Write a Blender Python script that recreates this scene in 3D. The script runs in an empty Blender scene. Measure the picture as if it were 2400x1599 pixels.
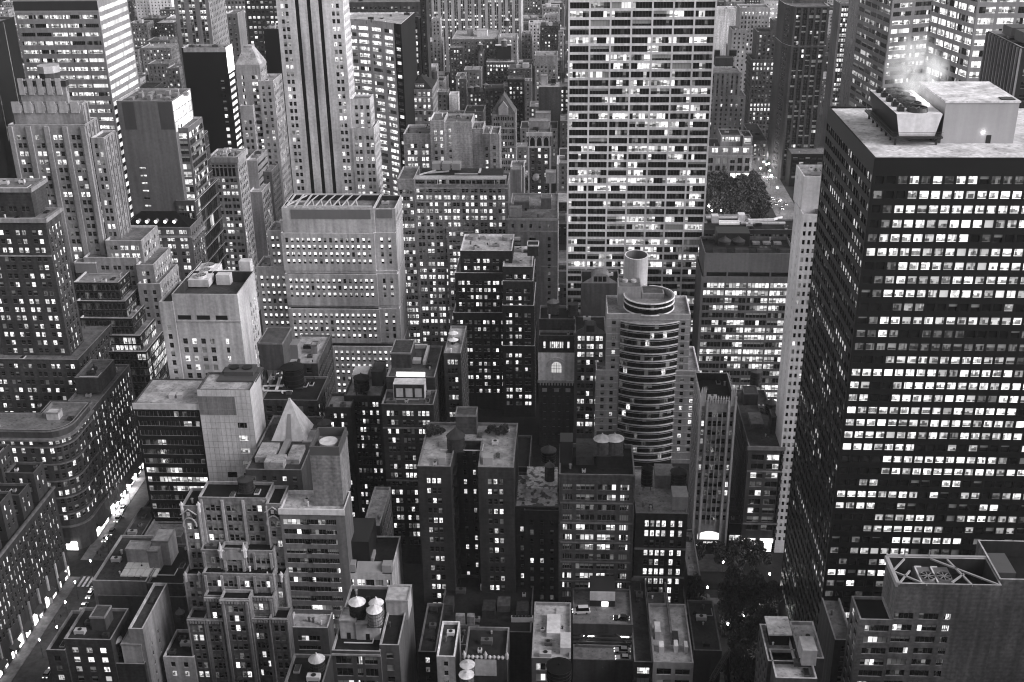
import bpy, math, random
from mathutils import Vector, Matrix
from mathutils.bvhtree import BVHTree

RND = random.Random(11)
SC = bpy.context.scene
COL = SC.collection
rad = math.radians

# ---------------------------------------------------------------- camera
# world: x to the right of the avenue direction, y down the avenue (away), z up; metres
CAM_H = 260.0
FPX, CX, CY = 2686.1, 1200.0, 799.5
RX = (0.99862455, 0.00928631, -0.051602)
RY = (0.05088849, -0.40863456, 0.91127831)
RZ = (-0.01262395, -0.91265084, -0.40854507)
cam_d = bpy.data.cameras.new('camera')
cam_d.sensor_width = 36.0
cam_d.lens = 36.0 * FPX / 2400.0
cam_d.clip_start = 1.0
cam_d.clip_end = 9000.0
cam = bpy.data.objects.new('camera', cam_d)
COL.objects.link(cam)
cam.matrix_world = Matrix(((RX[0], -RX[1], -RX[2], 0), (RY[0], -RY[1], -RY[2], 0), (RZ[0], -RZ[1], -RZ[2], CAM_H), (0, 0, 0, 1)))
SC.camera = cam

# ---------------------------------------------------------------- dusk light
EXPOSURE = 1.95
SKY_STRENGTH = 0.115
SUN_EL, SUN_ROT = rad(8.0), rad(90.0)
LIT_GAIN = 0.41
HAZE_DENSITY = 0.00006
world = bpy.data.worlds.new('World')
SC.world = world
world.use_nodes = True
wn, wl = world.node_tree.nodes, world.node_tree.links
wn.clear()
w_out = wn.new('ShaderNodeOutputWorld'); w_bg = wn.new('ShaderNodeBackground')
w_sky = wn.new('ShaderNodeTexSky'); w_bw = wn.new('ShaderNodeRGBToBW')
w_sky.sky_type = 'NISHITA'; w_sky.sun_disc = False
w_sky.sun_elevation = SUN_EL; w_sky.sun_rotation = SUN_ROT; w_sky.altitude = 100.0
w_bg.inputs['Strength'].default_value = SKY_STRENGTH
wl.new(w_sky.outputs[0], w_bw.inputs[0]); wl.new(w_bw.outputs[0], w_bg.inputs[0]); wl.new(w_bg.outputs[0], w_out.inputs[0])
sun_d = bpy.data.lights.new('sun', 'SUN')
sun_d.energy = 1.2; sun_d.angle = rad(40.0); sun_d.color = (1.0, 0.985, 0.99)
sun = bpy.data.objects.new('sun', sun_d); COL.objects.link(sun)
sun.rotation_euler = Vector((-math.cos(SUN_EL + .35), 0.25, -math.sin(SUN_EL + .35))).to_track_quat('-Z', 'Y').to_euler()
SC.view_settings.view_transform = 'Standard'; SC.view_settings.look = 'None'
SC.view_settings.exposure = EXPOSURE; SC.view_settings.gamma = 1.0
SC.cycles.filter_width = 1.15
SC.cycles.max_bounces = 5; SC.cycles.diffuse_bounces = 3; SC.cycles.glossy_bounces = 2
SC.cycles.transmission_bounces = 2; SC.cycles.volume_bounces = 1; SC.cycles.transparent_max_bounces = 8
SC.cycles.sample_clamp_indirect = 3.0; SC.cycles.caustics_reflective = False; SC.cycles.caustics_refractive = False

# ---------------------------------------------------------------- projection of photo pixels to places
def ray(px, py):
    q = (px - CX, py - CY, FPX)
    return (sum(a * b for a, b in zip(RX, q)), sum(a * b for a, b in zip(RY, q)), sum(a * b for a, b in zip(RZ, q)))
def at(px, py, Y):                       # the place at street distance Y seen at a photo pixel
    r = ray(px, py); k = Y / r[1]
    return r[0] * k, CAM_H + r[2] * k
def gp(px, py, z=0.0):                   # the place at height z seen at a photo pixel
    r = ray(px, py); k = (z - CAM_H) / r[2]
    return r[0] * k, r[1] * k
def proj(x, y, z):
    z -= CAM_H
    a = RX[0] * x + RY[0] * y + RZ[0] * z; b = RX[1] * x + RY[1] * y + RZ[1] * z; c = RX[2] * x + RY[2] * y + RZ[2] * z
    if c <= 1: return None
    return a / c * FPX + CX, b / c * FPX + CY, c

# ---------------------------------------------------------------- materials
def nodes_of(name):
    m = bpy.data.materials.new(name); m.use_nodes = True
    n, l = m.node_tree.nodes, m.node_tree.links
    return m, n, l, n['Principled BSDF']
def ramp(n, l, src, a, b, lo, hi):
    r = n.new('ShaderNodeMapRange'); r.inputs['From Min'].default_value = a; r.inputs['From Max'].default_value = b
    r.inputs['To Min'].default_value = lo; r.inputs['To Max'].default_value = hi
    l.new(src, r.inputs['Value']); return r.outputs[0]
def mul(n, l, a, b, op='MULTIPLY'):
    m = n.new('ShaderNodeMath'); m.operation = op
    for i, s in enumerate((a, b)):
        if isinstance(s, (int, float)): m.inputs[i].default_value = s
        else: l.new(s, m.inputs[i])
    return m.outputs[0]
def noise(n, l, scale, detail=3, stretch=None, off=0.0):
    g = n.new('ShaderNodeNewGeometry')
    v = g.outputs['Position']
    mp = n.new('ShaderNodeMapping'); mp.inputs['Location'].default_value = (off, off * .7, off * .3)
    if stretch: mp.inputs['Scale'].default_value = stretch
    l.new(v, mp.inputs[0])
    t = n.new('ShaderNodeTexNoise'); t.inputs['Scale'].default_value = scale; t.inputs['Detail'].default_value = detail
    l.new(mp.outputs[0], t.inputs['Vector']); return t.outputs['Fac']
MATS = {}
def patch_(n, l, g): return noise(n, l, .5, 6, None, g * 97)
TINT = (1.0, 0.975, 1.015)
def wall_mat(g, kind='stone'):
    g = .6 * (g / .6) ** 1.4 if g < .6 else g
    key = (kind, round(g, 3))
    if key in MATS: return MATS[key]
    m, n, l, b = nodes_of('%s_%03d' % (kind, int(g * 1000)))
    big = noise(n, l, .045, 3, None, g * 100); streak = noise(n, l, 1.0, 2, (.55, .55, .035), g * 37); fine = noise(n, l, .9, 4)
    if kind == 'roof':
        patch = noise(n, l, .22, 5, None, g * 211); spot = noise(n, l, .7, 2, None, 9 + g * 50)
        v = mul(n, l, ramp(n, l, patch, .36, .66, .68, 1.2), ramp(n, l, spot, .28, .4, .5, 1.0))
        v = mul(n, l, v, ramp(n, l, fine, .3, .7, .75, 1.2))
    elif kind == 'flake':
        v = mul(n, l, ramp(n, l, patch_(n, l, g), .44, .52, .3, 1.25), ramp(n, l, fine, .3, .7, .7, 1.2))
    else:
        k = {'stone': (.8, 1.2, .74, 1.2, .86, 1.14), 'brick': (.75, 1.25, .7, 1.25, .7, 1.3), 'metal': (.95, 1.05, .93, 1.06, .97, 1.03), 'panel': (.86, 1.14, .84, 1.13, .9, 1.1), 'glass': (.9, 1.1, .9, 1.1, .95, 1.05)}[kind]
        v = mul(n, l, ramp(n, l, big, .35, .65, k[0], k[1]), ramp(n, l, streak, .3, .7, k[2], k[3]))
        v = mul(n, l, v, ramp(n, l, fine, .3, .7, k[4], k[5]))
        if kind == 'brick':
            gm = n.new('ShaderNodeNewGeometry'); sx = n.new('ShaderNodeSeparateXYZ'); l.new(gm.outputs['Position'], sx.inputs[0])
            wv = mul(n, l, mul(n, l, sx.outputs['Z'], 5.2), 0, 'ADD'); s = mul(n, l, wv, 0, 'SINE')
            v = mul(n, l, v, ramp(n, l, s, -1, 1, .93, 1.05))
    v = mul(n, l, v, g)
    cmb = n.new('ShaderNodeCombineColor')
    for i in range(3): l.new(mul(n, l, v, TINT[i]), cmb.inputs[i])
    l.new(cmb.outputs[0], b.inputs['Base Color'])
    b.inputs['Roughness'].default_value = {'metal': .5, 'glass': .15}.get(kind, .88)
    b.inputs['Specular IOR Level'].default_value = {'metal': .3, 'glass': .4}.get(kind, .15)
    MATS[key] = m
    return m
def flat_mat(name, g, rough=.7, metal=0.0, emit=0.0):
    key = ('flat', name)
    if key in MATS: return MATS[key]
    m, n, l, b = nodes_of(name)
    f = noise(n, l, .8, 3); v = mul(n, l, ramp(n, l, f, .3, .7, .85, 1.15), g)
    cmb = n.new('ShaderNodeCombineColor')
    for i in range(3): l.new(mul(n, l, v, TINT[i]), cmb.inputs[i])
    l.new(cmb.outputs[0], b.inputs['Base Color'])
    b.inputs['Roughness'].default_value = rough; b.inputs['Metallic'].default_value = metal
    if emit:
        b.inputs['Emission Color'].default_value = (1, .985, .97, 1); b.inputs['Emission Strength'].default_value = emit
    MATS[key] = m
    return m
def window_mat():
    m, n, l, b = nodes_of('window_glass')
    at_ = n.new('ShaderNodeAttribute'); at_.attribute_name = 'pane'; at_.attribute_type = 'GEOMETRY'
    s = n.new('ShaderNodeSeparateColor'); l.new(at_.outputs['Color'], s.inputs[0])
    L, S, B = s.outputs
    uv = n.new('ShaderNodeUVMap'); uv.uv_map = 'uv'
    x = n.new('ShaderNodeSeparateXYZ'); l.new(uv.outputs[0], x.inputs[0])
    u, v = x.outputs[0], x.outputs[1]
    # what stands in the lit room: desks and cabinets against the sill, a partition, a brighter ceiling strip
    def wnoise(k, off):
        f = mul(n, l, mul(n, l, u, k), mul(n, l, S, 97.0 + off), 'ADD'); f = mul(n, l, f, 0.0, 'FLOOR')
        w = n.new('ShaderNodeTexWhiteNoise'); w.noise_dimensions = '2D'; cv = n.new('ShaderNodeCombineXYZ'); l.new(f, cv.inputs[0]); l.new(mul(n, l, S, 31.0 + off), cv.inputs[1]); l.new(cv.outputs[0], w.inputs['Vector']); return w.outputs['Value']
    desk = mul(n, l, v, ramp(n, l, wnoise(3.3, 2.0), .15, 1.0, .02, .78), 'LESS_THAN')
    part = mul(n, l, wnoise(5.7, 5.0), .76, 'GREATER_THAN')
    hi = mul(n, l, v, ramp(n, l, wnoise(2.1, 9.0), 0.0, 1.0, .55, 1.0), 'GREATER_THAN')
    pat = mul(n, l, ramp(n, l, wnoise(.01, 13.0), 0, 1, .7, 1.2), mul(n, l, 1.0, mul(n, l, desk, .86), 'SUBTRACT'))
    pat = mul(n, l, pat, mul(n, l, 1.0, mul(n, l, part, .6), 'SUBTRACT'))
    pat = mul(n, l, pat, ramp(n, l, hi, 0, 1, 1.0, .62))
    pat = mul(n, l, pat, ramp(n, l, v, .08, .11, .6, 0.0), 'ADD')
    blind = mul(n, l, v, mul(n, l, 1.0, B, 'SUBTRACT'), 'GREATER_THAN')
    inv = mul(n, l, 1.0, blind, 'SUBTRACT')
    e = mul(n, l, mul(n, l, pat, inv), mul(n, l, blind, .62), 'ADD')
    e = mul(n, l, mul(n, l, e, L), LIT_GAIN)
    l.new(e, b.inputs['Emission Strength']); b.inputs['Emission Color'].default_value = (1, .985, .99, 1)
    base = mul(n, l, mul(n, l, blind, .26), .012, 'ADD')
    c = n.new('ShaderNodeCombineColor')
    for i in range(3): l.new(base, c.inputs[i])
    l.new(c.outputs[0], b.inputs['Base Color'])
    b.inputs['Roughness'].default_value = .08
    try: m.cycles.emission_sampling = 'NONE'
    except Exception: pass
    return m
M_WIN = window_mat()
M_FRAME = flat_mat('window_frame', .10, .6)
M_FRAME_PALE = flat_mat('window_frame_pale', .34, .6)

# ---------------------------------------------------------------- mesh builder
OCC_V, OCC_F = [], []
class MB:
    def __init__(s): s.v = []; s.f = []; s.m = []; s.n = {}
    def quad(s, a, b, c, d, mi=0):
        k = len(s.v); s.v += (a, b, c, d); s.f.append((k, k + 1, k + 2, k + 3)); s.m.append(mi)
    def poly(s, pts, mi=0):
        k = len(s.v); s.v += pts; s.f.append(tuple(range(k, k + len(pts)))); s.m.append(mi)
    def box(s, x0, x1, y0, y1, z0, z1, mi=0, bottom=False):
        p = [(x0, y0), (x1, y0), (x1, y1), (x0, y1)]; s.prism(p, z0, z1, mi, bottom)
    def prism(s, p, z0, z1, mi=0, bottom=False, top=True):
        n = len(p)
        for i in range(n):
            a, b = p[i], p[(i + 1) % n]
            s.quad((*a, z0), (*b, z0), (*b, z1), (*a, z1), mi)
        if top: s.poly([(*q, z1) for q in p], mi)
        if bottom: s.poly([(*q, z0) for q in reversed(p)], mi)
    def cyl(s, cx, cy, z0, z1, r0, r1, n=16, mi=0, cap=True, bottom=False, ey=1.0):
        k = len(s.v)
        for r, z in ((r0, z0), (r1, z1)):
            for i in range(n):
                t = 2 * math.pi * i / n; s.v.append((cx + r * math.cos(t), cy + r * ey * math.sin(t), z))
        for i in range(n):
            j = (i + 1) % n; s.f.append((k + i, k + j, k + n + j, k + n + i)); s.m.append(mi)
        if cap and r1 > 1e-4: s.f.append(tuple(k + n + i for i in range(n))); s.m.append(mi)
        if bottom: s.f.append(tuple(k + n - 1 - i for i in range(n))); s.m.append(mi)
    def bar(s, a, b, r=.15, mi=0):
        a, b = Vector(a), Vector(b); d = (b - a).normalized()
        u = d.cross(Vector((0, 0, 1))); u = u.normalized() if u.length > .01 else Vector((1, 0, 0)); w = d.cross(u)
        c = [(u + w) * r, (u - w) * r, (-u - w) * r, (-u + w) * r]
        A = [tuple(a + q) for q in c]; B = [tuple(b + q) for q in c]
        for i in range(4):
            j = (i + 1) % 4; s.quad(A[j], A[i], B[i], B[j], mi)
        s.quad(A[0], A[1], A[2], A[3], mi); s.quad(B[3], B[2], B[1], B[0], mi)
    def build(s, name, mats, parent=None, occ=False, smooth=False, loc=None):
        me = bpy.data.meshes.new(name); me.from_pydata(s.v, [], s.f)
        for m in (mats if isinstance(mats, (list, tuple)) else [mats]): me.materials.append(m)
        if any(s.m): me.polygons.foreach_set('material_index', s.m)
        if smooth: me.polygons.foreach_set('use_smooth', [True] * len(s.f))
        if occ:
            k = len(OCC_V); OCC_V.extend(s.v); OCC_F.extend([tuple(i + k for i in f) for f in s.f])
        o = bpy.data.objects.new(name, me); COL.objects.link(o)
        if parent: o.parent = parent
        if loc: o.location = loc
        return o
def tag(o, label=None, cat=None, group=None, kind=None):
    if label: o['label'] = label
    if cat: o['category'] = cat
    if group: o['group'] = group
    if kind: o['kind'] = kind
    return o
def empty(name, loc=(0, 0, 0), label=None, cat=None, group=None):
    o = bpy.data.objects.new(name, None); COL.objects.link(o); o.location = loc; o.empty_display_size = 1.0
    return tag(o, label, cat, group)
def inset(p, t):
    n = len(p); out = []
    for i in range(n):
        a, b, c = Vector(p[i - 1]), Vector(p[i]), Vector(p[(i + 1) % n])
        d1 = (b - a).normalized(); d2 = (c - b).normalized()
        n1 = Vector((-d1.y, d1.x)); n2 = Vector((-d2.y, d2.x)); k = 1 + n1.dot(n2)
        q = b + (n1 + n2) * (t / max(k, .3)); out.append((q.x, q.y))
    return out

# ---------------------------------------------------------------- facades
def S(**k):
    d = dict(fh=3.7, bay=3.6, grp=1, w=1.5, g=.3, h=2.0, head=.7, top=2.0, bot=5.0, m=.9, lit=.3, pn=(1, 2), rec=.28, lv=1.0, blind=.35, frame=0, run=0.0)
    d.update(k); return d
class Building:
    def __init__(s, name, label, cat='building', wall=.3, kind='stone', trim=None, span=None, roof=.22, cop=None, seed=None, group=None):
        s.name = name; s.root = None; s.label = label; s.cat = cat; s.group = group
        s.wm = wall_mat(wall, kind); s.tm = wall_mat(trim if trim is not None else min(.75, wall * 1.35 + .03), 'stone')
        s.sm = wall_mat(span if span is not None else wall * .6, kind)
        s.roofm = wall_mat(roof, 'roof'); s.cm = wall_mat(cop if cop is not None else min(.7, wall * 1.3 + .12), 'stone')
        s.wall = MB(); s.tops = []; s.foot = []; s.win = []; s.extra = []; s.rnd = random.Random(seed if seed is not None else label); s.solid = []
    def facade(s, o, e, z0, z1, sp):
        mb = s.wall; W = math.hypot(e[0] - o[0], e[1] - o[1])
        if W < .05: return
        ux, uy = (e[0] - o[0]) / W, (e[1] - o[1]) / W; nx, ny = uy, -ux
        P = lambda u, z, d=0.0: (o[0] + ux * u + nx * d, o[1] + uy * u + ny * d, z)
        wmi = sp.get('wm', 0) if sp else 0
        q = lambda a, b, za, zb, mi=None, d=0.0: mb.quad(P(a, za, d), P(b, za, d), P(b, zb, d), P(a, zb, d), wmi if mi is None else mi)
        if sp is None or z1 - z0 < 3:
            q(0, W, z0, z1); return
        def pbox(a, b, za, zb, d, mi):
            if b <= a or zb <= za: return
            q(a, b, za, zb, mi, d)
            mb.quad(P(a, zb, d), P(b, zb, d), P(b, zb, 0), P(a, zb, 0), mi)
            mb.quad(P(a, za, 0), P(b, za, 0), P(b, za, d), P(a, za, d), mi)
            mb.quad(P(b, za, d), P(b, za, 0), P(b, zb, 0), P(b, zb, d), mi)
            mb.quad(P(a, za, 0), P(a, za, d), P(a, zb, d), P(a, zb, 0), mi)
        # columns
        cols = []; edges = []
        if 'cols' in sp:
            for c in sp['cols']: cols.append((c[0] * W - c[1] / 2, c[0] * W + c[1] / 2))
        else:
            n = max(1, round((W - 2 * sp['m']) / sp['bay'])); bw = (W - 2 * sp['m']) / n
            w = min(sp['w'], (bw - .15 - (sp['grp'] - 1) * sp['g']) / sp['grp'])
            gw = sp['grp'] * w + (sp['grp'] - 1) * sp['g']
            for i in range(n):
                edges.append(sp['m'] + i * bw)
                x = sp['m'] + i * bw + (bw - gw) / 2
                for k in range(sp['grp']): cols.append((x + k * (w + sp['g']), x + k * (w + sp['g']) + w))
            edges.append(W - sp['m'])
        slots = [(c[0] * W - c[1] / 2, c[0] * W + c[1] / 2) for c in sp.get('slots', [])]
        rows = []; zt = z1 - sp['top']; fh = sp['fh']
        while zt - fh >= z0 + sp['bot'] - .01 and len(rows) < sp.get('maxrows', 99):
            rows.append((zt - sp['head'] - sp['h'], zt - sp['head'])); zt -= fh
        rec = sp['rec']
        zs0, zs1 = z0 + sp.get('sbot', sp['bot'] * .5), z1 - sp.get('stop', sp['top'] * .6)
        slotcols = sp.get('slotcols')          # window columns run as sunk strips between piers
        if slotcols: slots = cols; cols = []
        # panels between slots
        xs = [0.0]
        for a, b in slots: xs += [a, b]
        xs.append(W)
        for i in range(0, len(xs), 2):
            a, b = xs[i], xs[i + 1]
            if b - a < .01: continue
            cc = [c for c in cols if c[0] >= a - .01 and c[1] <= b + .01]
            if not cc or not rows: q(a, b, z0, z1); continue
            zc = z1
            for (r0, r1) in rows:
                q(a, b, r1, zc); x = a
                for (c0, c1) in cc:
                    if c0 - x > .005: q(x, c0, r0, r1)
                    mb.quad(P(c0, r0, 0), P(c0, r0, -rec), P(c0, r1, -rec), P(c0, r1, 0))
                    mb.quad(P(c1, r0, -rec), P(c1, r0, 0), P(c1, r1, 0), P(c1, r1, -rec))
                    mb.quad(P(c0, r0, 0), P(c1, r0, 0), P(c1, r0, -rec), P(c0, r0, -rec), 1)
                    mb.quad(P(c0, r1, -rec), P(c1, r1, -rec), P(c1, r1, 0), P(c0, r1, 0))
                    x = c1
                if b - x > .005: q(x, b, r0, r1)
                zc = r0
            q(a, b, z0, zc)
        for (a, b) in slots:
            if zs0 > z0: q(a, b, z0, zs0)
            if z1 > zs1: q(a, b, zs1, z1)
            q(a, b, zs0, zs1, 2, -rec)
            mb.quad(P(a, zs0, 0), P(a, zs0, -rec), P(a, zs1, -rec), P(a, zs1, 0)); mb.quad(P(b, zs0, -rec), P(b, zs0, 0), P(b, zs1, 0), P(b, zs1, -rec))
            mb.quad(P(a, zs0, 0), P(b, zs0, 0), P(b, zs0, -rec), P(a, zs0, -rec)); mb.quad(P(a, zs1, -rec), P(b, zs1, -rec), P(b, zs1, 0), P(a, zs1, 0))
        # trim
        for k in sp.get('bands', ()):
            zz = z1 - sp['top'] - k * fh
            if zz > z0 + 1: pbox(0, W, zz - sp.get('bandh', .55), zz, sp.get('bandd', .35), sp.get('bandm', 1))
        if 'corn' in sp: pbox(-sp['corn'][1] * .98, W + sp['corn'][1] * .98, z1 - sp['corn'][0], z1 + .02, sp['corn'][1], 1)
        if 'pier' in sp:
            pw, pd = sp['pier']
            for x in (edges or [0, W]): pbox(max(0, x - pw / 2), min(W, x + pw / 2), z0, z1 - sp.get('ptop', .8), pd, sp.get('pierm', 0))
        if 'fins' in sp:                       # thin light mullions in front of the glass
            fw, fd, fb = sp['fins']; k = max(1, round(W / fb))
            for i in range(k + 1): pbox(max(0, i * W / k - fw / 2), min(W, i * W / k + fw / 2), z0, z1 - .3, fd, 1)
        # windows
        R = s.rnd; wc = slots if slotcols else cols; lm = sp.get('map'); pnx, pny = sp['pn']
        dd = -rec + (.06 if slotcols else 0.0)
        for ri, (r0, r1) in enumerate(rows):
            rl = sp['lit'] * (1 + sp.get('rv', 1.0) * (R.choice((.15, .6, 1, 1.1, 1.5, 1.9)) - 1)); prev = False
            if 'rowlit' in sp and ri in sp['rowlit']: rl = sp['rowlit'][ri]
            for ci, (c0, c1) in enumerate(wc):
                seed = R.random(); panes = []
                for k in range(pnx):
                    if lm and ri < len(lm) and ci < len(lm[ri]):
                        ch = lm[ri][ci]; L = {'#': R.choice((.45, .8, 1.0, 1.2, 1.5)), '+': R.uniform(.25, .5), '~': R.uniform(.06, .16), '.': 0.0}[ch]
                        if ch == '.' and R.random() < .06: L = .1
                    else:
                        p = rl
                        if sp['run'] and (ci or k): p = rl * (1 - sp['run']) + sp['run'] * (1.0 if prev else 0.0)
                        on = R.random() < p; prev = on
                        L = (R.uniform(.75, 1.5) if R.random() < .72 else R.uniform(.25, .6)) if on else (R.uniform(.03, .12) if R.random() < .12 else 0.0)
                    panes.append(L * sp['lv'])
                bl = sp['bfix'] if 'bfix' in sp else R.choice((.25, .4, .5, .5, .65, 1.0)) if R.random() < sp['blind'] else 0.0
                s.win.append((P(c0, r0, dd), (ux, uy), (nx, ny), c1 - c0, r1 - r0, pnx, pny, panes, seed, bl, sp['frame'], sp.get('mull', .07), sp.get('ld', 0)))
    def tier(s, pts, z0, z1, specs, par=1.0, roofm=None, pt=.45, cop=True):
        n = len(pts)
        for i in range(n):
            s.facade(pts[i], pts[(i + 1) % n], z0, z1, specs[i] if i < len(specs) else None)
        inn = inset(pts, pt); zr = z1 - par; s.par = MB(); s.roof = MB()
        for i in range(n):
            j = (i + 1) % n; a, b, c, d = pts[i], pts[j], inn[j], inn[i]
            s.par.quad((*a, z1), (*b, z1), (*c, z1), (*d, z1)); s.par.quad((*c, zr), (*d, zr), (*d, z1), (*c, z1), 1)
        s.roof.poly([(*p, zr) for p in inn], 0); s.tops.append(s.roof)
        s.foot.append((min(p[0] for p in inn), max(p[0] for p in inn), min(p[1] for p in inn), max(p[1] for p in inn), z0, z1, zr, par, inn))
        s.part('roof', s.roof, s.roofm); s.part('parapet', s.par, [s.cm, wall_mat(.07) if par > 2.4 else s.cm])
        return dict(z=zr, z0=z0, z1=z1, x0=min(p[0] for p in pts), x1=max(p[0] for p in pts), y0=min(p[1] for p in pts), y1=max(p[1] for p in pts))
    def block(s, Y, xl, xr, yt, dep, z0=0.0, n=None, w=None, e=None, par=1.0, x0=None, x1=None, z=None, back=None):
        a, za = at(xl, yt, Y); b, zb = at(xr, yt, Y); z1 = (za + zb) / 2 if z is None else z
        if x0 is not None: a = x0
        if x1 is not None: b = x1
        return s.tier([(a, Y), (b, Y), (b, Y + dep), (a, Y + dep)], z0, z1, [n, w, back, e], par)
    def part(s, name, mb, mats, smooth=False, occ=True, label=None):
        o = mb.build(name, mats, None, occ, smooth)
        if label: o['label'] = label
        s.extra.append(o); return o
    def bulk(s, t, xl, xr, yb, h, dep, g=None, kind='stone', door=False, name='bulkhead', lip=True):
        z = t if isinstance(t, (int, float)) else t['z']
        x, y = gp((xl + xr) / 2, yb, z); x0 = at(xl, yb, y)[0]; x1 = at(xr, yb, y)[0]
        m = MB(); m.box(x0, x1, y, y + dep, z - .05, z + h)
        if lip:
            for q in ((x0 - .15, x1 + .15, y - .15, y + .2), (x0 - .15, x1 + .15, y + dep - .2, y + dep + .15), (x0 - .15, x0 + .2, y + .2, y + dep - .2), (x1 - .2, x1 + .15, y + .2, y + dep - .2)):
                m.box(*q, z + h - .35, z + h + .3, 1)
        if door: m.box(x0 + (x1 - x0) * .4, x0 + (x1 - x0) * .4 + 1.1, y - .06, y, z, z + 2.1, 2, True)
        s.part(name, m, [wall_mat(g, kind) if g else s.wm, s.cm, wall_mat(.04, 'metal')])
        s.solid.append((x0, x1, y, y + dep)); return (x0, x1, y, y + dep, z + h)
    def clutter(s):
        if s.name in NO_CLUTTER: return
        R = random.Random(len(BUILDINGS) * 7 + 3)
        for (x0, x1, y0, y1, z0, z1, zr, par, inn) in s.foot:
            A = (x1 - x0) * (y1 - y0)
            if par < .45 or A < 45: continue
            c = (x0 + x1) / 2, (y0 + y1) / 2; pr = proj(c[0], c[1], zr)
            if not pr or not (-100 < pr[0] < 2500 and -60 < pr[1] < 1700): continue
            k = min(9, 2 + int(A / 60)) if pr[2] < 750 else 2
            ob = [f for f in s.foot if f[8] is not inn and f[5] > zr + .5 and f[4] <= zr + 1.5] + s.solid
            for _ in range(k):
                w, d, h = R.choice(((1.2, 1.2, 1.0), (2.2, 1.6, 1.3), (.7, .7, 1.6), (3.4, 1.8, 1.5), (.5, .5, .9), (1.6, 3.0, .5)))
                if x1 - x0 < w + 2 or y1 - y0 < d + 2: continue
                x, y = R.uniform(x0 + .6, x1 - w - .6), R.uniform(y0 + .6, y1 - d - .6)
                if any(x < f[1] + .3 and x + w > f[0] - .3 and y < f[3] + .3 and y + d > f[2] - .3 for f in ob): continue
                ob.append((x, x + w, y, y + d)); m = MB(); g = R.choice((.06, .15, .3, .45, .6))
                if w < 1: m.cyl(x + w / 2, y + d / 2, zr, zr + h, w / 2, w / 2, 10); m.cyl(x + w / 2, y + d / 2, zr + h, zr + h + .25, w * .75, w * .3, 10, 0, True, True); s.part('roof_vent', m, wall_mat(g, 'metal'), False, False)
                elif h < .8: m.box(x, x + w, y, y + d, zr, zr + h); m.box(x + .15, x + w - .15, y + .15, y + d - .15, zr + h, zr + h + .12, 1); s.part('roof_hatch', m, [wall_mat(g, 'metal'), wall_mat(.04, 'glass')], False, False)
                else:
                    m.box(x, x + w, y, y + d, zr + .25, zr + h, 0, True); m.box(x + .1, x + .4, y, y + d, zr, zr + .25); m.box(x + w - .4, x + w - .1, y, y + d, zr, zr + .25)
                    m.cyl(x + w / 2, y + d / 2, zr + h, zr + h + .15, min(w, d) * .36, min(w, d) * .36, 12, 1); s.part('air_unit', m, [wall_mat(g, 'metal'), wall_mat(.03, 'metal')], False, False)
            if A > 150 and pr[2] < 750:
                m = MB(); y = R.uniform(y0 + 2, y1 - 2); xa, xb = x0 + (x1 - x0) * R.uniform(.05, .3), x0 + (x1 - x0) * R.uniform(.6, .95)
                if not any(xa < f[1] and xb > f[0] and y < f[3] + .5 and y > f[2] - .5 for f in ob): m.bar((xa, y, zr + .35), (xb, y, zr + .35), .13); m.bar((xb, y, zr + .35), (xb, min(y1 - .5, y + 4), zr + .35), .13); s.part('roof_pipe', m, wall_mat(R.choice((.1, .4, .6)), 'metal'), False, False)
    def finish(s):
        s.clutter()
        zs = [v[2] for v in s.wall.v] or [0]; xs = [v[0] for v in s.wall.v]; ys = [v[1] for v in s.wall.v]
        s.root = empty(s.name, ((min(xs) + max(xs)) / 2, (min(ys) + max(ys)) / 2, min(zs)), s.label, s.cat, s.group)
        off = -s.root.location
        parts = list(s.extra)
        parts.append(s.wall.build('wall', [s.wm, s.tm, s.sm], None, True))
        for o in parts: adopt(o, s.root)
        BUILDINGS.append(s)
BUILDINGS = []
NO_CLUTTER = {'gridded_office_tower', 'art_deco_tower', 'black_office_tower', 'rounded_front_hotel', 'marble_panel_tower', 'rooftop_parking_garage', 'fan_roof_office', 'terrace_roof_hotel', 'pyramid_roof_house', 'infill_block', 'scalloped_crown_tower', 'white_plant_roof_building'}
def adopt(o, root):
    o.parent = root; o.location = o.location - root.location

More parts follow.
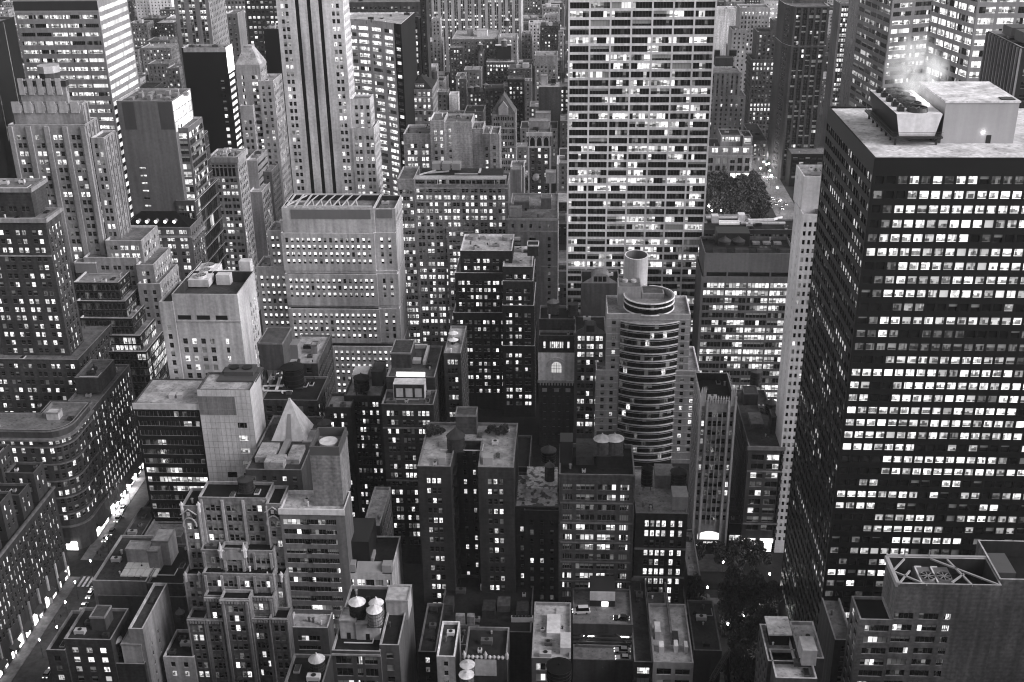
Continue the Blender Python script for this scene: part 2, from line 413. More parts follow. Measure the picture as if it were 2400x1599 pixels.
def emit_windows(b):
    cand = []; rest = []
    for wdat in b.win:
        p, u, n, w, h = wdat[:5]
        c = Vector((p[0] + u[0] * w / 2 + n[0] * .4, p[1] + u[1] * w / 2 + n[1] * .4, p[2] + h / 2))
        pr = proj(*c); ok = False
        if pr and -5 < pr[0] < 2405 and -5 < pr[1] < 1604:
            v = c - Vector((0, 0, CAM_H)); dist = v.length
            if n[0] * v.x + n[1] * v.y < 0:
                for f in ((.5, .85), (.15, .9), (.85, .5)):
                    t = Vector((p[0] + u[0] * w * f[0] + n[0] * .5, p[1] + u[1] * w * f[0] + n[1] * .5, p[2] + h * f[1])) - Vector((0, 0, CAM_H))
                    hit = BVH.ray_cast(Vector((0, 0, CAM_H)), t.normalized(), t.length - .3)
                    if hit[0] is None: ok = True; break
                area = w * h * abs(n[0] * v.x + n[1] * v.y) / dist ** 3
        (cand if ok else rest).append((area, wdat) if ok else wdat)
    cand.sort(key=lambda t: -t[0])
    one = cand[:100]; rest = [c[1] for c in cand[100:]] + [r for r in rest]
    off = b.root.location
    def mesh(ws):
        v, f, m, uvs, col = [], [], [], [], []
        def qd(P, a, c, d, e, dd, mi, uv, cc):
            k = len(v); v.extend((P(a, d, dd), P(c, d, dd), P(c, e, dd), P(a, e, dd))); f.append((k, k + 1, k + 2, k + 3)); m.append(mi)
            uvs.extend(uv); col.extend(cc * 4)
        for (p, u, n, w, h, nx, ny, panes, seed, bl, fr, mu, ld) in ws:
            P = lambda a, z, d: (p[0] - off.x + u[0] * a + n[0] * d, p[1] - off.y + u[1] * a + n[1] * d, p[2] - off.z + z)
            qd(P, 0, w, 0, h, 0.0, 1 + fr, (0, 0) * 4, (0, 0, 0, 1))
            for i in range(nx):
                for j in range(ny):
                    a, c = w * i / nx + mu, w * (i + 1) / nx - mu; d, e = (h * j / ny + mu * .8, h * (j + 1) / ny - mu * .8) if not ld else ((.02, h * ld) if j == 0 else (h * ld + .05, h - .05))
                    if c - a < .05: a, c = w * i / nx, w * (i + 1) / nx
                    qd(P, a, c, d, e, .035, 0, (a / w, d / h, c / w, d / h, c / w, e / h, a / w, e / h), (panes[i] if not (ld and j == 0) else 0.0, seed + (i * .137 if nx > 3 else 0), bl if not (ld and j == 0) else 0.0, 1))
        return v, f, m, uvs, col
    def build(name, ws):
        v, f, m, uvs, col = mesh(ws)
        me = bpy.data.meshes.new(name); me.from_pydata(v, [], f)
        for mt in (M_WIN, M_FRAME, M_FRAME_PALE): me.materials.append(mt)
        me.polygons.foreach_set('material_index', m)
        l = me.uv_layers.new(name='uv'); l.data.foreach_set('uv', uvs)
        a = me.attributes.new('pane', 'FLOAT_COLOR', 'CORNER'); a.data.foreach_set('color', col)
        o = bpy.data.objects.new(name, me); COL.objects.link(o); o.parent = b.root
        return o
    for _, wd in one: build('window', [wd])
    if rest: build('window', rest)['kind'] = 'stuff'
    return len(one)

# ================================================================= THE CITY
def dpx(xr, yt, Y, xb):                  # how deep a side wall runs, from the pixel where its far top corner is seen
    x, z = at(xr, yt, Y); lo, hi = Y + .5, Y + 400
    f = lambda q: proj(x, q, z)[0] - xb
    s = 1 if f(hi) > f(lo) else -1
    for _ in range(40):
        m = (lo + hi) / 2
        if f(m) * s > 0: hi = m
        else: lo = m
    return max(3.0, min(lo - Y, 90.0))
YZ = lambda px, py, z: gp(px, py, z)[1]

# ---- window patterns
PAIR = S(bay=4.4, grp=2, w=1.35, g=.25, h=2.0)
SIDE = S(bay=3.4, grp=1, w=1.3, h=2.0)

# ---------------------------------------------------------------- gridded slab tower
b = Building('gridded_office_tower', 'tall office slab with a pale travertine grid of seven window bays', wall=.58, kind='panel', trim=.5, roof=.3)
xa, xz = at(1331, 160, 528)[0], at(1672, 160, 528)[0]
gr = S(fh=3.83, bay=(xz - xa) / 7.02, grp=1, w=8.5, h=2.72, head=.0, top=3.2, bot=6, m=.35, lit=.26, pn=(6, 1), rec=.5, run=.6, mull=.05, blind=.15, lv=.95)
b.tier([(xa, 528), (xz, 528), (xz, 566), (xa, 566)], 0, 192, [gr, S(fh=3.83, bay=9, w=7.8, h=2.4, pn=(4, 1), lit=.4), None, S(fh=3.83, bay=9, w=7.8, h=2.4, pn=(4, 1), lit=.4)])
b.finish()

# ---------------------------------------------------------------- striped art deco tower
b = Building('art_deco_tower', 'soaring pale stone tower with three black stripes and side wings', wall=.5, span=.025, trim=.55)
x0, x1 = at(666, 210, 577)[0], at(818, 210, 577)[0]
fr = S(fh=3.72, cols=[(.083, 1.55), (.15, 1.55), (.845, 1.55), (.912, 1.55)], slots=[(.308, 1.9), (.483, 1.9), (.657, 1.9)], h=2.1, top=3, lit=.34, rec=.5, stop=2, sbot=0)
sd = S(fh=3.72, bay=3.0, grp=1, w=1.35, h=2.1, lit=.35, top=3)
b.tier([(x0, 577), (x1, 577), (x1, 593), (x0, 593)], 0, 212, [fr, sd, None, sd])
w1 = at(867, 232, 578)
t = b.block(578, 812, 867, 232, 11, n=S(fh=3.72, cols=[(.28, 1.5), (.55, 1.5), (.86, 1.5)], h=2.1, top=2.6, lit=.2), w=sd, x0=x1)
b.block(576.4, 818, 876, 300, 18, n=S(fh=3.72, cols=[(.17, 1.5), (.36, 1.5), (.69, 1.5), (.88, 1.5)], h=2.1, top=3.4, lit=.42), w=sd, x0=x1)
b.finish()

# ---------------------------------------------------------------- big black office tower on the right, its roof plant
b = Building('black_office_tower', 'huge black glass office tower with a gravel roof and lit rows', wall=.018, kind='metal', trim=.02, span=.012, roof=.55, cop=.05)
ROWS = ['..~#~#~##.~~~#~~##~#', '~..#############', '.~############', '.~####+####++####+', '.########......~~~..', '###############', '...##############', '.~##++#######+++#', '.~####++######+##', '...~++.......+', '.~###+#########+#', '~~#~..~.~~......~', '~~~~~~~~~~~~~~~~~', '...+#########++~.', '########++#####++', '##..#############', '##..####+##+~~####', '#########+######', '############+##+##', '##########~##++##', '#######...+.#....#', '....###########+', '....+#############', '..+#......##......', '########.#..++..##+', '####..+.......##..', '....+++##+..+##++', '...+####+##..+..++', '......#######....', '~.+##+##..~', '.....######~.~..##', '##.#########', '~.#..~', '~..~..', '', '.##', '~', '', '~~']
nf = S(fh=3.87, bay=2.9, w=2.3, h=2.12, head=.55, top=4.2, bot=6, m=.5, lit=.12, pn=(1, 1), rec=.35, map=ROWS, blind=.25, mull=.05, lv=1.05)
ef = S(fh=3.87, bay=2.9, w=2.2, h=2.1, head=.55, top=4.2, bot=6, m=.5, lit=.2, pn=(1, 1), rec=.3, run=.55, lv=.5, mull=.05)
BTX, BTY = 75.9, 286.7
tb = b.tier([(BTX, BTY), (BTX + 62, BTY), (BTX + 62, BTY + 58.2), (BTX, BTY + 58.2)], 0, 183, [nf, None, None, ef], par=.5)
x0, x1, y0, y1, zt = b.bulk(tb, 2204, 2374, 336, 10.9, 25, .4, 'metal', name='mechanical_penthouse', lip=False)
m = MB(); m.box(x0 - .25, x1 + .25, y0 - .25, y1 + .25, zt - .2, zt + .25)
b.part('penthouse_roof', m, wall_mat(.6, 'roof'))
m = MB(); m.box(x0 + 14.6, x1 - .8, y0 + 1, y0 + 4, zt + .05, zt + .5); b.part('roof_hatch', m, wall_mat(.06, 'metal'))
m = MB(); m.box(x0 + 11.6, x0 + 12.9, y0 - .06, y0, tb['z'], tb['z'] + 2.2); b.part('door', m, wall_mat(.05, 'metal'))
b.finish()
def lamp_glow(name, label, loc, r=.25, e=60, group=None, mount=None):
    m = MB(); m.box(-.08, .08, -.3, .1, -.05, .15); root = empty(name, loc, label, 'lamp', group)
    m.build('bracket', wall_mat(.1, 'metal'), root)
    m = MB(); m.cyl(0, -.1, -.35, -.05, r * .6, r, 10, 0, True, True); m.build('lamp_head', flat_mat('lamp_glow_%d' % e, .8, .4, 0, e), root)
    return root
lamp_glow('wall_lamp', 'glowing wall lamp beside the door of the roof penthouse', (x0 + 10.6, y0 - .25, tb['z'] + 3.2), .3, 8)
# cooling tower on the black tower's roof
ct = empty('cooling_tower', (0, 0, 0), 'steaming cooling tower with five fans on the black tower roof', 'cooling tower')
zr = tb['z']; a = gp(2103, 340, zr); c1 = (at(2103, 300, a[1])[0] - .2, a[1]); cw, cl = 11.0, 30.0
m = MB(); zt = zr + 8.2
lo = [(c1[0] + .9, c1[1]), (c1[0] + cw - .9, c1[1]), (c1[0] + cw - .9, c1[1] + cl), (c1[0] + .9, c1[1] + cl)]
hi = [(c1[0] - .4, c1[1]), (c1[0] + cw + .4, c1[1]), (c1[0] + cw + .4, c1[1] + cl), (c1[0] - .4, c1[1] + cl)]
for i in range(4):
    j = (i + 1) % 4; m.quad((*lo[i], zr + 2.4), (*lo[j], zr + 2.4), (*hi[j], zt), (*hi[i], zt), 0 if i in (0, 2) else 1)
m.poly([(*p, zt) for p in hi], 2)
m.build('casing', [wall_mat(.6, 'panel'), wall_mat(.012, 'metal'), wall_mat(.62, 'panel')], ct, True)
for k in range(5):
    cy = c1[1] + 3.4 + k * 5.8; m = MB(); m.cyl(c1[0] + cw * .52, cy, zt, zt + 1.1, 2.75, 2.5, 24, 0, False)
    m.cyl(c1[0] + cw * .52, cy, zt + .3, zt + .35, 2.4, 2.4, 24, 1, True)
    sh = m.build('fan', [wall_mat(.09, 'metal'), wall_mat(.015, 'metal')], ct, True)
    m = MB()
    for q in range(6):
        t = q * math.pi / 3; m.bar((c1[0] + cw * .52, cy, zt + .7), (c1[0] + cw * .52 + 2.2 * math.cos(t), cy + 2.2 * math.sin(t), zt + .75), .16)
    m.cyl(c1[0] + cw * .52, cy, zt + .5, zt + 1.0, .5, .4, 10, 0); m.build('fan_blade', wall_mat(.12, 'metal'), sh)
    m = MB(); m.box(c1[0] + .6, c1[0] + 2.2, cy - .8, cy + .9, zt, zt + 1.3); m.cyl(c1[0] + 1.4, cy, zt + 1.3, zt + 1.8, .5, .4, 10); m.build('fan_motor', wall_mat(.05, 'metal'), ct, True)
m = MB()
for k in range(7):
    for sx in (.2, cw - .2):
        y = c1[1] + .3 + k * (cl - .6) / 6; m.box(c1[0] + sx - .25, c1[0] + sx + .25, y - .25, y + .25, zr, zr + 2.4)
m.box(c1[0] - 1.0, c1[0] + cw + 1.0, c1[1] - 1.0, c1[1] + cl + .8, zr + 1.9, zr + 2.4, 0, True)
m.build('steel_base', wall_mat(.05, 'metal'), ct, True)
m = MB()
for (p, q) in (((c1[0] - 1, c1[1] - 1), (c1[0] + cw + 1, c1[1] - 1)), ((c1[0] - 1, c1[1] - 1), (c1[0] - 1, c1[1] + cl))):
    for h in (2.9, 3.5): m.bar((*p, zr + h), (*q, zr + h), .05)
m.build('railing', wall_mat(.08, 'metal'), ct)
m = MB(); m.box(c1[0] + cw * .9, c1[0] + cw * .9 + .3, c1[1] + 8, c1[1] + cl - 4, zt + .6, zt + .8, 0, True); m.build('strip_light', flat_mat('strip_glow', .8, .4, 0, 1.6), ct)
STEAM_AT = (c1[0] + cw * .5, c1[1] + 14, zt)

# ---------------------------------------------------------------- rounded glass-front hotel
b = Building('rounded_front_hotel', 'hotel tower with banded black bow front and pale stone wings', wall=.4, kind='panel', trim=.55, span=.012, roof=.3)
hw = S(fh=3.45, bay=4.1, grp=1, w=1.5, h=1.9, head=.9, top=2.2, lit=.16, bands=range(0, 40), bandh=.22, bandd=.12, bandm=1)
hw1 = S(fh=3.45, cols=[(.5, 1.6)], h=1.9, head=.9, top=2.2, lit=.12, bands=range(0, 40), bandh=.22, bandd=.12)
Y = 448; zu = at(1520, 738, Y)[1]; zl = at(1520, 869, Y)[1]
X = lambda px, py: at(px, py, Y)[0]
b.tier([(X(1397, 868), Y), (X(1449, 868), Y), (X(1449, 868), Y + 26), (X(1397, 868), Y + 26)], 0, zl, [hw, None, None, SIDE])
b.tier([(X(1583, 869), Y), (X(1640, 869), Y), (X(1640, 869), Y + 26), (X(1583, 869), Y + 26)], 0, zl, [hw, SIDE, None, None])
tu = b.tier([(X(1423, 738), Y + .8), (X(1620, 738), Y + .8), (X(1620, 738), Y + 22), (X(1423, 738), Y + 22)], 0, zu, [S(fh=3.45, cols=[(.085, 1.6), (.915, 1.6)], h=1.9, head=.9, top=2.2, lit=.15, bands=range(0, 40), bandh=.22, bandd=.12), None, None, None])
def arc(cx, cy, r, t0, t1, n): return [(cx + r * math.sin(t0 + (t1 - t0) * i / n), cy - r * math.cos(t0 + (t1 - t0) * i / n)) for i in range(n + 1)]
xl, xr = X(1455, 748), X(1592, 748); cxm = (xl + xr) / 2; hwid = (xr - xl) / 2; sag = 3.6; rr = (hwid ** 2 + sag ** 2) / (2 * sag); tt = math.asin(hwid / rr)
pts = arc(cxm, Y + .4 - sag + rr, rr, -tt, tt, 14)
zb = at(1520, 752, Y)[1]
bow = S(fh=3.45, wm=2, cols=[(.5, 1.72)], h=2.5, head=.35, top=.5, lit=.035, bot=1, pn=(1, 1), rec=.06, mull=.0, blind=.06, lv=.8)
for i in range(14): b.facade(pts[i], pts[i + 1], 0, zb, bow)
m = MB(); m.poly([(*p, zb - .4) for p in pts]); b.part('bow_roof', m, b.roofm)
def ring_bands(mb, pts, z, h, d, closed=False):
    out = []
    n = len(pts)
    for i in range(n):
        a = Vector(pts[max(0, i - 1)]) if not closed else Vector(pts[i - 1]); c = Vector(pts[min(n - 1, i + 1)]) if not closed else Vector(pts[(i + 1) % n])
        t = (c - a).normalized(); out.append((pts[i][0] + t.y * d, pts[i][1] - t.x * d))
    for i in range(n if closed else n - 1):
        j = (i + 1) % n
        mb.quad((*out[i], z), (*out[j], z), (*out[j], z + h), (*out[i], z + h)); mb.quad((*out[i], z + h), (*out[j], z + h), (*pts[j], z + h), (*pts[i], z + h)); mb.quad((*pts[i], z), (*pts[j], z), (*out[j], z), (*out[i], z))
z = zb - .5
while z > 1:
    m = MB(); ring_bands(m, pts, z - .05, .5, .32); b.part('facade_band', m, wall_mat(.55, 'panel')); m = MB(); ring_bands(m, pts, z - .85, .2, .2); b.part('facade_rail', m, wall_mat(.4, 'panel')); z -= 3.45
# drum, stone box and oval stack on top
dcx, dr = at(1522, 700, Y + 9)[0], (at(1581, 690, Y + 9)[0] - at(1464, 690, Y + 9)[0]) / 2
dc = (dcx, Y + 11.0); zd = at(1522, 690, dc[1])[1]
dp = arc(dc[0], dc[1], dr, -math.pi * .98, math.pi * .98, 40)
for i in range(40): b.facade(dp[i], dp[i + 1], zu - 1, zd - .1, S(fh=3.2, wm=2, cols=[(.5, 1.45)], h=2.0, head=.6, top=.6, bot=.5, lit=.0, pn=(1, 1), rec=.05, mull=.02, blind=.0))
for zz in (zd - .5, zd - 2.6, zd - 5.7): m = MB(); ring_bands(m, dp, zz, .5, .35); b.part('drum_band', m, wall_mat(.75, 'panel'))
m = MB(); inn = arc(dc[0], dc[1], dr - .7, -math.pi * .98, math.pi * .98, 40)
for i in range(40): m.quad((*dp[i], zd), (*dp[i + 1], zd), (*inn[i + 1], zd), (*inn[i], zd)); m.quad((*inn[i + 1], zd - 3), (*inn[i], zd - 3), (*inn[i], zd), (*inn[i + 1], zd))
m.poly([(*p, zd - 3) for p in inn]); b.part('drum_roof', m, wall_mat(.3, 'stone'))
Yb = dc[1] + 1.5; sbx0, sbx1, zbx = at(1449, 673, Yb)[0], at(1504, 673, Yb)[0], at(1480, 673, Yb)[1]
m = MB(); m.box(sbx0, sbx1, Yb, Yb + 11, zu - 1, zbx); b.part('stone_box', m, b.wm)
m = MB(); m.box(sbx0 + .5, sbx1 - .5, Yb + .5, Yb + 10.5, zbx, zbx + .12); b.part('stone_box_roof', m, wall_mat(.2, 'roof'))
m = MB()
for q in (.32, .68): m.cyl(sbx0 + (sbx1 - sbx0) * q, Yb + 6, zbx + .1, zbx + 1.1, 1.2, 1.2, 14)
b.part('roof_vents', m, wall_mat(.45, 'metal'))
m = MB(); sx0, sx1, sz = at(1505, 690, Yb + 1)[0], at(1557, 690, Yb + 1)[0], at(1530, 688, Yb + 1)[1]
m.box(sx0, sx1, Yb + 1, Yb + 10, zu - 1, sz); b.part('plant_box', m, wall_mat(.33, 'stone'))
m = MB(); m.box(sx0 + .6, sx1 - .6, Yb + 1.6, Yb + 9.4, sz, sz + .1)
b.part('plant_roof', m, wall_mat(.14, 'roof'))
Yo = Yb + 18; oc = ((at(1463, 640, Yo)[0] + at(1518, 640, Yo)[0]) / 2, Yo); orx = (at(1518, 640, Yo)[0] - at(1463, 640, Yo)[0]) / 2; ozt = at(1490, 597, Yo)[1]
m = MB(); m.cyl(oc[0], oc[1], zu - 1, ozt, orx, orx, 32, 0, False, False, 1.25)
n = 32
for i in range(n):
    t, u = 2 * math.pi * i / n, 2 * math.pi * (i + 1) / n
    A = lambda k, t: (oc[0] + orx * k * math.cos(t), oc[1] + orx * 1.25 * k * math.sin(t))
    m.quad((*A(1, t), ozt), (*A(1, u), ozt), (*A(.9, u), ozt), (*A(.9, t), ozt), 1); m.quad((*A(.9, u), ozt - 4), (*A(.9, t), ozt - 4), (*A(.9, t), ozt), (*A(.9, u), ozt), 2)
m.poly([(*A(.9, 2 * math.pi * i / n), ozt - 4) for i in range(n)], 2)
b.part('oval_stack', m, [b.wm, wall_mat(.7, 'metal'), wall_mat(.2, 'metal')])
b.finish()

# ---------------------------------------------------------------- wide stepped office block with small lit windows
b = Building('stepped_office_block', 'wide pale office block in three window bands with open steel roof frames', wall=.4, trim=.42, roof=.3)
so = S(fh=3.5, bay=2.62, grp=1, w=1.3, h=2.3, head=.6, top=1.7, bot=.5, lit=.9, rv=.2, pn=(1, 2), ld=.36, lv=1.05, blind=.3, m=1.2, rec=.3, mull=.05)
Y = 500
z = [at(780, q, Y)[1] for q in (547, 635, 715, 800)]
xl, xr = at(659, 560, Y)[0], at(877, 560, Y)[0]; xe = at(928, 560, Y)[0]
top = S(fh=30)
zt = at(780, 487, Y + 2)[1]
x0, x1 = at(660, 487, Y + 2)[0], at(876, 487, Y + 2)[0]; x2 = at(925, 487, Y + 2)[0]
tp = b.tier([(x0, Y + 1.5), (x1, Y + 1.5), (x1, Y + 24), (x0, Y + 24)], z[0] - 2, zt, [None] * 4, par=3.2)
tp2 = b.tier([(x1, Y + 3), (x2, Y + 3), (x2, Y + 24), (x1, Y + 24)], 0, zt - .6, [None, SIDE, None, None], par=2.5)
m = MB(); m.box(x0 + 4.2, x1 - 1.6, Y + 1.3, Y + 1.5, zt - 5.2, zt - .8); m.box(x1 + 1, x2 - 1.5, Y + 2.8, Y + 3, zt - 5.2, zt - 1.2); b.part('louvre_panel', m, wall_mat(.2, 'metal'))
m = MB()
for i in range(6):
    xa = x0 + 11 + i * 4.1
    m.bar((xa, Y + 3, zt), (xa + 2, Y + 9, zt + 1.6), .22); m.bar((xa + 4, Y + 3, zt), (xa + 2, Y + 9, zt + 1.6), .22); m.bar((xa + 2, Y + 9, zt + 1.6), (xa + 2, Y + 22, zt), .2)
for q in (Y + 3, Y + 22): m.bar((x0 + 1, q, zt + .3), (x1 - 1, q, zt + .3), .3)
for q in (x0 + 2, x0 + 6, x0 + 10): m.bar((q, Y + 2, zt + .3), (q, Y + 22, zt + .3), .3)
m.bar((x0 + 1, Y + 10, zt + .4), (x0 + 10, Y + 10, zt + .4), .3); m.bar((x0 + 1, Y + 2, zt + .2), (x0 + 8, Y + 20, zt + .4), .25)
b.part('steel_roof_frame', m, wall_mat(.5, 'metal'))
for i in range(3):
    b.tier([(xl + .3 * i, Y - .9 * i), (xr + .25 * i, Y - .9 * i), (xr + .25 * i, Y + 22), (xl + .3 * i, Y + 22)], z[i + 1], z[i] - (1.4 if i else 0), [so, None, None, None])
    b.tier([(xr + .25 * i, Y + .9 - .9 * i), (xe, Y + .9 - .9 * i), (xe, Y + 23), (xr + .25 * i, Y + 23)], z[i + 1], z[i] - (1.4 if i else 0), [S(fh=3.5, bay=3.0, w=1.3, h=2.4, head=.6, top=1.7, bot=.5, lit=.4, pn=(1, 2), ld=.36, m=1.4), SIDE if i == 5 else None, None, None])
    zz = z[i + 1]
    b.tier([(xl + .5, Y + .3), (xe - .5, Y + .3), (xe - .5, Y + 20), (xl + .5, Y + 20)], zz - 1.4, zz, [None] * 4, par=.1)
b.tier([(xl + .9, Y - 2.7), (xe + .2, Y - 2.7), (xe + .2, Y + 22), (xl + .9, Y + 22)], 0, z[3] - 1.4, [so, None, None, None])
wl_ = at(600, 640, Y + 4)[0]
b.tier([(wl_, Y + 5), (xl, Y + 5), (xl, Y + 20), (wl_, Y + 20)], 0, at(625, 625, Y + 5)[1], [S(fh=3.9, bay=2.7, w=1.3, h=2.4, lit=.85, rv=.2, top=4, pn=(1, 2), ld=.36), None, None, None])
b.tier([(at(627, 545, Y + 6)[0], Y + 6), (xl + 1, Y + 6), (xl + 1, Y + 20), (at(627, 545, Y + 6)[0], Y + 20)], 0, at(645, 540, Y + 6)[1], [S(fh=3.9, bay=2.7, w=1.3, h=2.4, lit=.7, top=2.2, pn=(1, 2), ld=.36), None, None, None])
b.bulk(z[0] - 2, 660, 727, 551, 7.2, 1.2, .55)
b.finish()

# ---------------------------------------------------------------- centre: large hotel blocks
b = Building('terrace_roof_hotel', 'broad grey hotel block with a terrace roof and hundreds of windows', wall=.32, kind='brick', trim=.45)
Y = 562
hs = S(fh=3.62, bay=4.5, grp=2, w=1.55, g=.3, h=2.1, head=.5, top=1.6, lit=.5, blind=.5, lv=1.0, rec=.25, frame=1, bands=(0, 2, 12))
tt_ = b.block(Y, 968, 1190, 433, 22, n=hs, w=SIDE)
b.block(Y - 1.5, 930, 970, 420, 24, n=S(fh=3.62, bay=4.4, grp=2, w=1.5, h=2.1, top=5, lit=.55, frame=1), e=SIDE)
b.block(Y - 1.2, 1046, 1110, 535, 4, n=hs); 
m = MB(); z = tt_['z']; xa, xb = tt_['x0'] + .6, tt_['x1'] - .8
m.box(xa, xb, Y + .8, Y + 8, z + 3.3, z + 3.8, 0, True); m.box(xa + 2, xb - 2, Y + 7, Y + 20, z + 3.8, z + 4.0, 1)
for i in range(9): m.box(xa + (xb - xa - .4) * i / 8, xa + (xb - xa - .4) * i / 8 + .4, Y + .9, Y + 1.3, z, z + 3.3, 0)
b.part('terrace_canopy', m, [wall_mat(.55, 'panel'), wall_mat(.09, 'roof')])
b.facade((xa, Y + 2.6), (xb, Y + 2.6), z, z + 3.4, S(fh=3.2, bay=5, w=4.5, h=2.2, head=.4, top=.1, bot=0, lit=.45, pn=(3, 1), m=0))
m = MB()
for k in range(3): m.box(xa + 8 + k * 5.2, xa + 12.3 + k * 5.2, Y + 12, Y + 18, z + 5.2, z + 8.6); 
b.part('rooftop_cooler', m, wall_mat(.4, 'metal'))
m = MB()
m.box(xa + 20, xa + 33, Y + 8, Y + 8.9, z + 4.0, z + 4.5); m.box(xa + 32, xa + 33, Y + 8, Y + 19, z + 4.0, z + 4.5); m.bar((xa + 4, Y + 9, z + 4.4), (xa + 17, Y + 10, z + 5.2), .35); m.bar((xa + 2, Y + 6, z + 4.4), (xa + 10, Y + 12, z + 5.2), .3)
b.part('roof_ducts', m, wall_mat(.6, 'panel'))
b.finish()

b = Building('arched_top_hotel', 'tall pale brick hotel with a big blank wall above the terrace roof', wall=.38, kind='brick', trim=.45)
Y = 622
hp = S(fh=3.7, bay=4.2, grp=2, w=1.6, g=.35, h=2.2, head=.4, top=4.6, lit=.45, blind=.5, frame=1)
b.block(Y, 945, 1008, 314, 22, n=S(fh=3.7, cols=[(.18, 1.7), (.31, 1.7), (.44, 1.7), (.72, 1.7), (.86, 1.7)], h=2.3, top=5, lit=.55, frame=1), e=SIDE)
t = b.block(Y - 2, 1007, 1041, 282, 20, n=S(fh=3.7, cols=[(.36, 1.6), (.78, 1.6)], h=2.2, top=5, lit=.3, frame=1))
b.block(Y - 1, 1039, 1105, 286, 20, n=S(fh=3.7, cols=[(.22, 1.5)], h=2.1, top=3, lit=.3, frame=1))
b.block(Y + 1, 1104, 1132, 302, 18, n=None)
b.block(Y, 1130, 1148, 313, 18, n=S(fh=3.7, cols=[(.55, 1.5)], h=2.0, top=7, lit=.3, frame=1))
b.block(Y - 2, 1148, 1170, 314, 18, n=S(fh=3.7, cols=[(.45, 1.6)], h=2.1, top=6, lit=.3, frame=1), w=SIDE)
b.finish()

b = Building('pyramid_roof_tower', 'grey tower under a dark pyramid roof with a lit row of dormers', wall=.26, trim=.4)
Y = 700; zt = at(985, 209, Y)[1]; x0, x1 = at(953, 209, Y)[0], at(1013, 209, Y)[0]; d = dpx(1013, 209, Y, 1024)
b.tier([(x0, Y), (x1, Y), (x1, Y + d), (x0, Y + d)], 0, zt, [S(fh=3.9, bay=3.0, w=1.6, h=2.2, top=1.2, lit=.3, bands=(1, 3, 6, 8), rowlit={0: .75, 1: .5}), S(fh=3.9, bay=3, w=1.6, h=2.4, lit=.9, lv=.8), None, None], par=.3)
m = MB(); hip = at(984, 176, Y + d / 2)[1]; xm = (x0 + x1) / 2
A, B_, C, D = (x0, Y, zt), (x1, Y, zt), (x1, Y + d, zt), (x0, Y + d, zt); r0, r1 = (xm, Y + d * .4, hip), (xm, Y + d * .6, hip)
m.poly([A, B_, r0]); m.poly([C, D, r1]); m.poly([B_, C, r1, r0]); m.poly([D, A, r0, r1]); b.part('pyramid_roof', m, wall_mat(.06, 'roof'))
b.facade((x0 + 5, Y + 1.2), (x1 - 5, Y + 1.2), zt, zt + 3.2, S(fh=2.8, bay=1.5, w=.9, h=1.1, head=.9, top=.1, bot=0, lit=2, pn=(1, 1), m=0))
b.finish()

b = Building('gabled_tower', 'slim grey tower with a steep pointed gable roof and dormer', wall=.3, trim=.4)
Y = 690; x0, x1 = at(1152, 268, Y)[0], at(1208, 268, Y)[0]; zt = at(1180, 268, Y)[1]
b.tier([(x0, Y), (x1, Y), (x1, Y + 16), (x0, Y + 16)], 0, zt, [S(fh=3.9, bay=4.6, grp=3, w=1.0, g=.3, h=2.4, lit=.08, top=.8, bands=(2, 5, 8), rowlit={6: .6, 3: .2}), SIDE, None, SIDE], par=.3)
m = MB(); ap = at(1180, 218, Y + 8)[1]; xm = (x0 + x1) / 2
A, B_, C, D = (x0, Y, zt), (x1, Y, zt), (x1, Y + 16, zt), (x0, Y + 16, zt); r0, r1 = (xm, Y + 3, ap), (xm, Y + 13, ap)
m.poly([A, B_, r0]); m.poly([C, D, r1]); m.poly([B_, C, r1, r0]); m.poly([D, A, r0, r1]); b.part('steep_roof', m, wall_mat(.17, 'roof'))
m = MB(); za = at(1180, 238, Y)[1]; m.poly([(xm - 3, Y - .3, zt - .5), (xm + 3, Y - .3, zt - .5), (xm + 3, Y - .3, zt + 4), (xm, Y - .3, za), (xm - 3, Y - .3, zt + 4)])
m.quad((xm + 3, Y - .3, zt + 4), (xm + 3, Y + 7, zt + 4), (xm, Y + 7, za), (xm, Y - .3, za)); m.quad((xm - 3, Y + 7, zt + 4), (xm - 3, Y - .3, zt + 4), (xm, Y - .3, za), (xm, Y + 7, za))
b.part('dormer_gable', m, b.tm); b.finish()

b = Building('arched_cornice_tower', 'narrow dark tower with three pointed arches under a pale cornice', wall=.12, kind='brick', trim=.5)
Y = 640; x0, x1 = at(1237, 310, Y)[0], at(1291, 310, Y)[0]; zt = at(1264, 310, Y)[1]
b.tier([(x0, Y), (x1, Y), (x1, Y + 18), (x0, Y + 18)], 0, zt, [S(fh=3.7, bay=4.0, w=1.7, h=2.0, top=8.5, lit=.12, corn=(2.2, .9), frame=1), SIDE, None, SIDE])
m = MB()
for i in range(3):
    xc = x0 + (x1 - x0) * (.2 + .3 * i); m.box(xc - 1.9, xc - 1.4, Y - .25, Y, zt - 8, zt - 2.2); m.box(xc + 1.4, xc + 1.9, Y - .25, Y, zt - 8, zt - 2.2)
    for k in range(6):
        t, u = k * math.pi / 6, (k + 1) * math.pi / 6; m.bar((xc + 1.5 * math.cos(t), Y - .2, zt - 5 + 2.4 * math.sin(t)), (xc + 1.5 * math.cos(u), Y - .2, zt - 5 + 2.4 * math.sin(u)), .16)
m.box(x0, x1, Y - .4, Y, zt - 9, zt - 8); m.box(x0, x0 + .8, Y - .3, Y, 0, zt - 9); m.box(x1 - .8, x1, Y - .3, Y, 0, zt - 9)
b.part('arch_trim', m, wall_mat(.45))
m = MB()
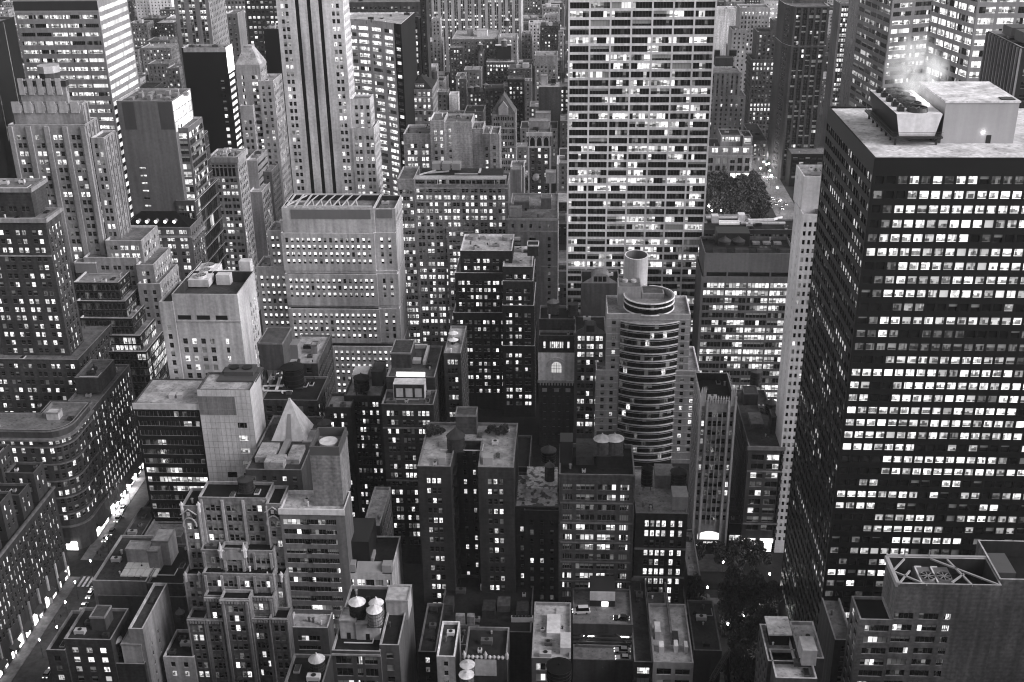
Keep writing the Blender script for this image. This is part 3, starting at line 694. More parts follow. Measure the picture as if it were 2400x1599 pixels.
for i in range(3):
    xc = x0 + (x1 - x0) * (.2 + .3 * i); m.poly([(xc + 1.4, Y - .03, zt - 8), (xc + 1.4, Y - .03, zt - 5)] + [(xc + 1.4 * math.cos(k * math.pi / 8), Y - .03, zt - 5 + 2.2 * math.sin(k * math.pi / 8)) for k in range(1, 8)] + [(xc - 1.4, Y - .03, zt - 5), (xc - 1.4, Y - .03, zt - 8)][0:2])
b.part('arch_window', m, wall_mat(.02, 'glass'))
b.bulk(zt - 1, 1240, 1288, 303, 4.5, 8, .3); b.bulk(zt - 1, 1255, 1290, 290, 6, 6, .35); b.finish()

# ---------------------------------------------------------------- white-banded roofs of the dark brick pair
b = Building('dark_brick_apartments', 'dark brick apartment pair with white stone roof edges and parapets', wall=.055, kind='brick', trim=.62, roof=.46, cop=.66)
Y = 500
dk = S(fh=3.62, bay=4.3, grp=2, w=1.35, g=.25, h=1.9, head=.6, top=3.4, lit=.33, blind=.4)
tl = b.block(Y, 1078, 1200, 588, 24, n=dk, e=SIDE)
b.block(Y - 1.2, 1066, 1197, 640, 22, n=dk, e=SIDE)
b.block(Y - 2.2, 1062, 1196, 733, 22, n=dk, e=SIDE)
tr = b.block(Y - 7, 1178, 1248, 625, 28, n=dk, w=SIDE)
b.block(Y - 8, 1178, 1250, 659, 30, n=dk, w=SIDE); b.block(Y - 9, 1177, 1252, 716, 30, n=dk, w=SIDE); b.block(Y - 10, 1177, 1253, 811, 30, n=dk, w=SIDE)
b.bulk(tl, 1236, 1262, 600, 5, 6, .06, 'brick')
m = MB(); z = tl['z']
for q in ((1110, 560), (1190, 562)):
    x, y = gp(q[0], q[1], z); m.cyl(x, y, z, z + 1.8, 2.6, 2.6, 12); m.box(x + 3, x + 6, y - 1, y + 1, z, z + 1.2)
b.part('roof_plant', m, wall_mat(.3, 'metal')); b.finish()

# ---------------------------------------------------------------- left group
b = Building('scalloped_crown_tower', 'grey art deco tower with a scalloped crown and round medallions', wall=.29, trim=.42)
Y = 490
vs = S(fh=3.75, bay=7.6, grp=2, w=1.75, g=.55, h=2.15, head=.5, top=4.2, lit=.28, pier=(2.2, .9), blind=.5, bands=())
sv = S(fh=3.75, bay=4.2, grp=1, w=1.7, h=2.1, lit=.3, pier=(1.0, .6))
dd_ = dpx(199, 292, Y, 226)
t3 = b.block(Y, 18, 199, 292, dd_, n=vs, w=sv)
t2 = b.block(Y + 4, 27, 192, 243, dd_ - 8, z0=t3['z'], n=S(fh=9, cols=[(.16, 1.5), (.34, 1.5), (.52, 1.5), (.7, 1.5), (.88, 1.5)], h=6.5, head=2.4, top=2.6, bot=0, lit=.1, pn=(1, 3)), w=sv, par=2.2)
t1 = b.block(Y + 8, 48, 157, 186, dd_ - 16, z0=t2['z'], n=S(fh=10, cols=[(.28, 1.8), (.53, 1.8), (.78, 1.8)], h=7.5, head=4.2, top=2, bot=0, lit=0, pn=(1, 3)), w=sv, par=2.6)
m = MB()
for t, n, h, d in ((t2, 6, 4.2, .5), (t1, 5, 6.2, .6)):
    w = (t['x1'] - t['x0'])
    for i in range(n):
        xc = t['x0'] + w * (i + .5) / n - w * .5 / n; m.box(xc, xc + w * .16 / 1.4, t['y0'] - d, t['y0'], t['z1'] - h, t['z1'] + .9)
    for i in range(n - (t is t1)):
        xc = t['x0'] + w * (i + .5) / n; ws = w * .27 / n * 1.3
        m.prism([(xc - ws, t['y0'] - .4), (xc + ws, t['y0'] - .4), (xc + ws, t['y0'] - .02), (xc - ws, t['y0'] - .02)], t['z1'] - h * .72, t['z1'] - h * .12)
        m.prism([(xc - ws * .7, t['y0'] - .45), (xc + ws * .7, t['y0'] - .45), (xc + ws * .7, t['y0'] - .02), (xc - ws * .7, t['y0'] - .02)], t['z1'] - h * .86, t['z1'] + .2)
b.part('scalloped_crest', m, wall_mat(.4))
m = MB(); xc = (t1['x0'] + t1['x1']) / 2; m.cyl(xc + 1, t1['y0'] + 7, t1['z'], t1['z'] + 5, 4.6, 4.6, 8, 0); m.cyl(xc + 1, t1['y0'] + 7, t1['z'] + 5, t1['z'] + 8, 5.0, 5.0, 8, 1)
b.part('crown_drum', m, [wall_mat(.1), wall_mat(.45)])
b.block(Y + 1, 212, 243, 323, 14, n=S(fh=3.75, bay=2.4, w=1.4, h=2.2, lit=.3), w=sv)
b.block(Y - 4, 246, 331, 564, 22, n=S(fh=3.75, bay=5.6, grp=2, w=1.7, h=2.1, top=1.8, lit=.45), w=S(fh=3.75, bay=3, w=1.5, h=2.2, lit=.5))
b.block(Y - 7, 195, 318, 604, 24, n=S(fh=3.75, bay=5.6, grp=2, w=1.7, h=2.1, top=3.2, lit=.15), w=SIDE)
b.block(Y - 9, 318, 359, 621, 24, n=S(fh=3.75, bay=4.5, grp=2, w=1.5, h=2.1, top=2.5, lit=.2), w=S(fh=3.75, bay=2.6, w=1.4, h=2.3, lit=.5))
b.block(Y - 12, 322, 374, 665, 26, n=S(fh=3.75, bay=4.5, grp=1, w=1.6, h=2.1, top=2.5, lit=.1), w=S(fh=3.75, bay=2.6, w=1.4, h=2.3, lit=.3))
b.finish()

b = Building('corniced_corner_tower', 'dark tower with a pale carved top storey and heavy cornice at left edge', wall=.09, kind='brick', trim=.3, cop=.34)
Y = 430
ct_ = S(fh=3.75, bay=6.2, grp=2, w=1.7, g=.8, h=2.1, head=.6, top=4.4, lit=.42, corn=(1.6, .9), bands=(3.0,), rowlit={0: .75, 1: .45, 2: .8}, frame=0)
d = dpx(105, 512, Y, 140)
t = b.block(Y, -60, 105, 512, d, n=ct_, w=S(fh=3.75, bay=3.0, w=1.5, h=2.3, top=4.4, lit=.4, corn=(1.6, .9)))
tp = b.block(Y + 5, -60, 70, 441, 14, z0=t['z'], n=S(fh=5.2, bay=5.4, grp=2, w=1.5, h=2.3, head=1.2, top=6.5, bot=.3, lit=0, corn=(1.6, .8)), w=S(fh=5, bay=3, w=1.6, h=3, top=5, lit=0, corn=(1.6, .8)))
b.block(Y - 6, -60, 182, 842, 40, n=S(fh=3.75, bay=6, grp=2, w=1.6, g=.7, h=2.0, top=1.5, lit=.25), w=S(fh=3.75, bay=3.2, w=1.4, h=2.2, lit=.3))
b.finish()

b = Building('stepped_glass_building', 'dark glass office building stepping back in five mullioned tiers', wall=.04, kind='metal', trim=.3, roof=.3, cop=.5)
Y0 = 455; tl = [(662, 172, 277, 306), (706, 179, 293, 328), (746, 187, 309, 348), (786, 195, 328, 373), (824, 195, 342, 388)]
for i, (yt, xl, xr, xb) in enumerate(tl):
    Y = Y0 + (4 - i) * 3.4
    gl = S(fh=3.75, bay=1.95, w=1.72, h=3.0, head=.4, top=.7, bot=0, m=.25, lit=(.02, .02, .03, .25, .12)[i], pn=(1, 1), rec=.1, run=.5, lv=.8, mull=.11, frame=1, blind=.0, rowlit={1: .9} if i == 3 else {})
    gs = S(fh=3.75, bay=1.95, w=1.72, h=3.0, head=.4, top=.7, bot=0, m=.25, lit=(.03, .04, .1, .4, .3)[i], pn=(1, 1), rec=.1, run=.6, lv=.7, mull=.11, frame=1)
    z0 = 0 if i == 4 else at(xl, tl[i + 1][0], Y0 + (3 - i) * 3.4)[1] - 2.2
    t = b.block(Y, xl, xr, yt, min(34, dpx(xr, yt, Y, xb) + 3), z0=z0, n=gl, w=gs, par=.8)
    if i == 0: b.bulk(t, 178, 228, 640, 5, 5, .25, 'metal'); b.bulk(t, 190, 240, 628, 4, 6, .3, 'panel', lip=False)
b.finish()

b = Building('blank_slab_tower', 'smooth grey windowless slab with a glowing white corner box', wall=.19, kind='panel', trim=.2, span=.1, roof=.2)
Y = 545
t = b.block(Y, 272, 402, 237, 30, n=S(fh=3.9, cols=[(.30, 3.2)], h=.9, head=.9, top=32, lit=1.6, pn=(2, 1), rec=.1, lv=1.1), w=S(fh=5.2, bay=4.6, w=4.3, h=4.9, head=.1, top=.4, bot=0, lit=3, rv=0, lv=2.2, maxrows=3, rec=.1, bfix=1.0))
m = MB(); m.box(t['x0'] + 2.6, t['x0'] + 8.4, Y - .05, Y, t['z1'] - 14, t['z1'] - .6); m.box(t['x1'] - 7.0, t['x1'] - .2, Y - .05, Y, t['z1'] - 14, t['z1'] - .6); b.part('louvre_panel', m, wall_mat(.11, 'metal'))
t2 = b.block(Y + 4, 392, 440, 300, 24, n=S(fh=3.9, bay=9, w=8.6, h=2.7, lit=.5, pn=(4, 1), rec=.1, run=.5), w=S(fh=3.9, bay=4, w=3.6, h=2.7, lit=.25, pn=(2, 1), rec=.1))
m = MB()
for k in range(9): m.box(t['x0'] + 4 + k * 3.0, t['x0'] + 6 + k * 3.0, Y + 6 + (k % 3) * 5, Y + 9 + (k % 3) * 5, t['z'], t['z'] + 1.4 + (k % 2))
b.part('roof_plant', m, wall_mat(.25, 'metal'))
b.finish()

b = Building('glass_setback_building', 'dark glass building with slanting ribbon floors beside the pale corner tower', wall=.12, kind='glass', trim=.35, roof=.15, cop=.35)
Y = 556
rb = S(fh=7.0, bay=40, w=30, h=6.0, head=.5, top=.6, lit=.1, pn=(10, 1), rec=.05, run=.4, lv=.5, blind=0, bands=range(0, 12), bandh=.35, bandd=.1)
b.block(Y, 405, 432, 350, 40, n=S(fh=3.9, bay=5, w=4.6, h=2.8, lit=.45, pn=(3, 1), rec=.1), w=rb)
b.block(Y - 12, 412, 456, 470, 40, n=S(fh=3.9, bay=5, w=4.6, h=2.8, lit=.3, pn=(3, 1), rec=.1), w=rb)
b.finish()

b = Building('black_box_tower', 'black windowless tower with a bright striped side and pale rim', wall=.018, kind='metal', trim=.45, cop=.5, roof=.2)
Y = 628
t = b.block(Y, 425, 529, 112, dpx(529, 112, Y, 543), n=S(fh=3.8, cols=[(.84, 1.9)], h=1.9, head=.6, top=17, lit=.3, pn=(1, 1), rec=.08), w=S(fh=3.8, bay=30, w=26, h=2.1, head=.2, top=15, lit=3, rv=0, pn=(5, 1), lv=1.5, rec=.1, bfix=1.0))
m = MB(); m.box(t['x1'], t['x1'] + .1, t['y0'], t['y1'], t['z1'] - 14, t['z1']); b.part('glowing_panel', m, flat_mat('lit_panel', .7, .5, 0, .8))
m = MB(); m.box(t['x0'] + 1, t['x1'], Y - .08, Y, t['z1'] - 2.4, t['z1'] - .1); b.part('pale_rim', m, wall_mat(.4))
b.finish()

b = Building('truncated_pyramid_tower', 'pale stone tower with a flat-topped pyramid roof', wall=.4, trim=.5, roof=.35)
Y = 668; x0, x1 = at(551, 152, Y)[0], at(608, 152, Y)[0]; zt = at(580, 152, Y)[1]
st = S(fh=3.8, cols=[(.25, 1.6), (.75, 3.6)], h=2.2, top=5.5, lit=.4, pn=(2, 1))
b.tier([(x0, Y), (x1, Y), (x1, Y + 15), (x0, Y + 15)], 0, zt, [st, S(fh=3.8, bay=3, w=1.6, h=2.2, lit=.3), None, None], par=.3)
m = MB(); k = .36; zc = at(580, 111, Y + 7)[1]
lo = [(x0, Y), (x1, Y), (x1, Y + 15), (x0, Y + 15)]; xm, ym = (x0 + x1) / 2, Y + 7.5; hi = [(xm + (p[0] - xm) * k, ym + (p[1] - ym) * k) for p in lo]
for i in range(4): j = (i + 1) % 4; m.quad((*lo[i], zt), (*lo[j], zt), (*hi[j], zc), (*hi[i], zc))
m.prism(hi, zc, zc + 1.2); b.part('pyramid_roof', m, wall_mat(.42, 'roof'))
b.block(Y - 1, 604, 640, 190, 22, n=S(fh=3.8, cols=[(.3, 1.6), (.7, 1.6)], h=2.2, lit=.2), w=S(fh=3.8, bay=3, w=1.6, h=2.2, lit=.45))
b.block(Y - 4, 562, 592, 248, 14, n=S(fh=3.8, bay=3.5, w=1.6, h=2.2, top=8, lit=.15), w=SIDE); b.finish()

b = Building('arcaded_pale_tower', 'tall pale tower with an arcade of piers under its cornice', wall=.44, trim=.5, roof=.35)
Y = 610; d = dpx(555, 368, Y, 575)
t = b.block(Y, 487, 555, 368, d, n=S(fh=3.75, bay=5.2, grp=2, w=1.7, g=.3, h=2.1, top=11.6, lit=.42, corn=(3, 1.0), bands=(-1.6, 0)), w=S(fh=3.75, bay=3.3, w=1.7, h=2.3, top=6, lit=.12, corn=(3, 1.0)))
m = MB()
for i in range(6): x = t['x0'] + 1.5 + i * 2.3; m.box(x, x + 1.5, Y - .06, Y, t['z1'] - 11, t['z1'] - 4.4)
b.part('arcade_window', m, wall_mat(.03, 'glass'))
m = MB(); rr_ = random.Random(4)
for k in range(14): x = rr_.uniform(t['x0'] + 1, t['x1'] - 3); y = rr_.uniform(Y + 2, Y + d - 3); m.box(x, x + rr_.uniform(.8, 3), y, y + rr_.uniform(.8, 3), t['z'], t['z'] + rr_.uniform(.6, 2.2))
b.part('roof_clutter', m, wall_mat(.5, 'metal')); b.bulk(t, 508, 540, 345, 6, 7, .4); b.finish()

b = Building('mansard_roof_building', 'stone block under a black mansard roof with glowing round dormers', wall=.2, trim=.34, roof=.03)
Y = 532; d = dpx(446, 533, Y, 474); x0, x1 = at(287, 533, Y)[0], at(446, 533, Y)[0]; zt = at(366, 533, Y)[1]
b.tier([(x0, Y), (x1, Y), (x1, Y + d), (x0, Y + d)], 0, zt, [S(fh=3.75, bay=6.0, grp=2, w=1.75, g=.3, h=2.1, head=.8, top=.6, lit=.72, rowlit={0: .9, 1: 1, 2: 1, 4: .9}, bands=(1.0,), bandh=1.0, bandd=.9), S(fh=3.75, bay=3.2, w=1.5, h=2.3, lit=.3, bands=(1.0,), bandh=1.0, bandd=.9), None, None], par=.3)
m = MB(); zc = at(360, 492, Y + 14)[1]; lo = [(x0, Y + .4), (x1 - .4, Y + .4), (x1 - .4, Y + d - .4), (x0, Y + d - .4)]; hi = [(x0 + 6, Y + 14), (x1 - 12, Y + 14), (x1 - 12, Y + d - 5), (x0 + 6, Y + d - 5)]
for i in range(4): j = (i + 1) % 4; m.quad((*lo[i], zt - .3), (*lo[j], zt - .3), (*hi[j], zc), (*hi[i], zc))
m.poly([(*p, zc) for p in hi]); b.part('mansard_roof', m, wall_mat(.02, 'roof'))
for i in range(5):
    px = (324, 345, 366, 387.5, 409)[i]; x, y = gp(px, 519, zt + 3.2)
    y = Y + 3.3; x = at(px, 519, y)[0]; zc_ = at(px, 519, y)[1]
    m = MB(); n = 12
    ring = [(x + .85 * math.cos(2 * math.pi * k / n), zc_ + .85 * math.sin(2 * math.pi * k / n)) for k in range(n)]
    m.poly([(p[0], y - .8, p[1]) for p in ring], 0)
    for k in range(n): a, c = ring[k], ring[(k + 1) % n]; m.quad((a[0], y - .8, a[1]), (a[0], y + 2, a[1]), (c[0], y + 2, c[1]), (c[0], y - .8, c[1]), 1)
    b.part('round_dormer', m, [flat_mat('dormer_glow', .7, .5, 0, .6), wall_mat(.3)])
b.bulk(zc, 336, 392, 492, 5, 7, .05, 'metal'); b.bulk(zc - 2, 300, 335, 492, 8, 7, .08, 'metal'); b.finish()

b = Building('white_plant_roof_building', 'pale windowless-topped building with big fans on its sunken roof', wall=.43, kind='stone', trim=.5, roof=.1, cop=.45)
Y = 402; d = dpx(556, 690, Y, 596)
wf = S(fh=3.75, cols=[(.11, 1.9), (.25, 1.9), (.39, 1.9), (.53, 1.9), (.76, 1.3)], h=2.4, head=.6, top=18, lit=.3, rec=.4, blind=.5)
t = b.block(Y, 402, 556, 690, d, n=wf, w=S(fh=3.75, cols=[(.62, 1.4), (.74, 1.4), (.86, 1.4)], h=2.3, top=9, lit=.35), par=4.5)
m = MB(); w = t['x1'] - t['x0']
for (a, c) in ((.05, .25), (.34, .54), (.63, .81)): m.box(t['x0'] + w * a, t['x0'] + w * c, Y - .05, Y, t['z1'] - 10.6, t['z1'] - 8.8)
b.part('louvre_slot', m, wall_mat(.02, 'metal'))
m = MB(); m.box(t['x0'], t['x1'] + .2, Y - .3, Y - .02, t['z1'] - 11.4, t['z1'] - 10.9); b.part('string_course', m, wall_mat(.4))
b.block(Y - 1, 372, 404, 708, 22, n=S(fh=3.75, bay=4, w=1.6, h=2.2, top=9, lit=.1)); b.bulk(t, 508, 540, 668, 4.2, 6, .55, 'panel', lip=False); b.bulk(t, 562, 588, 640, 5, 4, .5, 'panel', lip=False)
b.finish(); FANROOF = t
z = t['z']; r_ = empty('fan_bank', (*gp(470, 672, z), z), 'long pale cooling unit with three big fans on the sunken roof', 'cooling unit')
m = MB(); m.box(-4.2, 4.2, -2, 17, .6, 3.6, 0, True); m.build('casing', wall_mat(.55, 'panel'), r_)
for k in range(3):
    m = MB(); m.cyl(0, 1.4 + k * 6, 3.6, 4.6, 2.6, 2.4, 22, 0, False); m.cyl(0, 1.4 + k * 6, 3.8, 3.85, 2.4, 2.4, 22, 1)
    sh = m.build('fan', [wall_mat(.5, 'panel'), wall_mat(.06, 'metal')], r_); m = MB()
    for q in range(4): m.bar((-2.3 * math.cos(q * .785), 1.4 + k * 6 - 2.3 * math.sin(q * .785), 4.4), (2.3 * math.cos(q * .785), 1.4 + k * 6 + 2.3 * math.sin(q * .785), 4.4), .12)
    m.build('fan_blade', wall_mat(.3, 'metal'), sh)
for q in (-3.6, 3.2): m = MB(); m.box(q, q + .4, -1.6, 16.6, 0, .6); m.build('skid', wall_mat(.1, 'metal'), r_)
m = MB()
for q in (-4.1, 4.1): m.bar((q, -2, 4.5), (q, 17, 4.5), .06)
m.build('railing', wall_mat(.6, 'metal'), r_)

b = Building('small_cornice_block', 'narrow pale block with a white terrace behind the arcaded tower', wall=.36, trim=.5, roof=.5)
b.block(638, 575, 602, 376, 24, n=None, w=S(fh=4, bay=30, w=24, h=1.6, pn=(6, 1), lit=.05)); b.block(628, 583, 613, 450, 30, n=None, w=S(fh=3.8, bay=3, w=1.8, h=2.6, lit=.1)); b.finish()
b = Building('flat_roof_midrise', 'grey midrise with a broad empty roof left of the striped tower', wall=.2, trim=.3, roof=.3)
b.block(648, 604, 636, 402, dpx(636, 402, 648, 662), n=S(bay=3.5, w=1.5, lit=.05), w=S(bay=2.6, w=1.4, h=2.3, lit=.08)); b.finish()

# ---------------------------------------------------------------- Fifth avenue side, lower left
b = Building('rounded_corner_building', 'dark corner building with a rounded facade and heavy cornices', wall=.1, trim=.2, roof=.2)
rc = S(fh=3.75, bay=3.7, grp=1, w=1.5, h=2.2, head=.8, top=3.6, bot=11, lit=.36, bands=(0, 1, 3, 5, 7, 9), bandh=.5, bandd=.45, blind=.3)
zc = 54.6; xr_, Yf = -190.5, 372.0
rad_ = 8.0; P0 = (-262, Yf); cpt = [(xr_ - rad_ + rad_ * math.sin(t), Yf + rad_ - rad_ * math.cos(t)) for t in [i * math.pi / 2 / 5 for i in range(6)]]
pts = [P0] + cpt + [(xr_, Yf + 23), (xr_ - 15, Yf + 23), (xr_ - 15, Yf + 13), (-262, Yf + 13)]
rseg = dict(rc); rseg['cols'] = [(.5, 1.5)]
t = b.tier(pts, 0, zc, [rc] + [rseg] * 5 + [rc, None, None, None, None], par=1.2)
for grow, zz, h in ((1.1, zc - 4.6, .7), (.9, zc - .6, .7), (.9, 11.2, .6)):
    m = MB(); o = inset(pts, -grow); m.prism(o, zz, zz + h, 0, True) if zz < zc - 1 else [m.quad((*o[i], zz), (*o[(i + 1) % len(o)], zz), (*o[(i + 1) % len(o)], zz + h), (*o[i], zz + h)) for i in range(len(o))]
    b.part('cornice', m, b.tm)
def shopfront(bd, a, c, z0, z1, n, e, name='shop_window'):
    W = math.hypot(c[0] - a[0], c[1] - a[1]); ux, uy = (c[0] - a[0]) / W, (c[1] - a[1]) / W; nx, ny = uy, -ux
    for i in range(n):
        u0, u1 = W * (i + .08) / n, W * (i + .92) / n; m = MB(); P = lambda u, z, d: (a[0] + ux * u + nx * d, a[1] + uy * u + ny * d, z)
        m.quad(P(u0, z0, .12), P(u1, z0, .12), P(u1, z1, .12), P(u0, z1, .12), 0)
        for (q0, q1, w0, w1) in ((u0 - .12, u1 + .12, z1, z1 + .25), (u0 - .12, u0, z0, z1), (u1, u1 + .12, z0, z1)):
            m.quad(P(q0, w0, .2), P(q1, w0, .2), P(q1, w1, .2), P(q0, w1, .2), 1)
        bd.part(name, m, [flat_mat('shop_glow_%s' % e, .8, .4, 0, e), wall_mat(.08, 'metal')])
def awning(bd, a, c, z, out, drop, g=.02):
    W = math.hypot(c[0] - a[0], c[1] - a[1]); ux, uy = (c[0] - a[0]) / W, (c[1] - a[1]) / W; nx, ny = uy * out, -ux * out
    A, B_ = (a[0], a[1], z), (c[0], c[1], z); C, D = (c[0] + nx, c[1] + ny, z - drop), (a[0] + nx, a[1] + ny, z - drop); E_, F = (C[0], C[1], C[2] - .4), (D[0], D[1], D[2] - .4)
    m = MB(); m.quad(D, C, B_, A); m.quad(F, E_, C, D); m.poly([A, (A[0], A[1], z - drop), D]); m.poly([B_, C, (B_[0], B_[1], z - drop)])
    bd.part('awning', m, flat_mat('awning_cloth_%d' % int(g * 100), g, .8))
shopfront(b, (-222, Yf), (-194, Yf), .6, 4.6, 5, 1.6)
awning(b, (-214, Yf - .15), (-206, Yf - .15), 6.4, 1.7, 1.4); awning(b, (-204.5, Yf - .15), (-196.5, Yf - .15), 6.4, 1.7, 1.4)
shopfront(b, (xr_, Yf + 9), (xr_, Yf + 22), .6, 4.2, 3, 1.2); awning(b, (xr_ + .15, Yf + 10), (xr_ + .15, Yf + 21), 6.6, 2.0, 1.6)
b.bulk(t, 110, 138, 985, 3.0, 4, .4)
m = MB(); z = t['z']
for k in range(5): m.box(-238 + k * 2, -236.6 + k * 2, Yf + 7, Yf + 10, z + 2.0, z + 3.6)
m.box(-240, -226, Yf + 5, Yf + 11, z, z + 2.0); b.part('rooftop_cooler', m, wall_mat(.62, 'panel'))
b.finish()

b = Building('dark_avenue_building', 'dark avenue building behind the rounded corner one with lit side windows', wall=.09, kind='brick', trim=.2, roof=.2)
b.tier([(-262, 397), (-204, 397), (-204, 420), (-262, 420)], 0, 30, [S(lit=.5, top=1.2), None, None, None])
b.tier([(-204, 396), (-191, 396), (-191, 440), (-204, 440)], 0, 50, [S(lit=.2, top=1.2), S(fh=3.7, bay=3.0, w=1.3, h=2.2, lit=.55, bot=7), None, None])
b.tier([(-203, 412), (-193, 412), (-193, 430), (-203, 430)], 50, 57, [None] * 4)
sr_ = random.Random(6)
for i in range(9): y = 398 + i * 4.6; shopfront(b, (-191, y), (-191, y + sr_.uniform(1.8, 4.2)), .5, sr_.uniform(2.2, 4.2), 1, sr_.choice((1.5, 4, 9, 14)))
for i in (1, 4, 6): awning(b, (-190.85, 398 + i * 4.6), (-190.85, 402 + i * 4.6), 5.2, 1.8, 1.4, .03)
b.finish()
b = Building('pale_low_avenue_house', 'low pale two-window-high house beside the glowing bend of the avenue', wall=.4, trim=.5)
b.tier([(-215, 441), (-190.5, 441), (-190.5, 470), (-215, 470)], 0, 15, [None, S(fh=4.2, bay=3.4, w=1.6, h=2.2, top=1.6, bot=4, lit=.35), None, None])
for i in range(6): y = 442 + i * 4.4; shopfront(b, (-190.5, y), (-190.5, y + sr_.uniform(2, 4)), .5, sr_.uniform(2.4, 3.8), 1, sr_.choice((6, 14, 25)))
b.finish()

b = Building('stepped_pavilion_building', 'dark avenue building with rows of small stepped roof pavilions', wall=.075, trim=.2, roof=.035, cop=.14)
xe = -191.5
pv = S(fh=3.6, bay=2.6, w=1.2, h=2.0, head=.7, top=1.6, bot=.5, lit=.4, blind=.2)
b.tier([(-262, 283), (xe, 283), (xe, 357), (-262, 357)], 0, 39, [None, S(fh=3.7, bay=2.5, w=1.1, h=2.2, head=.7, top=3.0, bot=10, lit=.42, corn=(.8, .5)), None, None])
for i in range(6):
    y1 = 356 - i * 12.5; hgt = 52 + i * 1.5 - (3 if i % 2 else 0); y0 = y1 - 8
    b.tier([(xe - 12 - i * 2.2, y0), (xe - 1.5, y0), (xe - 1.5, y1), (xe - 12 - i * 2.2, y1)], 38, hgt - 2, [pv, pv, None, None], par=.9)
    b.tier([(xe - 26 - i * 2.2, y0 - 2), (xe - 12 - i * 2.2, y0 - 2), (xe - 12 - i * 2.2, y1 - 1), (xe - 26 - i * 2.2, y1 - 1)], 38, hgt + 6, [pv, pv, None, None], par=.9)
sr_ = random.Random(2)
for i in range(13): y = 284 + i * 5.6; shopfront(b, (xe, y), (xe, y + sr_.uniform(2.2, 5)), .5, sr_.uniform(2.6, 5.4), 1, sr_.choice((.5, 1.0, 1.0, 2.5)))
for i in range(7): awning(b, (xe + .15, 286 + i * 10), (xe + .15, 291 + i * 10), 6.0, 1.8, 1.5, .03)
for i in range(10): y = 285 + i * 7.6; m = MB(); m.box(xe, xe + .5, y, y + .9, 0, 12); b.part('pilaster', m, wall_mat(.4))
b.finish()

b = Building('marble_panel_tower', 'white marble-panelled block with few openings over a dark glass wing', wall=.58, kind='panel', trim=.55, span=.03, roof=.4, cop=.12)
Y = 372; d = dpx(585, 914, Y, 609)
t = b.block(Y, 461, 585, 914, d, n=S(fh=5.45, cols=[(.78, 3.5)], h=2.3, head=1.6, top=12.0, lit=.6, pn=(1, 1), rec=.2, blind=.2), par=.8)
m = MB()
for i in range(12):
    x = t['x0'] + (t['x1'] - t['x0']) * i / 11; m.box(x - .04, x + .04, Y - .035, Y, 0, t['z1'])
z = t['z1'] - 2.7
while z > 2: m.box(t['x0'], t['x1'], Y - .035, Y, z - .04, z + .04); z -= 2.72
for i in range(1, 10): y = Y + d * i / 10; m.box(t['x1'], t['x1'] + .035, y - .04, y + .04, 0, t['z1'])
b.part('panel_joint', m, wall_mat(.32, 'metal'))
m = MB(); m.box(t['x0'], t['x1'] - 6, Y - .03, Y - .005, t['z1'] - 10.5, t['z1'] - 2.8); b.part('weathered_panel', m, wall_mat(.24, 'stone'))
w = t['x1'] - t['x0']; m = MB()
for k in range(3): x = t['x0'] + w * .38; zz = t['z1'] - 37.2 - k * 5.3; m.box(x, x + 3.6, Y - .06, Y, zz, zz + 2.3)
b.part('dark_opening', m, wall_mat(.02, 'glass'))
m = MB(); z = t['z']; m.box(t['x0'] + 5, t['x0'] + 20, Y + 8, Y + 20, z, z + .7); m.box(t['x0'] + 7, t['x0'] + 18, Y + 12, Y + 19, z + .7, z + 2.4)
b.part('roof_plant_deck', m, wall_mat(.12, 'metal'))
m = MB()
for k in range(2): m.cyl(t['x0'] + 10 + k * 5, Y + 15.5, z + 2.4, z + 3.0, 1.9, 1.9, 16, 0)
b.part('roof_fan', m, wall_mat(.03, 'metal'))
gw = S(wm=2, fh=4.05, bay=9, w=8.6, h=2.2, head=.9, top=2.4, bot=1, lit=.3, pn=(5, 1), rec=.12, run=.55, lv=.8, blind=.0, rowlit={0: .03, 3: .12, 4: .05, 5: .03})
tw = b.tier([(-163, Y + 1), (t['x0'], Y + 1), (t['x0'], Y + 22), (-163, Y + 22)], 0, at(400, 946, Y + 1)[1], [gw, None, None, S(lit=.2)], par=.5)
m = MB(); m.box(-163.3, t['x0'], Y + .6, Y + 1, tw['z1'] - 2.4, tw['z1'] + .1); b.part('pale_fascia', m, wall_mat(.5, 'panel'))
m = MB(); m.box(-163, t['x0'], Y + .88, Y + .98, 0, tw['z1'] - 2.4)
m = MB()
for q in (402, 421): x, y = gp(q, 935, tw['z']); m.box(x - 1, x + 1, y, y + 2.5, tw['z'], tw['z'] + 1.6)
b.part('roof_vent', m, wall_mat(.5, 'metal')); b.finish()

b = Building('pyramid_roof_house', 'low building crowned by a steep smooth white pyramid', wall=.12, trim=.3, roof=.1)
zb_ = 50.0; p0 = gp(636, 1034, zb_); xx0, xx1, yy = at(636, 1034, p0[1])[0], at(718, 1034, p0[1])[0], p0[1]; d = xx1 - xx0
b.tier([(xx0 - 4, yy - 22), (xx1 + 3, yy - 22), (xx1 + 3, yy + d + 6), (xx0 - 4, yy + d + 6)], 0, zb_ + .6, [S(lit=.1), None, None, None], par=.6)
ap = at(674, 936, yy + d * .5)[1]; m = MB(); k = .06; xm, ym = (xx0 + xx1) / 2, yy + d / 2
lo = [(xx0, yy), (xx1, yy), (xx1, yy + d), (xx0, yy + d)]; hi = [(xm + (p[0] - xm) * k, ym + (p[1] - ym) * k) for p in lo]
for i in range(4): j = (i + 1) % 4; m.quad((*lo[i], zb_), (*lo[j], zb_), (*hi[j], ap), (*hi[i], ap))
m.prism(hi, ap, ap + .4); b.part('pyramid', m, wall_mat(.55, 'panel'))
m = MB(); A = lambda f, s: (xm + s, yy + d / 2 * f - .35, zb_ + (ap - zb_) * f)
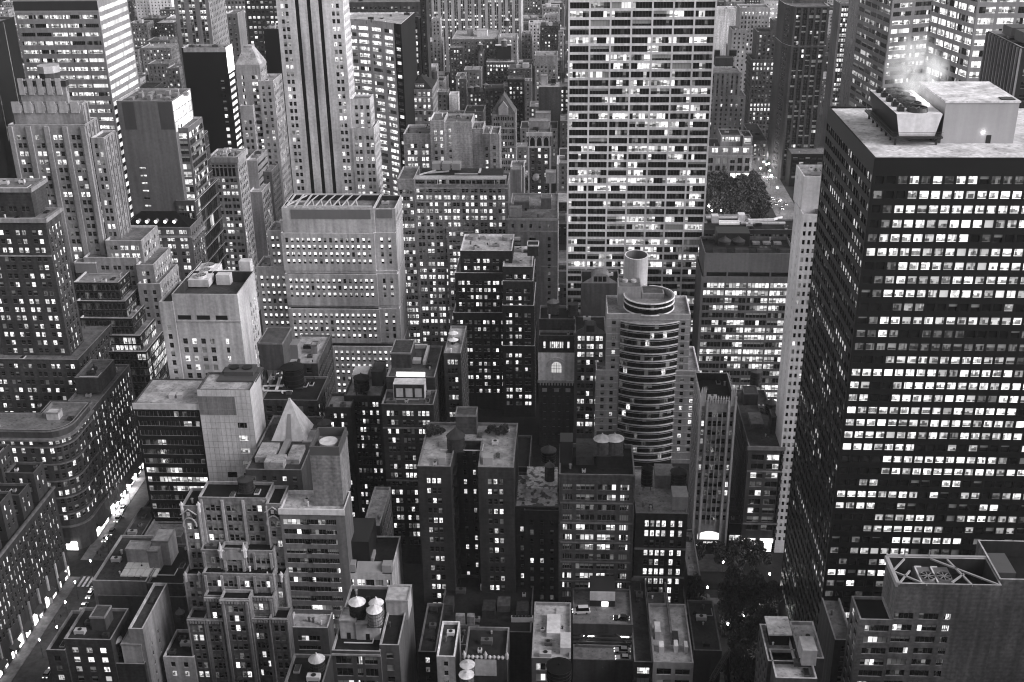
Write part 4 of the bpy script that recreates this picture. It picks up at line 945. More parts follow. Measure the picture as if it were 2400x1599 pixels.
m.quad(A(0, -1.1), A(0, 1.1), A(.66, .6), A(.66, -.6)); m.quad(A(0, 1.1), (xm + 1.1, yy + .3, zb_), (xm + .6, yy + d / 2 * .66 + .3, zb_ + (ap - zb_) * .66), A(.66, .6)); m.box(xm - 1.1, xm + 1.1, yy - 16, yy - .4, zb_, zb_ + 1.4); b.part('duct_rib', m, wall_mat(.3, 'metal'))
m = MB(); m.box(xx0 - 2, xm - 2, yy - 16, yy - 5, zb_, zb_ + 2.2); m.box(xm + 3, xx1 + 1, yy - 17, yy - 6, zb_, zb_ + 2); m.box(xm - 4, xm + 3, yy - 21, yy - 15, zb_, zb_ + 3); b.part('roof_shed', m, wall_mat(.4, 'roof'))
b.finish()

b = Building('light_penthouse_building', 'narrow building with a pale box penthouse carrying a dark tank', wall=.1, trim=.4, roof=.3)
Y = 366; t = b.block(Y, 704, 782, 1092, 24, n=S(lit=.1)); 
PH = b.block(Y + 1, 737, 773, 1046, 14, z0=t['z'], n=None); b.wm = wall_mat(.34, 'panel'); b.bulk(t, 712, 738, 1075, 7, 10, .36, 'panel'); b.finish()

b = Building('roof_pipe_building', 'dark midrise whose low roof is covered with white pipes', wall=.1, kind='brick', trim=.2, roof=.05)
Y = 402; t = b.block(Y, 611, 744, 938, 22, n=S(fh=4, bay=4, w=2.4, h=2.6, lit=.02), w=S(lit=.1)); z = t['z']
m = MB()
def pline(p, q, r=.35):
    a, c = gp(p[0], p[1], z), gp(q[0], q[1], z); m.bar((*a, z + .8), (*c, z + .8), r)
for p, q in (((616, 909), (686, 907)), ((616, 920), (686, 921)), ((646, 920), (655, 890)), ((650, 918), (660, 888)), ((628, 900), (640, 874)), ((634, 888), (644, 888)), ((632, 893), (645, 893)), ((648, 878), (660, 872)), ((664, 906), (684, 906)), ((660, 921), (663, 926)), ((617, 912), (617, 920))): pline(p, q, .26)
b.part('roof_pipe', m, wall_mat(.75, 'panel')); b.finish()
b = Building('speckled_side_building', 'midrise with a pale roof and a long side wall of small lit windows', wall=.1, kind='brick', trim=.25, roof=.4)
Y = 425; t = b.block(Y, 668, 744, 852, 30, n=S(fh=3.7, bay=5, w=2.2, h=2.2, lit=.5, top=1.5), w=S(fh=3.6, bay=2.4, w=1.0, h=2.2, lit=.26, top=3)); b.bulk(t, 612, 668, 868, 12, 16, .13, 'stone'); b.bulk(t, 730, 744, 830, 4, 4, .35); b.bulk(t, 672, 700, 842, 6.5, 6, .3, 'metal', lip=False); b.finish()

b = Building('white_dormer_building', 'dark brick office building with a white three-window penthouse on its terrace', wall=.075, kind='brick', trim=.22, roof=.14, cop=.3)
Y = 368
df = S(fh=3.72, bay=6.2, grp=3, w=1.2, g=.28, h=2.1, head=.7, top=2.0, lit=.42, bands=(2, 8), blind=.5)
t2 = b.block(Y, 894, 1016, 948, 12, n=df, w=S(fh=3.72, bay=2.2, w=1.0, h=2.2, lit=.04))
t1 = b.block(Y + 12, 905, 1019, 884, dpx(1019, 884, Y + 12, 1038), n=None, w=S(fh=3.72, bay=2.2, w=1.0, h=2.4, lit=.05, top=3))
x, y = gp(958, 936, t2['z']); xa, xb = at(923, 936, y)[0], at(996, 936, y)[0]; z = t2['z']
m = MB(); m.box(xa, xb, y, y + 5, z, z + 6.2); b.part('dormer_penthouse', m, wall_mat(.55, 'panel'))
b.facade((xa + .2, y - .06), (xb - .2, y - .06), z + .4, z + 6.0, S(fh=5, bay=4.0, w=2.6, h=3.6, head=1.2, top=.3, bot=0, lit=.6, pn=(2, 1), m=.4))
m = MB(); m.box(xa + .5, xb - .5, y + 6, y + 6.2, z + 6.3, z + 8.2); b.part('skylight_strip', m, flat_mat('skylight_glow', .8, .4, 0, .4))
b.bulk(t1, 918, 964, 862, 6, 12, .1, 'brick'); 
m = MB(); zz = t1['z']; a = gp(1003, 835, zz); m.box(a[0] - 1, a[0], a[1] - 8, a[1] + 8, zz, zz + 1.6); m.box(a[0] - 11, a[0], a[1] + 7, a[1] + 8, zz, zz + 1.6); m.box(a[0] - 9, a[0] - 2, a[1] - 7, a[1] - 4, zz, zz + 1.4); b.part('roof_duct', m, wall_mat(.5, 'panel'))
b.finish()
b = Building('umbrella_terrace_building', 'slender brick building with a sunlit-grey roof terrace and parasols', wall=.09, kind='brick', trim=.25, roof=.45, cop=.3)  # the terrace roof is one even pale grey of its own
t = b.block(388, 1040, 1080, 828, 26, n=S(fh=3.7, bay=4.6, grp=3, w=1.1, g=.25, lit=.5), w=S(bay=3, lit=.15)); PARASOL = t; b.finish()

b = Building('dark_tank_building', 'nearly black brick building with a pale sunken roof below the office block', wall=.05, kind='brick', trim=.1, roof=.3, cop=.12)
Y = 392; t = b.block(Y, 806, 893, 928, dpx(893, 928, Y, 897) + 20, n=S(fh=3.7, bay=5.0, grp=3, w=1.0, g=.25, h=2, lit=.2)); DARKTANK = t; b.bulk(t, 872, 898, 905, 6, 10, .12); b.bulk(t, 826, 862, 900, 4, 8, .5, 'panel', lip=False)
b.block(Y - 7, 762, 822, 955, 12, n=S(fh=3.7, bay=5.0, grp=2, w=1.0, lit=.2)); b.finish()

# ---------------------------------------------------------------- centre foreground
b = Building('gothic_apartment_building', 'brown-grey gothic apartment house with pointed gables and turrets', wall=.27, kind='brick', trim=.38, roof=.025, cop=.34)
gs = S(fh=3.7, bay=6.0, grp=3, w=1.4, g=.3, h=2.4, head=.6, top=2.1, lit=.12, blind=.6, lv=1.1, pier=(.8, .4), pierm=1, frame=1)
g2 = dict(gs); g2.update(cols=[(.33, 1.4), (.67, 1.4)], lit=.14)
def gt(Y, xl, xr, yt, dep, sp, z0=0): return b.block(Y, xl, xr, yt, dep, z0=z0, n=sp)
t = gt(306, 464, 624, 1167, 10, gs); gt(304, 424, 464, 1186, 11, g2); gt(304, 622, 658, 1181, 11, g2)
gt(301, 470, 640, 1290, 6, gs); gt(297, 474, 640, 1345, 5, gs); gt(299.5, 430, 476, 1347, 6, g2); gt(299, 621, 668, 1348, 6, g2)
gt(293.5, 478, 640, 1398, 4, gs); gt(290, 515, 583, 1404, 5, gs); gt(292, 438, 480, 1450, 6, g2); gt(292, 478, 524, 1452, 4, gs); gt(291, 630, 674, 1450, 6, g2); gt(293, 585, 632, 1446, 4, gs)
gt(300, 517, 573, 1286, 4, gs)
m = MB()
def finial(px, py, Y, r, h):
    x, z = at(px, py, Y); m.cyl(x, Y + .5, z - 2.5, z, r, r, 8); m.cyl(x, Y + .5, z, z + .4, r * 1.3, r * 1.3, 8); m.cyl(x, Y + .5, z + .4, z + h, r * .9, .05, 8)
for px in (516, 571): finial(px, 1292, 299.6, .8, 3.2)
for px, py, Y in ((433, 1350, 299), (466, 1350, 299), (626, 1350, 298.6), (658, 1350, 298.6), (424, 1186, 303.6), (464, 1186, 303.6)): finial(px, py, Y, .55, 1.4)
b.part('finial', m, wall_mat(.5))
m = MB(); x0, z0 = at(519, 1302, 299.5); x1 = at(571, 1302, 299.5)[0]; n = 8
top = [(x0 + (x1 - x0) * i / n, 299.5, z0 + 2.6 * math.sin(math.pi * i / n) * .9) for i in range(n + 1)]
m.poly([(x0, 299.5, z0 - 1.6), (x1, 299.5, z0 - 1.6)] + top[::-1]); b.part('arched_gable', m, wall_mat(.4))
m = MB()
for (px, py, Y) in ((443, 1215, 303.8), (640, 1210, 303.8)):
    xc, zc_ = at(px, py, Y)
    for k in range(8):
        a, c = math.pi * k / 8, math.pi * (k + 1) / 8; m.bar((xc + 2.2 * math.cos(a), Y - .1, zc_ - 3 + 3.2 * math.sin(a)), (xc + 2.2 * math.cos(c), Y - .1, zc_ - 3 + 3.2 * math.sin(c)), .16)
    m.bar((xc - 2.6, Y - .1, zc_ + 1.4), (xc, Y - .1, zc_ + 3.4), .16); m.bar((xc + 2.6, Y - .1, zc_ + 1.4), (xc, Y - .1, zc_ + 3.4), .16); m.box(xc - .5, xc + .5, Y - .2, Y, zc_ + 1.0, zc_ + 2.4)
b.part('gothic_ornament', m, wall_mat(.42))
m = MB()
for Y, xl, xr, py in ((293.3, 478, 520, 1400), (293.3, 583, 640, 1398), (289.8, 515, 583, 1406), (291.8, 438, 524, 1452), (291, 585, 674, 1449)):
    (x0, z0), (x1, z1) = at(xl, py, Y), at(xr, py, Y); k = int((x1 - x0) / .9)
    for i in range(k): m.box(x0 + i * .9, x0 + i * .9 + .55, Y - .45, Y, z0 - 1.3, z0 - .2)
    m.box(x0, x1, Y - .5, Y, z0 - .2, z0 + .15)
b.part('corbel_course', m, wall_mat(.4)); GOTH = t; b.finish()

b = Building('modern_white_roof_slab', 'modern ribbon-window slab with a dirty white roof and stone lift tower', wall=.2, kind='stone', trim=.45, roof=.5, cop=.6)
Y = 303; d = dpx(807, 1193, Y, 822)
sl = S(fh=3.66, bay=8.2, w=7.4, h=1.9, head=1.0, top=2.2, lit=.06, pn=(6, 1), rec=.2, run=.5, m=.6, blind=.3, lv=1.2)
t = b.block(Y, 654, 807, 1194, d, n=S(fh=3.66, cols=[(.24, 8.2), (.52, 7.2), (.77, 3.6)], h=1.9, head=1.0, top=2.8, lit=.05, pn=(6, 1), rec=.2, run=.6, blind=.3, lv=1.3, rowlit={0: .3, 7: .25}), par=1.3)
m = MB(); m.box(t['x0'] - .3, t['x1'] + .1, Y - .3, Y, t['z1'] - 1.9, t['z1'] + .1); b.part('white_fascia', m, wall_mat(.6, 'panel'))
b.wm_keep = b.wm
x0, x1, y0, y1, zt = b.bulk(t, 738, 806, 1187, 18.5, 13, .25, 'brick', name='lift_tower', lip=False)
m = MB()
for q in ((x0, x1, y0 - .01, y0 + .5), (x0, x1, y1 - .5, y1), (x0, x0 + .5, y0 + .5, y1 - .5), (x1 - .5, x1, y0 + .5, y1 - .5)): m.box(*q, zt, zt + 3.0)
b.part('tower_rim', m, wall_mat(.13, 'metal'))
m = MB(); m.cyl((x0 + x1) / 2, (y0 + y1) / 2, zt, zt + 1.6, 2.9, 2.9, 24); b.part('white_tank_lid', m, wall_mat(.6, 'panel'))
b.block(Y - 8, 675, 768, 1471, 10, n=S(fh=3.66, bay=8, w=7.2, h=2.0, lit=.15, pn=(6, 1), run=.5, top=2.6)); b.finish()

b = Building('white_front_house', 'low building with a white classical front and tin mansard roof', wall=.5, trim=.6, roof=.05)
Y = 304; d = 21
t = b.block(Y, 813, 918, 1342, d, n=S(fh=3.9, cols=[(.1, 1.1), (.3, 2.5), (.5, 2.7), (.71, 2.5), (.91, 1.1)], h=2.4, head=.8, top=2.0, lit=.1, pn=(2, 1), bands=(1,)), par=.4)
m = MB(); x0, x1 = t['x0'], t['x1']; w = x1 - x0; z = t['z1']
m.poly([(x0 + w * .2, Y, z), (x0 + w * .78, Y, z), (x0 + w * .76, Y + 2.5, z + 2.6), (x0 + w * .22, Y + 2.5, z + 2.6)]); m.box(x0, x0 + w * .19, Y, Y + 3, z - .4, z + 2.8); m.box(x0 + w * .79, x1, Y, Y + 3, z - .4, z + 2.8); b.part('tin_mansard', m, wall_mat(.36, 'metal'))
b.bulk(t, 796, 868, 1324, 9, 14, .045, 'metal', lip=False); m = MB(); a = gp(875, 1305, t['z']); m.box(a[0] - .6, a[0] + .6, a[1] - 3, a[1] + 2, t['z'], t['z'] + 1.5); b.part('roof_unit', m, wall_mat(.4, 'metal')); b.finish()
b = Building('strip_roof_annex', 'low annex with a long pale strip roof behind the white classical front', wall=.2, trim=.3, roof=.42)
b.block(338, 850, 890, 1232, 26, n=SIDE, w=S(bay=2.4, w=1.1, h=2.2, lit=.1)); b.finish()

b = Building('three_tank_building', 'low stone building with three white-capped water tanks on its roof', wall=.12, trim=.3, roof=.04, cop=.34)
Y = 252; d = 30
t = b.block(Y, 777, 891, 1526, d, n=S(fh=4.2, cols=[(.24, 4.6), (.56, 1.6), (.8, 3.6)], h=2.7, head=.9, top=1.0, lit=.18, pn=(3, 1), bands=(0,)))
t3 = t; b.bulk(t, 799, 836, 1497, 6.0, 6, .4, door=True); bx = b.bulk(t, 836, 892, 1500, 5.4, 7, .42, door=True); b.bulk(t, 907, 958, 1452, 6.5, 7, .4)
tb2 = b.block(Y + 1, 889, 935, 1512, 28, n=S(lit=.05, fh=4.2, w=2), w=None); b.finish(); TT = (t, bx)
b = Building('dark_capped_roof_building', 'black-roofed low building with one pale-capped tank at the bottom edge', wall=.05, trim=.1, roof=.03)
zz = 62; a = gp(730, 1540, zz); DK = b.tier([(at(690, 1540, a[1])[0], a[1] - 22), (at(778, 1540, a[1])[0], a[1] - 22), (at(778, 1540, a[1])[0], a[1]), (at(690, 1540, a[1])[0], a[1])], 0, zz + 1, [None] * 4); b.finish()

b = Building('court_apartment_house', 'dark H-shaped apartment house with a deep light court and planted roof', wall=.075, kind='brick', trim=.16, roof=.42, cop=.26)
Y = 314; ap_ = S(fh=3.72, cols=[(.32, 1.25), (.48, 1.25), (.64, 1.25)], h=2.0, head=.7, top=3.6, lit=.4, blind=.4)
z1 = (at(1016, 1094, Y)[1] + at(1160, 1095, Y)[1]) / 2
X = lambda px: at(px, 1094, Y)[0]; yb = gp(1090, 990, z1)[1]
cs = S(fh=3.72, bay=3.2, w=1.2, h=2.0, lit=.14, top=3.6)
pts = [(X(978), Y), (X(1056), Y), (X(1058), Y + 17), (X(1118), Y + 17), (X(1120), Y), (X(1204), Y), (X(1204), yb), (X(978), yb)]
t = b.tier(pts, 0, z1, [ap_, cs, S(fh=3.72, bay=3.4, w=1.1, h=1.9, lit=.22, top=3), cs, ap_, None, None, None])
b.bulk(t, 1069, 1117, 1018, 7, 6, .13, 'brick'); b.bulk(t, 1028, 1044, 1090, 2.6, 3, .35, 'metal', lip=False); b.bulk(t, 1132, 1155, 1090, 2.6, 3, .4, 'metal', lip=False)
m = MB(); x0, z0 = at(1054, 1060, Y + 15); 
for i in range(14):
    z = z1 - 5 - i * 4
    if z > 4: m.box(X(1058), X(1058) + .9, Y + 3, Y + 9, z, z + .12); m.bar((X(1058) + .9, Y + 3, z + 1), (X(1058) + .9, Y + 9, z + 1), .05); m.box(X(1118) - .9, X(1118), Y + 3, Y + 9, z, z + .12); m.bar((X(1118) - .9, Y + 3, z + 1), (X(1118) - .9, Y + 9, z + 1), .05)
b.part('fire_escape', m, wall_mat(.05, 'metal')); COURT = t; b.finish()

b = Building('flaking_roof_building', 'dark brick building with a flaking white upper roof', wall=.06, kind='brick', trim=.1, roof=.5); b.roofm = wall_mat(.55, 'flake')
Y = 318; t = b.block(Y, 1206, 1310, 1188, 22, n=S(fh=3.7, bay=5, grp=2, w=1.1, g=.25, lit=.2, top=7)); b.bulk(t, 1232, 1306, 1166, 3.5, 14, .55, 'flake', lip=False); FLAKE = t; b.block(Y - 1.2, 1228, 1312, 1197, 3, n=S(fh=3.7, bay=3.2, w=1.2, lit=.2, top=3)); b.finish()

b = Building('twin_tank_loft', 'brick loft building with four wide bays and twin water tanks', wall=.115, kind='brick', trim=.2, roof=.05, cop=.26)
Y = 310; lf = S(fh=3.72, cols=[(.13, 3.6), (.27 + .075, 1.4), (.345 + .065, 1.4), (.475, 1.4), (.54, 1.4) if 0 else (.28, 1.4), (.615, 6.6), (.885, 3.4)], h=2.1)
lf = S(fh=3.72, cols=[(.115, 3.0), (.35, 5.8), (.635, 5.8), (.87, 2.9)], h=2.15, head=.9, top=2.6, lit=.27, pn=(4, 1), mull=.13, run=.5, blind=.45, lv=1.1, bands=(2, 4, 6, 8, 10), bandh=.5, bandd=.25, pier=(.9, .25))
z1 = at(1400, 1113, Y)[1]; yb = gp(1400, 1040, z1)[1]
t = b.tier([(at(1310, 1112, Y)[0], Y), (at(1489, 1112, Y)[0], Y), (at(1489, 1112, Y)[0], yb), (at(1310, 1112, Y)[0], yb)], 0, z1, [lf, None, None, None], par=1.4)
b.bulk(t, 1312, 1342, 1094, 9, 6, .06, 'metal', lip=False); TWINB = b.bulk(t, 1398, 1462, 1098, 8.5, 9, .05, 'brick', lip=False); b.bulk(t, 1350, 1392, 1090, 3, 12, .12, 'roof', lip=False); b.finish(); TWIN = t

b = Building('brick_loft_annex', 'brick annex with six bright tall windows and a wooden deck roof', wall=.08, kind='brick', trim=.3, roof=.36, cop=.34)
Y = 318; t = b.block(Y, 1490, 1612, 1204, 30, n=S(fh=3.75, cols=[(.22, 1.3), (.33, 1.3), (.44, 1.3), (.55, 1.3), (.72, 1.3), (.87, 1.3)], h=2.4, lit=.5, top=2.0, bands=(3, 6), rowlit={0: 1, 1: .8, 2: .02}, bandd=.5), e=S(lit=.1)); ANNEX = t
b.bulk(t, 1575, 1612, 1196, 5, 7, .4, 'panel', lip=False); b.bulk(t, 1535, 1578, 1145, 5, 8, .3, lip=False); b.finish()

b = Building('rooftop_parking_garage', 'open-roof parking garage with ramps, a lit kiosk and parked cars', wall=.1, trim=.3, roof=.25, cop=.2)
gz = 30.0; Ya = gp(1410, 1553, gz - 1)[1]
gx0, gx1 = at(1343, 1553, Ya)[0], at(1483, 1553, Ya)[0]
Yr = 300.0
tg = b.tier([(gx0, Ya), (gx1, Ya), (gx1, Yr - 15), (gx0, Yr - 15)], 0, gz, [S(fh=20, cols=[(.5, .3)], h=.1)] + [None] * 3, par=.9)
tg2 = b.tier([(gx0 - .2, Yr - 14), (gx1 + .2, Yr - 14), (gx1 + .2, Yr + 4), (gx0 - .2, Yr + 4)], gz + 3.4, gz + 7, [None] * 4, par=.9)
m = MB(); m.box(gx0 - .2, gx1 + .2, Yr - 11, Yr + 4, 0, gz + 3.3); b.part('deck_base', m, wall_mat(.1))
m = MB()
for k in range(3): m.box(gx0, gx1, Yr - 15.2 + k * .6, Yr - 14.8 + k * .6, gz + .6 + k * 1.1, gz + 1.1 + k * 1.1)
for s in (0, 1): m.bar((gx0 + 1 + s * (gx1 - gx0 - 2), Yr - 15, gz), (gx0 + 5 + s * (gx1 - gx0 - 10), Yr - 14, gz + 3.4), .3)
b.part('ramp_beam', m, wall_mat(.1, 'metal'))
m = MB()
for k in range(3):
    for s in (.18, .78): x = gx0 + (gx1 - gx0) * s; m.box(x, x + 3.2, Yr - 12 , Yr - 11.7, gz + .5 + k, gz + .7 + k, 0, True)
b.part('ramp_light', m, flat_mat('ramp_glow', .8, .4, 0, 4))
x, y = gp(1411, 1422, tg2['z']); xa, xb = at(1382, 1422, y)[0], at(1441, 1422, y)[0]; z = tg2['z']
m = MB(); m.box(xa, xb, y, y + 8, z, z + 6); b.part('kiosk', m, wall_mat(.06, 'metal'))
m = MB(); m.box(xa, xb, y - .15, y, z + 2.4, z + 5.8); b.part('kiosk_board', m, wall_mat(.6, 'panel'))
m = MB(); m.box(xa + 3.7, xa + 5.8, y - .1, y, z + .2, z + 1.9); b.part('kiosk_window', m, flat_mat('kiosk_glow', .8, .4, 0, 1))
b.finish()

def low(name, label, xl, xr, yt, z, dep, wall=.15, kind='brick', roof=.2, n=None, w=None, e=None, fin=True, cop=None, trim=None):
    b = Building(name, label, wall=wall, kind=kind, roof=roof, cop=cop, trim=trim); Y = YZ((xl + xr) / 2, yt, z)
    a, c = at(xl, yt, Y)[0], at(xr, yt, Y)[0]
    t = b.tier([(a, Y), (c, Y), (c, Y + dep), (a, Y + dep)], 0, z, [n, w, None, e]); 
    if fin: b.finish()
    return b, t
LW = S(fh=3.6, bay=3.2, w=1.3, h=2.0, top=1.5, lit=.15)
LB = S(fh=3.8, bay=6, w=5, h=2.3, top=1.4, lit=.2, pn=(3, 1), run=.4)
B1, T1 = low('pale_tin_roof_building', 'low building with a pale patched roof left of the parking garage', 1246, 1338, 1543, 44, 26, .16, 'stone', .42, S(fh=3.8, bay=5, w=4.2, h=2.5, top=1.2, lit=.35, pn=(3, 1)), fin=False, cop=.3)
B1.bulk(T1, 1281, 1313, 1494, 1.5, 9, .6, 'panel', lip=False); B1.bulk(T1, 1313, 1338, 1535, 2.5, 7, .5, 'panel', lip=False); B1.finish()
B1, T1 = low('white_box_roof_building', 'pale low building crowded with white roof boxes right of the garage', 1532, 1626, 1553, 36, 28, .45, 'panel', .36, S(fh=4.2, bay=12, w=4.6, h=2.3, top=1.6, lit=.05, grp=2, g=1.2, pn=(2, 1)), fin=False, cop=.3)
B1.bulk(T1, 1535, 1548, 1500, 3, 5, .5, 'panel', lip=False); B1.bulk(T1, 1545, 1556, 1530, 2, 3, .62, 'panel', lip=False); B1.bulk(T1, 1580, 1589, 1530, 2.4, 3, .62, 'panel', lip=False); B1.bulk(T1, 1604, 1612, 1530, 2, 3, .5, 'panel', lip=False); B1.bulk(T1, 1573, 1578, 1512, 1.2, 30, .2, 'brick', lip=False); B1.bulk(T1, 1576, 1590, 1512, 2.2, 4, .05, 'metal', lip=False); B1.finish()
low('dark_strip_building', 'thin dark building squeezed beside the garage, three skylights in a row', 1486, 1531, 1552, 34, 42, .07, 'brick', .08, LB)
low('twin_window_roof_house', 'small dark house behind the white roof boxes with a square skylight', 1520, 1566, 1452, 34, 14, .08, 'brick', .14, LW)
low('blank_corner_roof', 'wide dark flat roof at the edge of the tree-lined plaza', 1626, 1692, 1525, 22, 26, .09, 'stone', .09)
low('dark_garden_house', 'low dark house with a grey ledge below the court apartment house', 980, 1022, 1528, 32, 24, .07, 'brick', .06, LW)
B1, T1 = low('dark_back_roof', 'broad nearly black back roof beneath the court apartment house', 1026, 1245, 1480, 28, 30, .06, 'brick', .05, None, fin=False)
for q in ((1069, 1090, 1500, 6, 1.5, .3), (1095, 1112, 1490, 4, 2, .35), (1130, 1160, 1470, 3, 6, .08), (1165, 1195, 1455, 2.5, 5, .14), (1040, 1062, 1462, 4, 5, .1), (1210, 1238, 1470, 3, 5, .1)): B1.bulk(T1, q[0], q[1], q[2] - 20, q[3], q[4], q[5], 'brick', lip=False)
B1.finish()
low('pale_narrow_house', 'narrow pale house with nine small windows at the bottom edge', 1023, 1066, 1539, 45, 16, .45, 'stone', .1, S(fh=3.4, bay=3.0, w=1.2, h=1.8, top=1.0, lit=.25))
B1, T1 = low('finial_gable_house', 'flaking white gable with a row of stone finials at the bottom edge', 1088, 1188, 1543, 46, 14, .1, 'stone', .05, fin=False)
m = MB(); Y = T1['y0']
for i in range(11):
    x = T1['x0'] + (T1['x1'] - T1['x0']) * i / 10; h = 2.6 if i in (0, 5, 10) else 1.1
    m.cyl(x, Y, 46, 46 + h * .5, .45, .45, 8); m.cyl(x, Y, 46 + h * .5, 46 + h, .6, .05, 8)
B1.part('finial', m, wall_mat(.45)); m = MB(); m.box(T1['x0'] + 3, T1['x1'] - 3, Y - .3, Y, 40, 45.6); B1.part('white_panel', m, wall_mat(.5)); B1.finish(); FGH = T1
low('small_yard_house', 'small dark house with a pale chimney wall behind the finial gable', 1060, 1118, 1512, 30, 10, .08, 'brick', .07, LW)
low('low_rear_shed', 'low dark shed with a grey edge between the court house and the pale tin roof', 1130, 1200, 1470, 22, 8, .07, 'brick', .06)
low('narrow_grey_yard_wall', 'narrow grey wing below the court apartment house', 1000, 1050, 1490, 24, 6, .12, 'stone', .12)
low('strip_roof_house', 'thin house with a long pale strip roof at the plaza edge', 1612, 1642, 1349, 12, 30, .1, 'stone', .3)
low('dim_plaza_house', 'dim house with small lit windows facing the plaza edge', 1566, 1612, 1440, 22, 24, .08, 'brick', .1, LW)
B1, T1 = low('skylight_hall', 'light-walled low hall with a large gridded skylight by the avenue', 215, 342, 1362, 24.5, 28, .25, 'stone', .1, None, e=None, fin=False, cop=.45)
m = MB(); z = T1['z']
a = gp(278, 1356, z); c = gp(342, 1330, z)
for i in range(5):
    for j in range(2): x0 = a[0] + i * 2.6; y0 = a[1] + 1 + j * 4.2; m.box(x0 + .15, x0 + 2.45, y0 + .15, y0 + 4.0, z, z + .5 + .1 * j)
B1.part('skylight', m, flat_mat('skylight_pane', .5, .3, 0, .03)); B1.bulk(T1, 300, 362, 1322, 6, 5, .42, 'stone'); B1.finish()
B1, T1 = low('plain_wall_building', 'plain grey blank-walled building with one glass-block window', 229, 434, 1398, 19, 14, .12, 'stone', .05, S(fh=8, cols=[(.12, 3.2)], h=2.6, top=4.5, bot=0, lit=2, pn=(3, 2), lv=.3), fin=False); B1.finish()
B1, T1 = low('dark_rear_block', 'dark low block with two pale bulkheads behind the skylight hall', 344, 430, 1368, 24, 24, .12, 'brick', .04, None, fin=False); B1.bulk(T1, 352, 376, 1338, 8, 8, .35); B1.bulk(T1, 364, 402, 1325, 10, 8, .38); B1.finish()
low('pale_ledge_roof', 'low building with a pale flat roof in front of the glass wing', 336, 424, 1258, 15, 20, .2, 'stone', .34)
low('dark_wedge_roof', 'dark low building with a wedge-shaped grey roof by the avenue', 279, 324, 1268, 14, 24, .1, 'brick', .13)
low('black_yard_shed', 'black flat-roofed shed in the dark yard below the glass wing', 322, 440, 1212, 10, 30, .04, 'brick', .02)
B1, T1 = low('corner_loft', 'dark brick corner loft with three rows of wide lit windows', 149, 259, 1499, 30, 16, .08, 'brick', .06, S(fh=3.75, bay=4.2, w=2.0, h=2.1, head=1.2, top=2.0, bot=2, lit=.75, pn=(1, 1), blind=.6, m=.8), fin=False, cop=.3)
B1.block(T1['y0'] - .8, 108, 152, 1524, 20, n=S(fh=3.75, bay=4.2, w=2.0, h=2.1, top=1.6, lit=.5, pn=(1, 1))); B1.block(T1['y0'] + .5, 257, 338, 1556, 18, n=None); CL = T1
z = at(300, 1556, T1['y0'] + .5)[1] - 1; B1.bulk(z, 292, 338, 1556, 7.5, 8, .4); B1.bulk(T1, 216, 250, 1478, 5, 6, .1); B1.finish(); CLZ = z
B1, T1 = low('pale_party_wall_building', 'tall narrow building with a pale blank party wall beside the corner loft', 300, 334, 1474, 33, 24, .3, 'stone', .1, None, w=S(fh=3.8, cols=[(.2, 1.0), (.45, 1.0)], h=1.6, lit=.05, top=8))
low('white_town_house', 'small white town house lit from below at the bottom edge', 382, 454, 1540, 16.3, 14, .5, 'stone', .06, S(fh=3.6, bay=4.4, grp=1, w=1.5, h=2.1, top=1.4, lit=.4))  # white is the wall's own colour, no lamp stands below

# ---------------------------------------------------------------- bottom right
b = Building('fan_roof_office', 'plain concrete office with twin fans inside a braced open roof', wall=.17, kind='brick', trim=.3, roof=.03, cop=.38)
Y = 250; x0, x1 = at(2106, 1367, Y)[0], at(2348, 1375, Y)[0]; zt = at(2220, 1370, Y)[1]; d = dpx(2106, 1367, Y, 2079)
fo = S(fh=3.75, cols=[(.1, 5.0), (.345, 5.0), (.53, 1.9)], h=2.0, head=.9, top=8.4, lit=.18, pn=(4, 1), run=.55, mull=.08, blind=.3, lv=1.2)
t = b.tier([(x0, Y), (x1, Y), (x1, Y + d), (x0, Y + d)], 0, zt, [fo, None, None, None], par=5.0)
wg = at(2016, 1452, Y)[0]; zw = at(2050, 1453, Y)[1]
tw = b.tier([(wg, Y + .05), (x0, Y + .05), (x0, Y + d * .85), (wg, Y + d * .85)], 0, zw, [S(fh=3.75, cols=[(.55, 6.3)], h=2.0, head=.9, top=.9, lit=.25, pn=(5, 1), run=.55, mull=.08), None, None, S(fh=3.75, bay=3.4, w=2.4, h=2.1, lit=.12, top=1.2)], par=.8)
te = b.tier([(x1 + .02, Y + 2), (x1 + 40, Y + 2), (x1 + 40, Y + d + 8), (x1 + .02, Y + d + 8)], 0, zt + .5, [None] * 4, par=5)
z = zt - .3; A = lambda fx, fy: (x0 + (x1 - x0) * fx, Y + d * fy, z); m = MB()
for p, q in (((0, 0), (.17, .5)), ((.28, 0), (0, .48)), ((0, .48), (.17, .95)), ((.42, 1), (1, .02)), ((.6, .95), (.72, 0)), ((.53, .1), (.69, .42))): m.bar(A(*p), A(*q), .22)
for fx in (.17, .42): m.bar(A(fx, 1), (A(fx, 1)[0], A(fx, 1)[1], z + 2.6), .14)
m.box(x0, x1, Y + d, Y + d + .8, z - .8, z + .6); m.box(x0 - .6, x0, Y, Y + d, z - .8, z + .6); b.part('roof_brace', m, wall_mat(.36, 'metal'))
zz = t['z']; m = MB()
for k in range(2):
    xc = x0 + (x1 - x0) * (.33 + .16 * k); m.box(xc - 2.4, xc + 2.4, Y + 2.5, Y + d * .8, zz, zz + 3.6); 
b.part('fan_housing', m, wall_mat(.2, 'metal'))
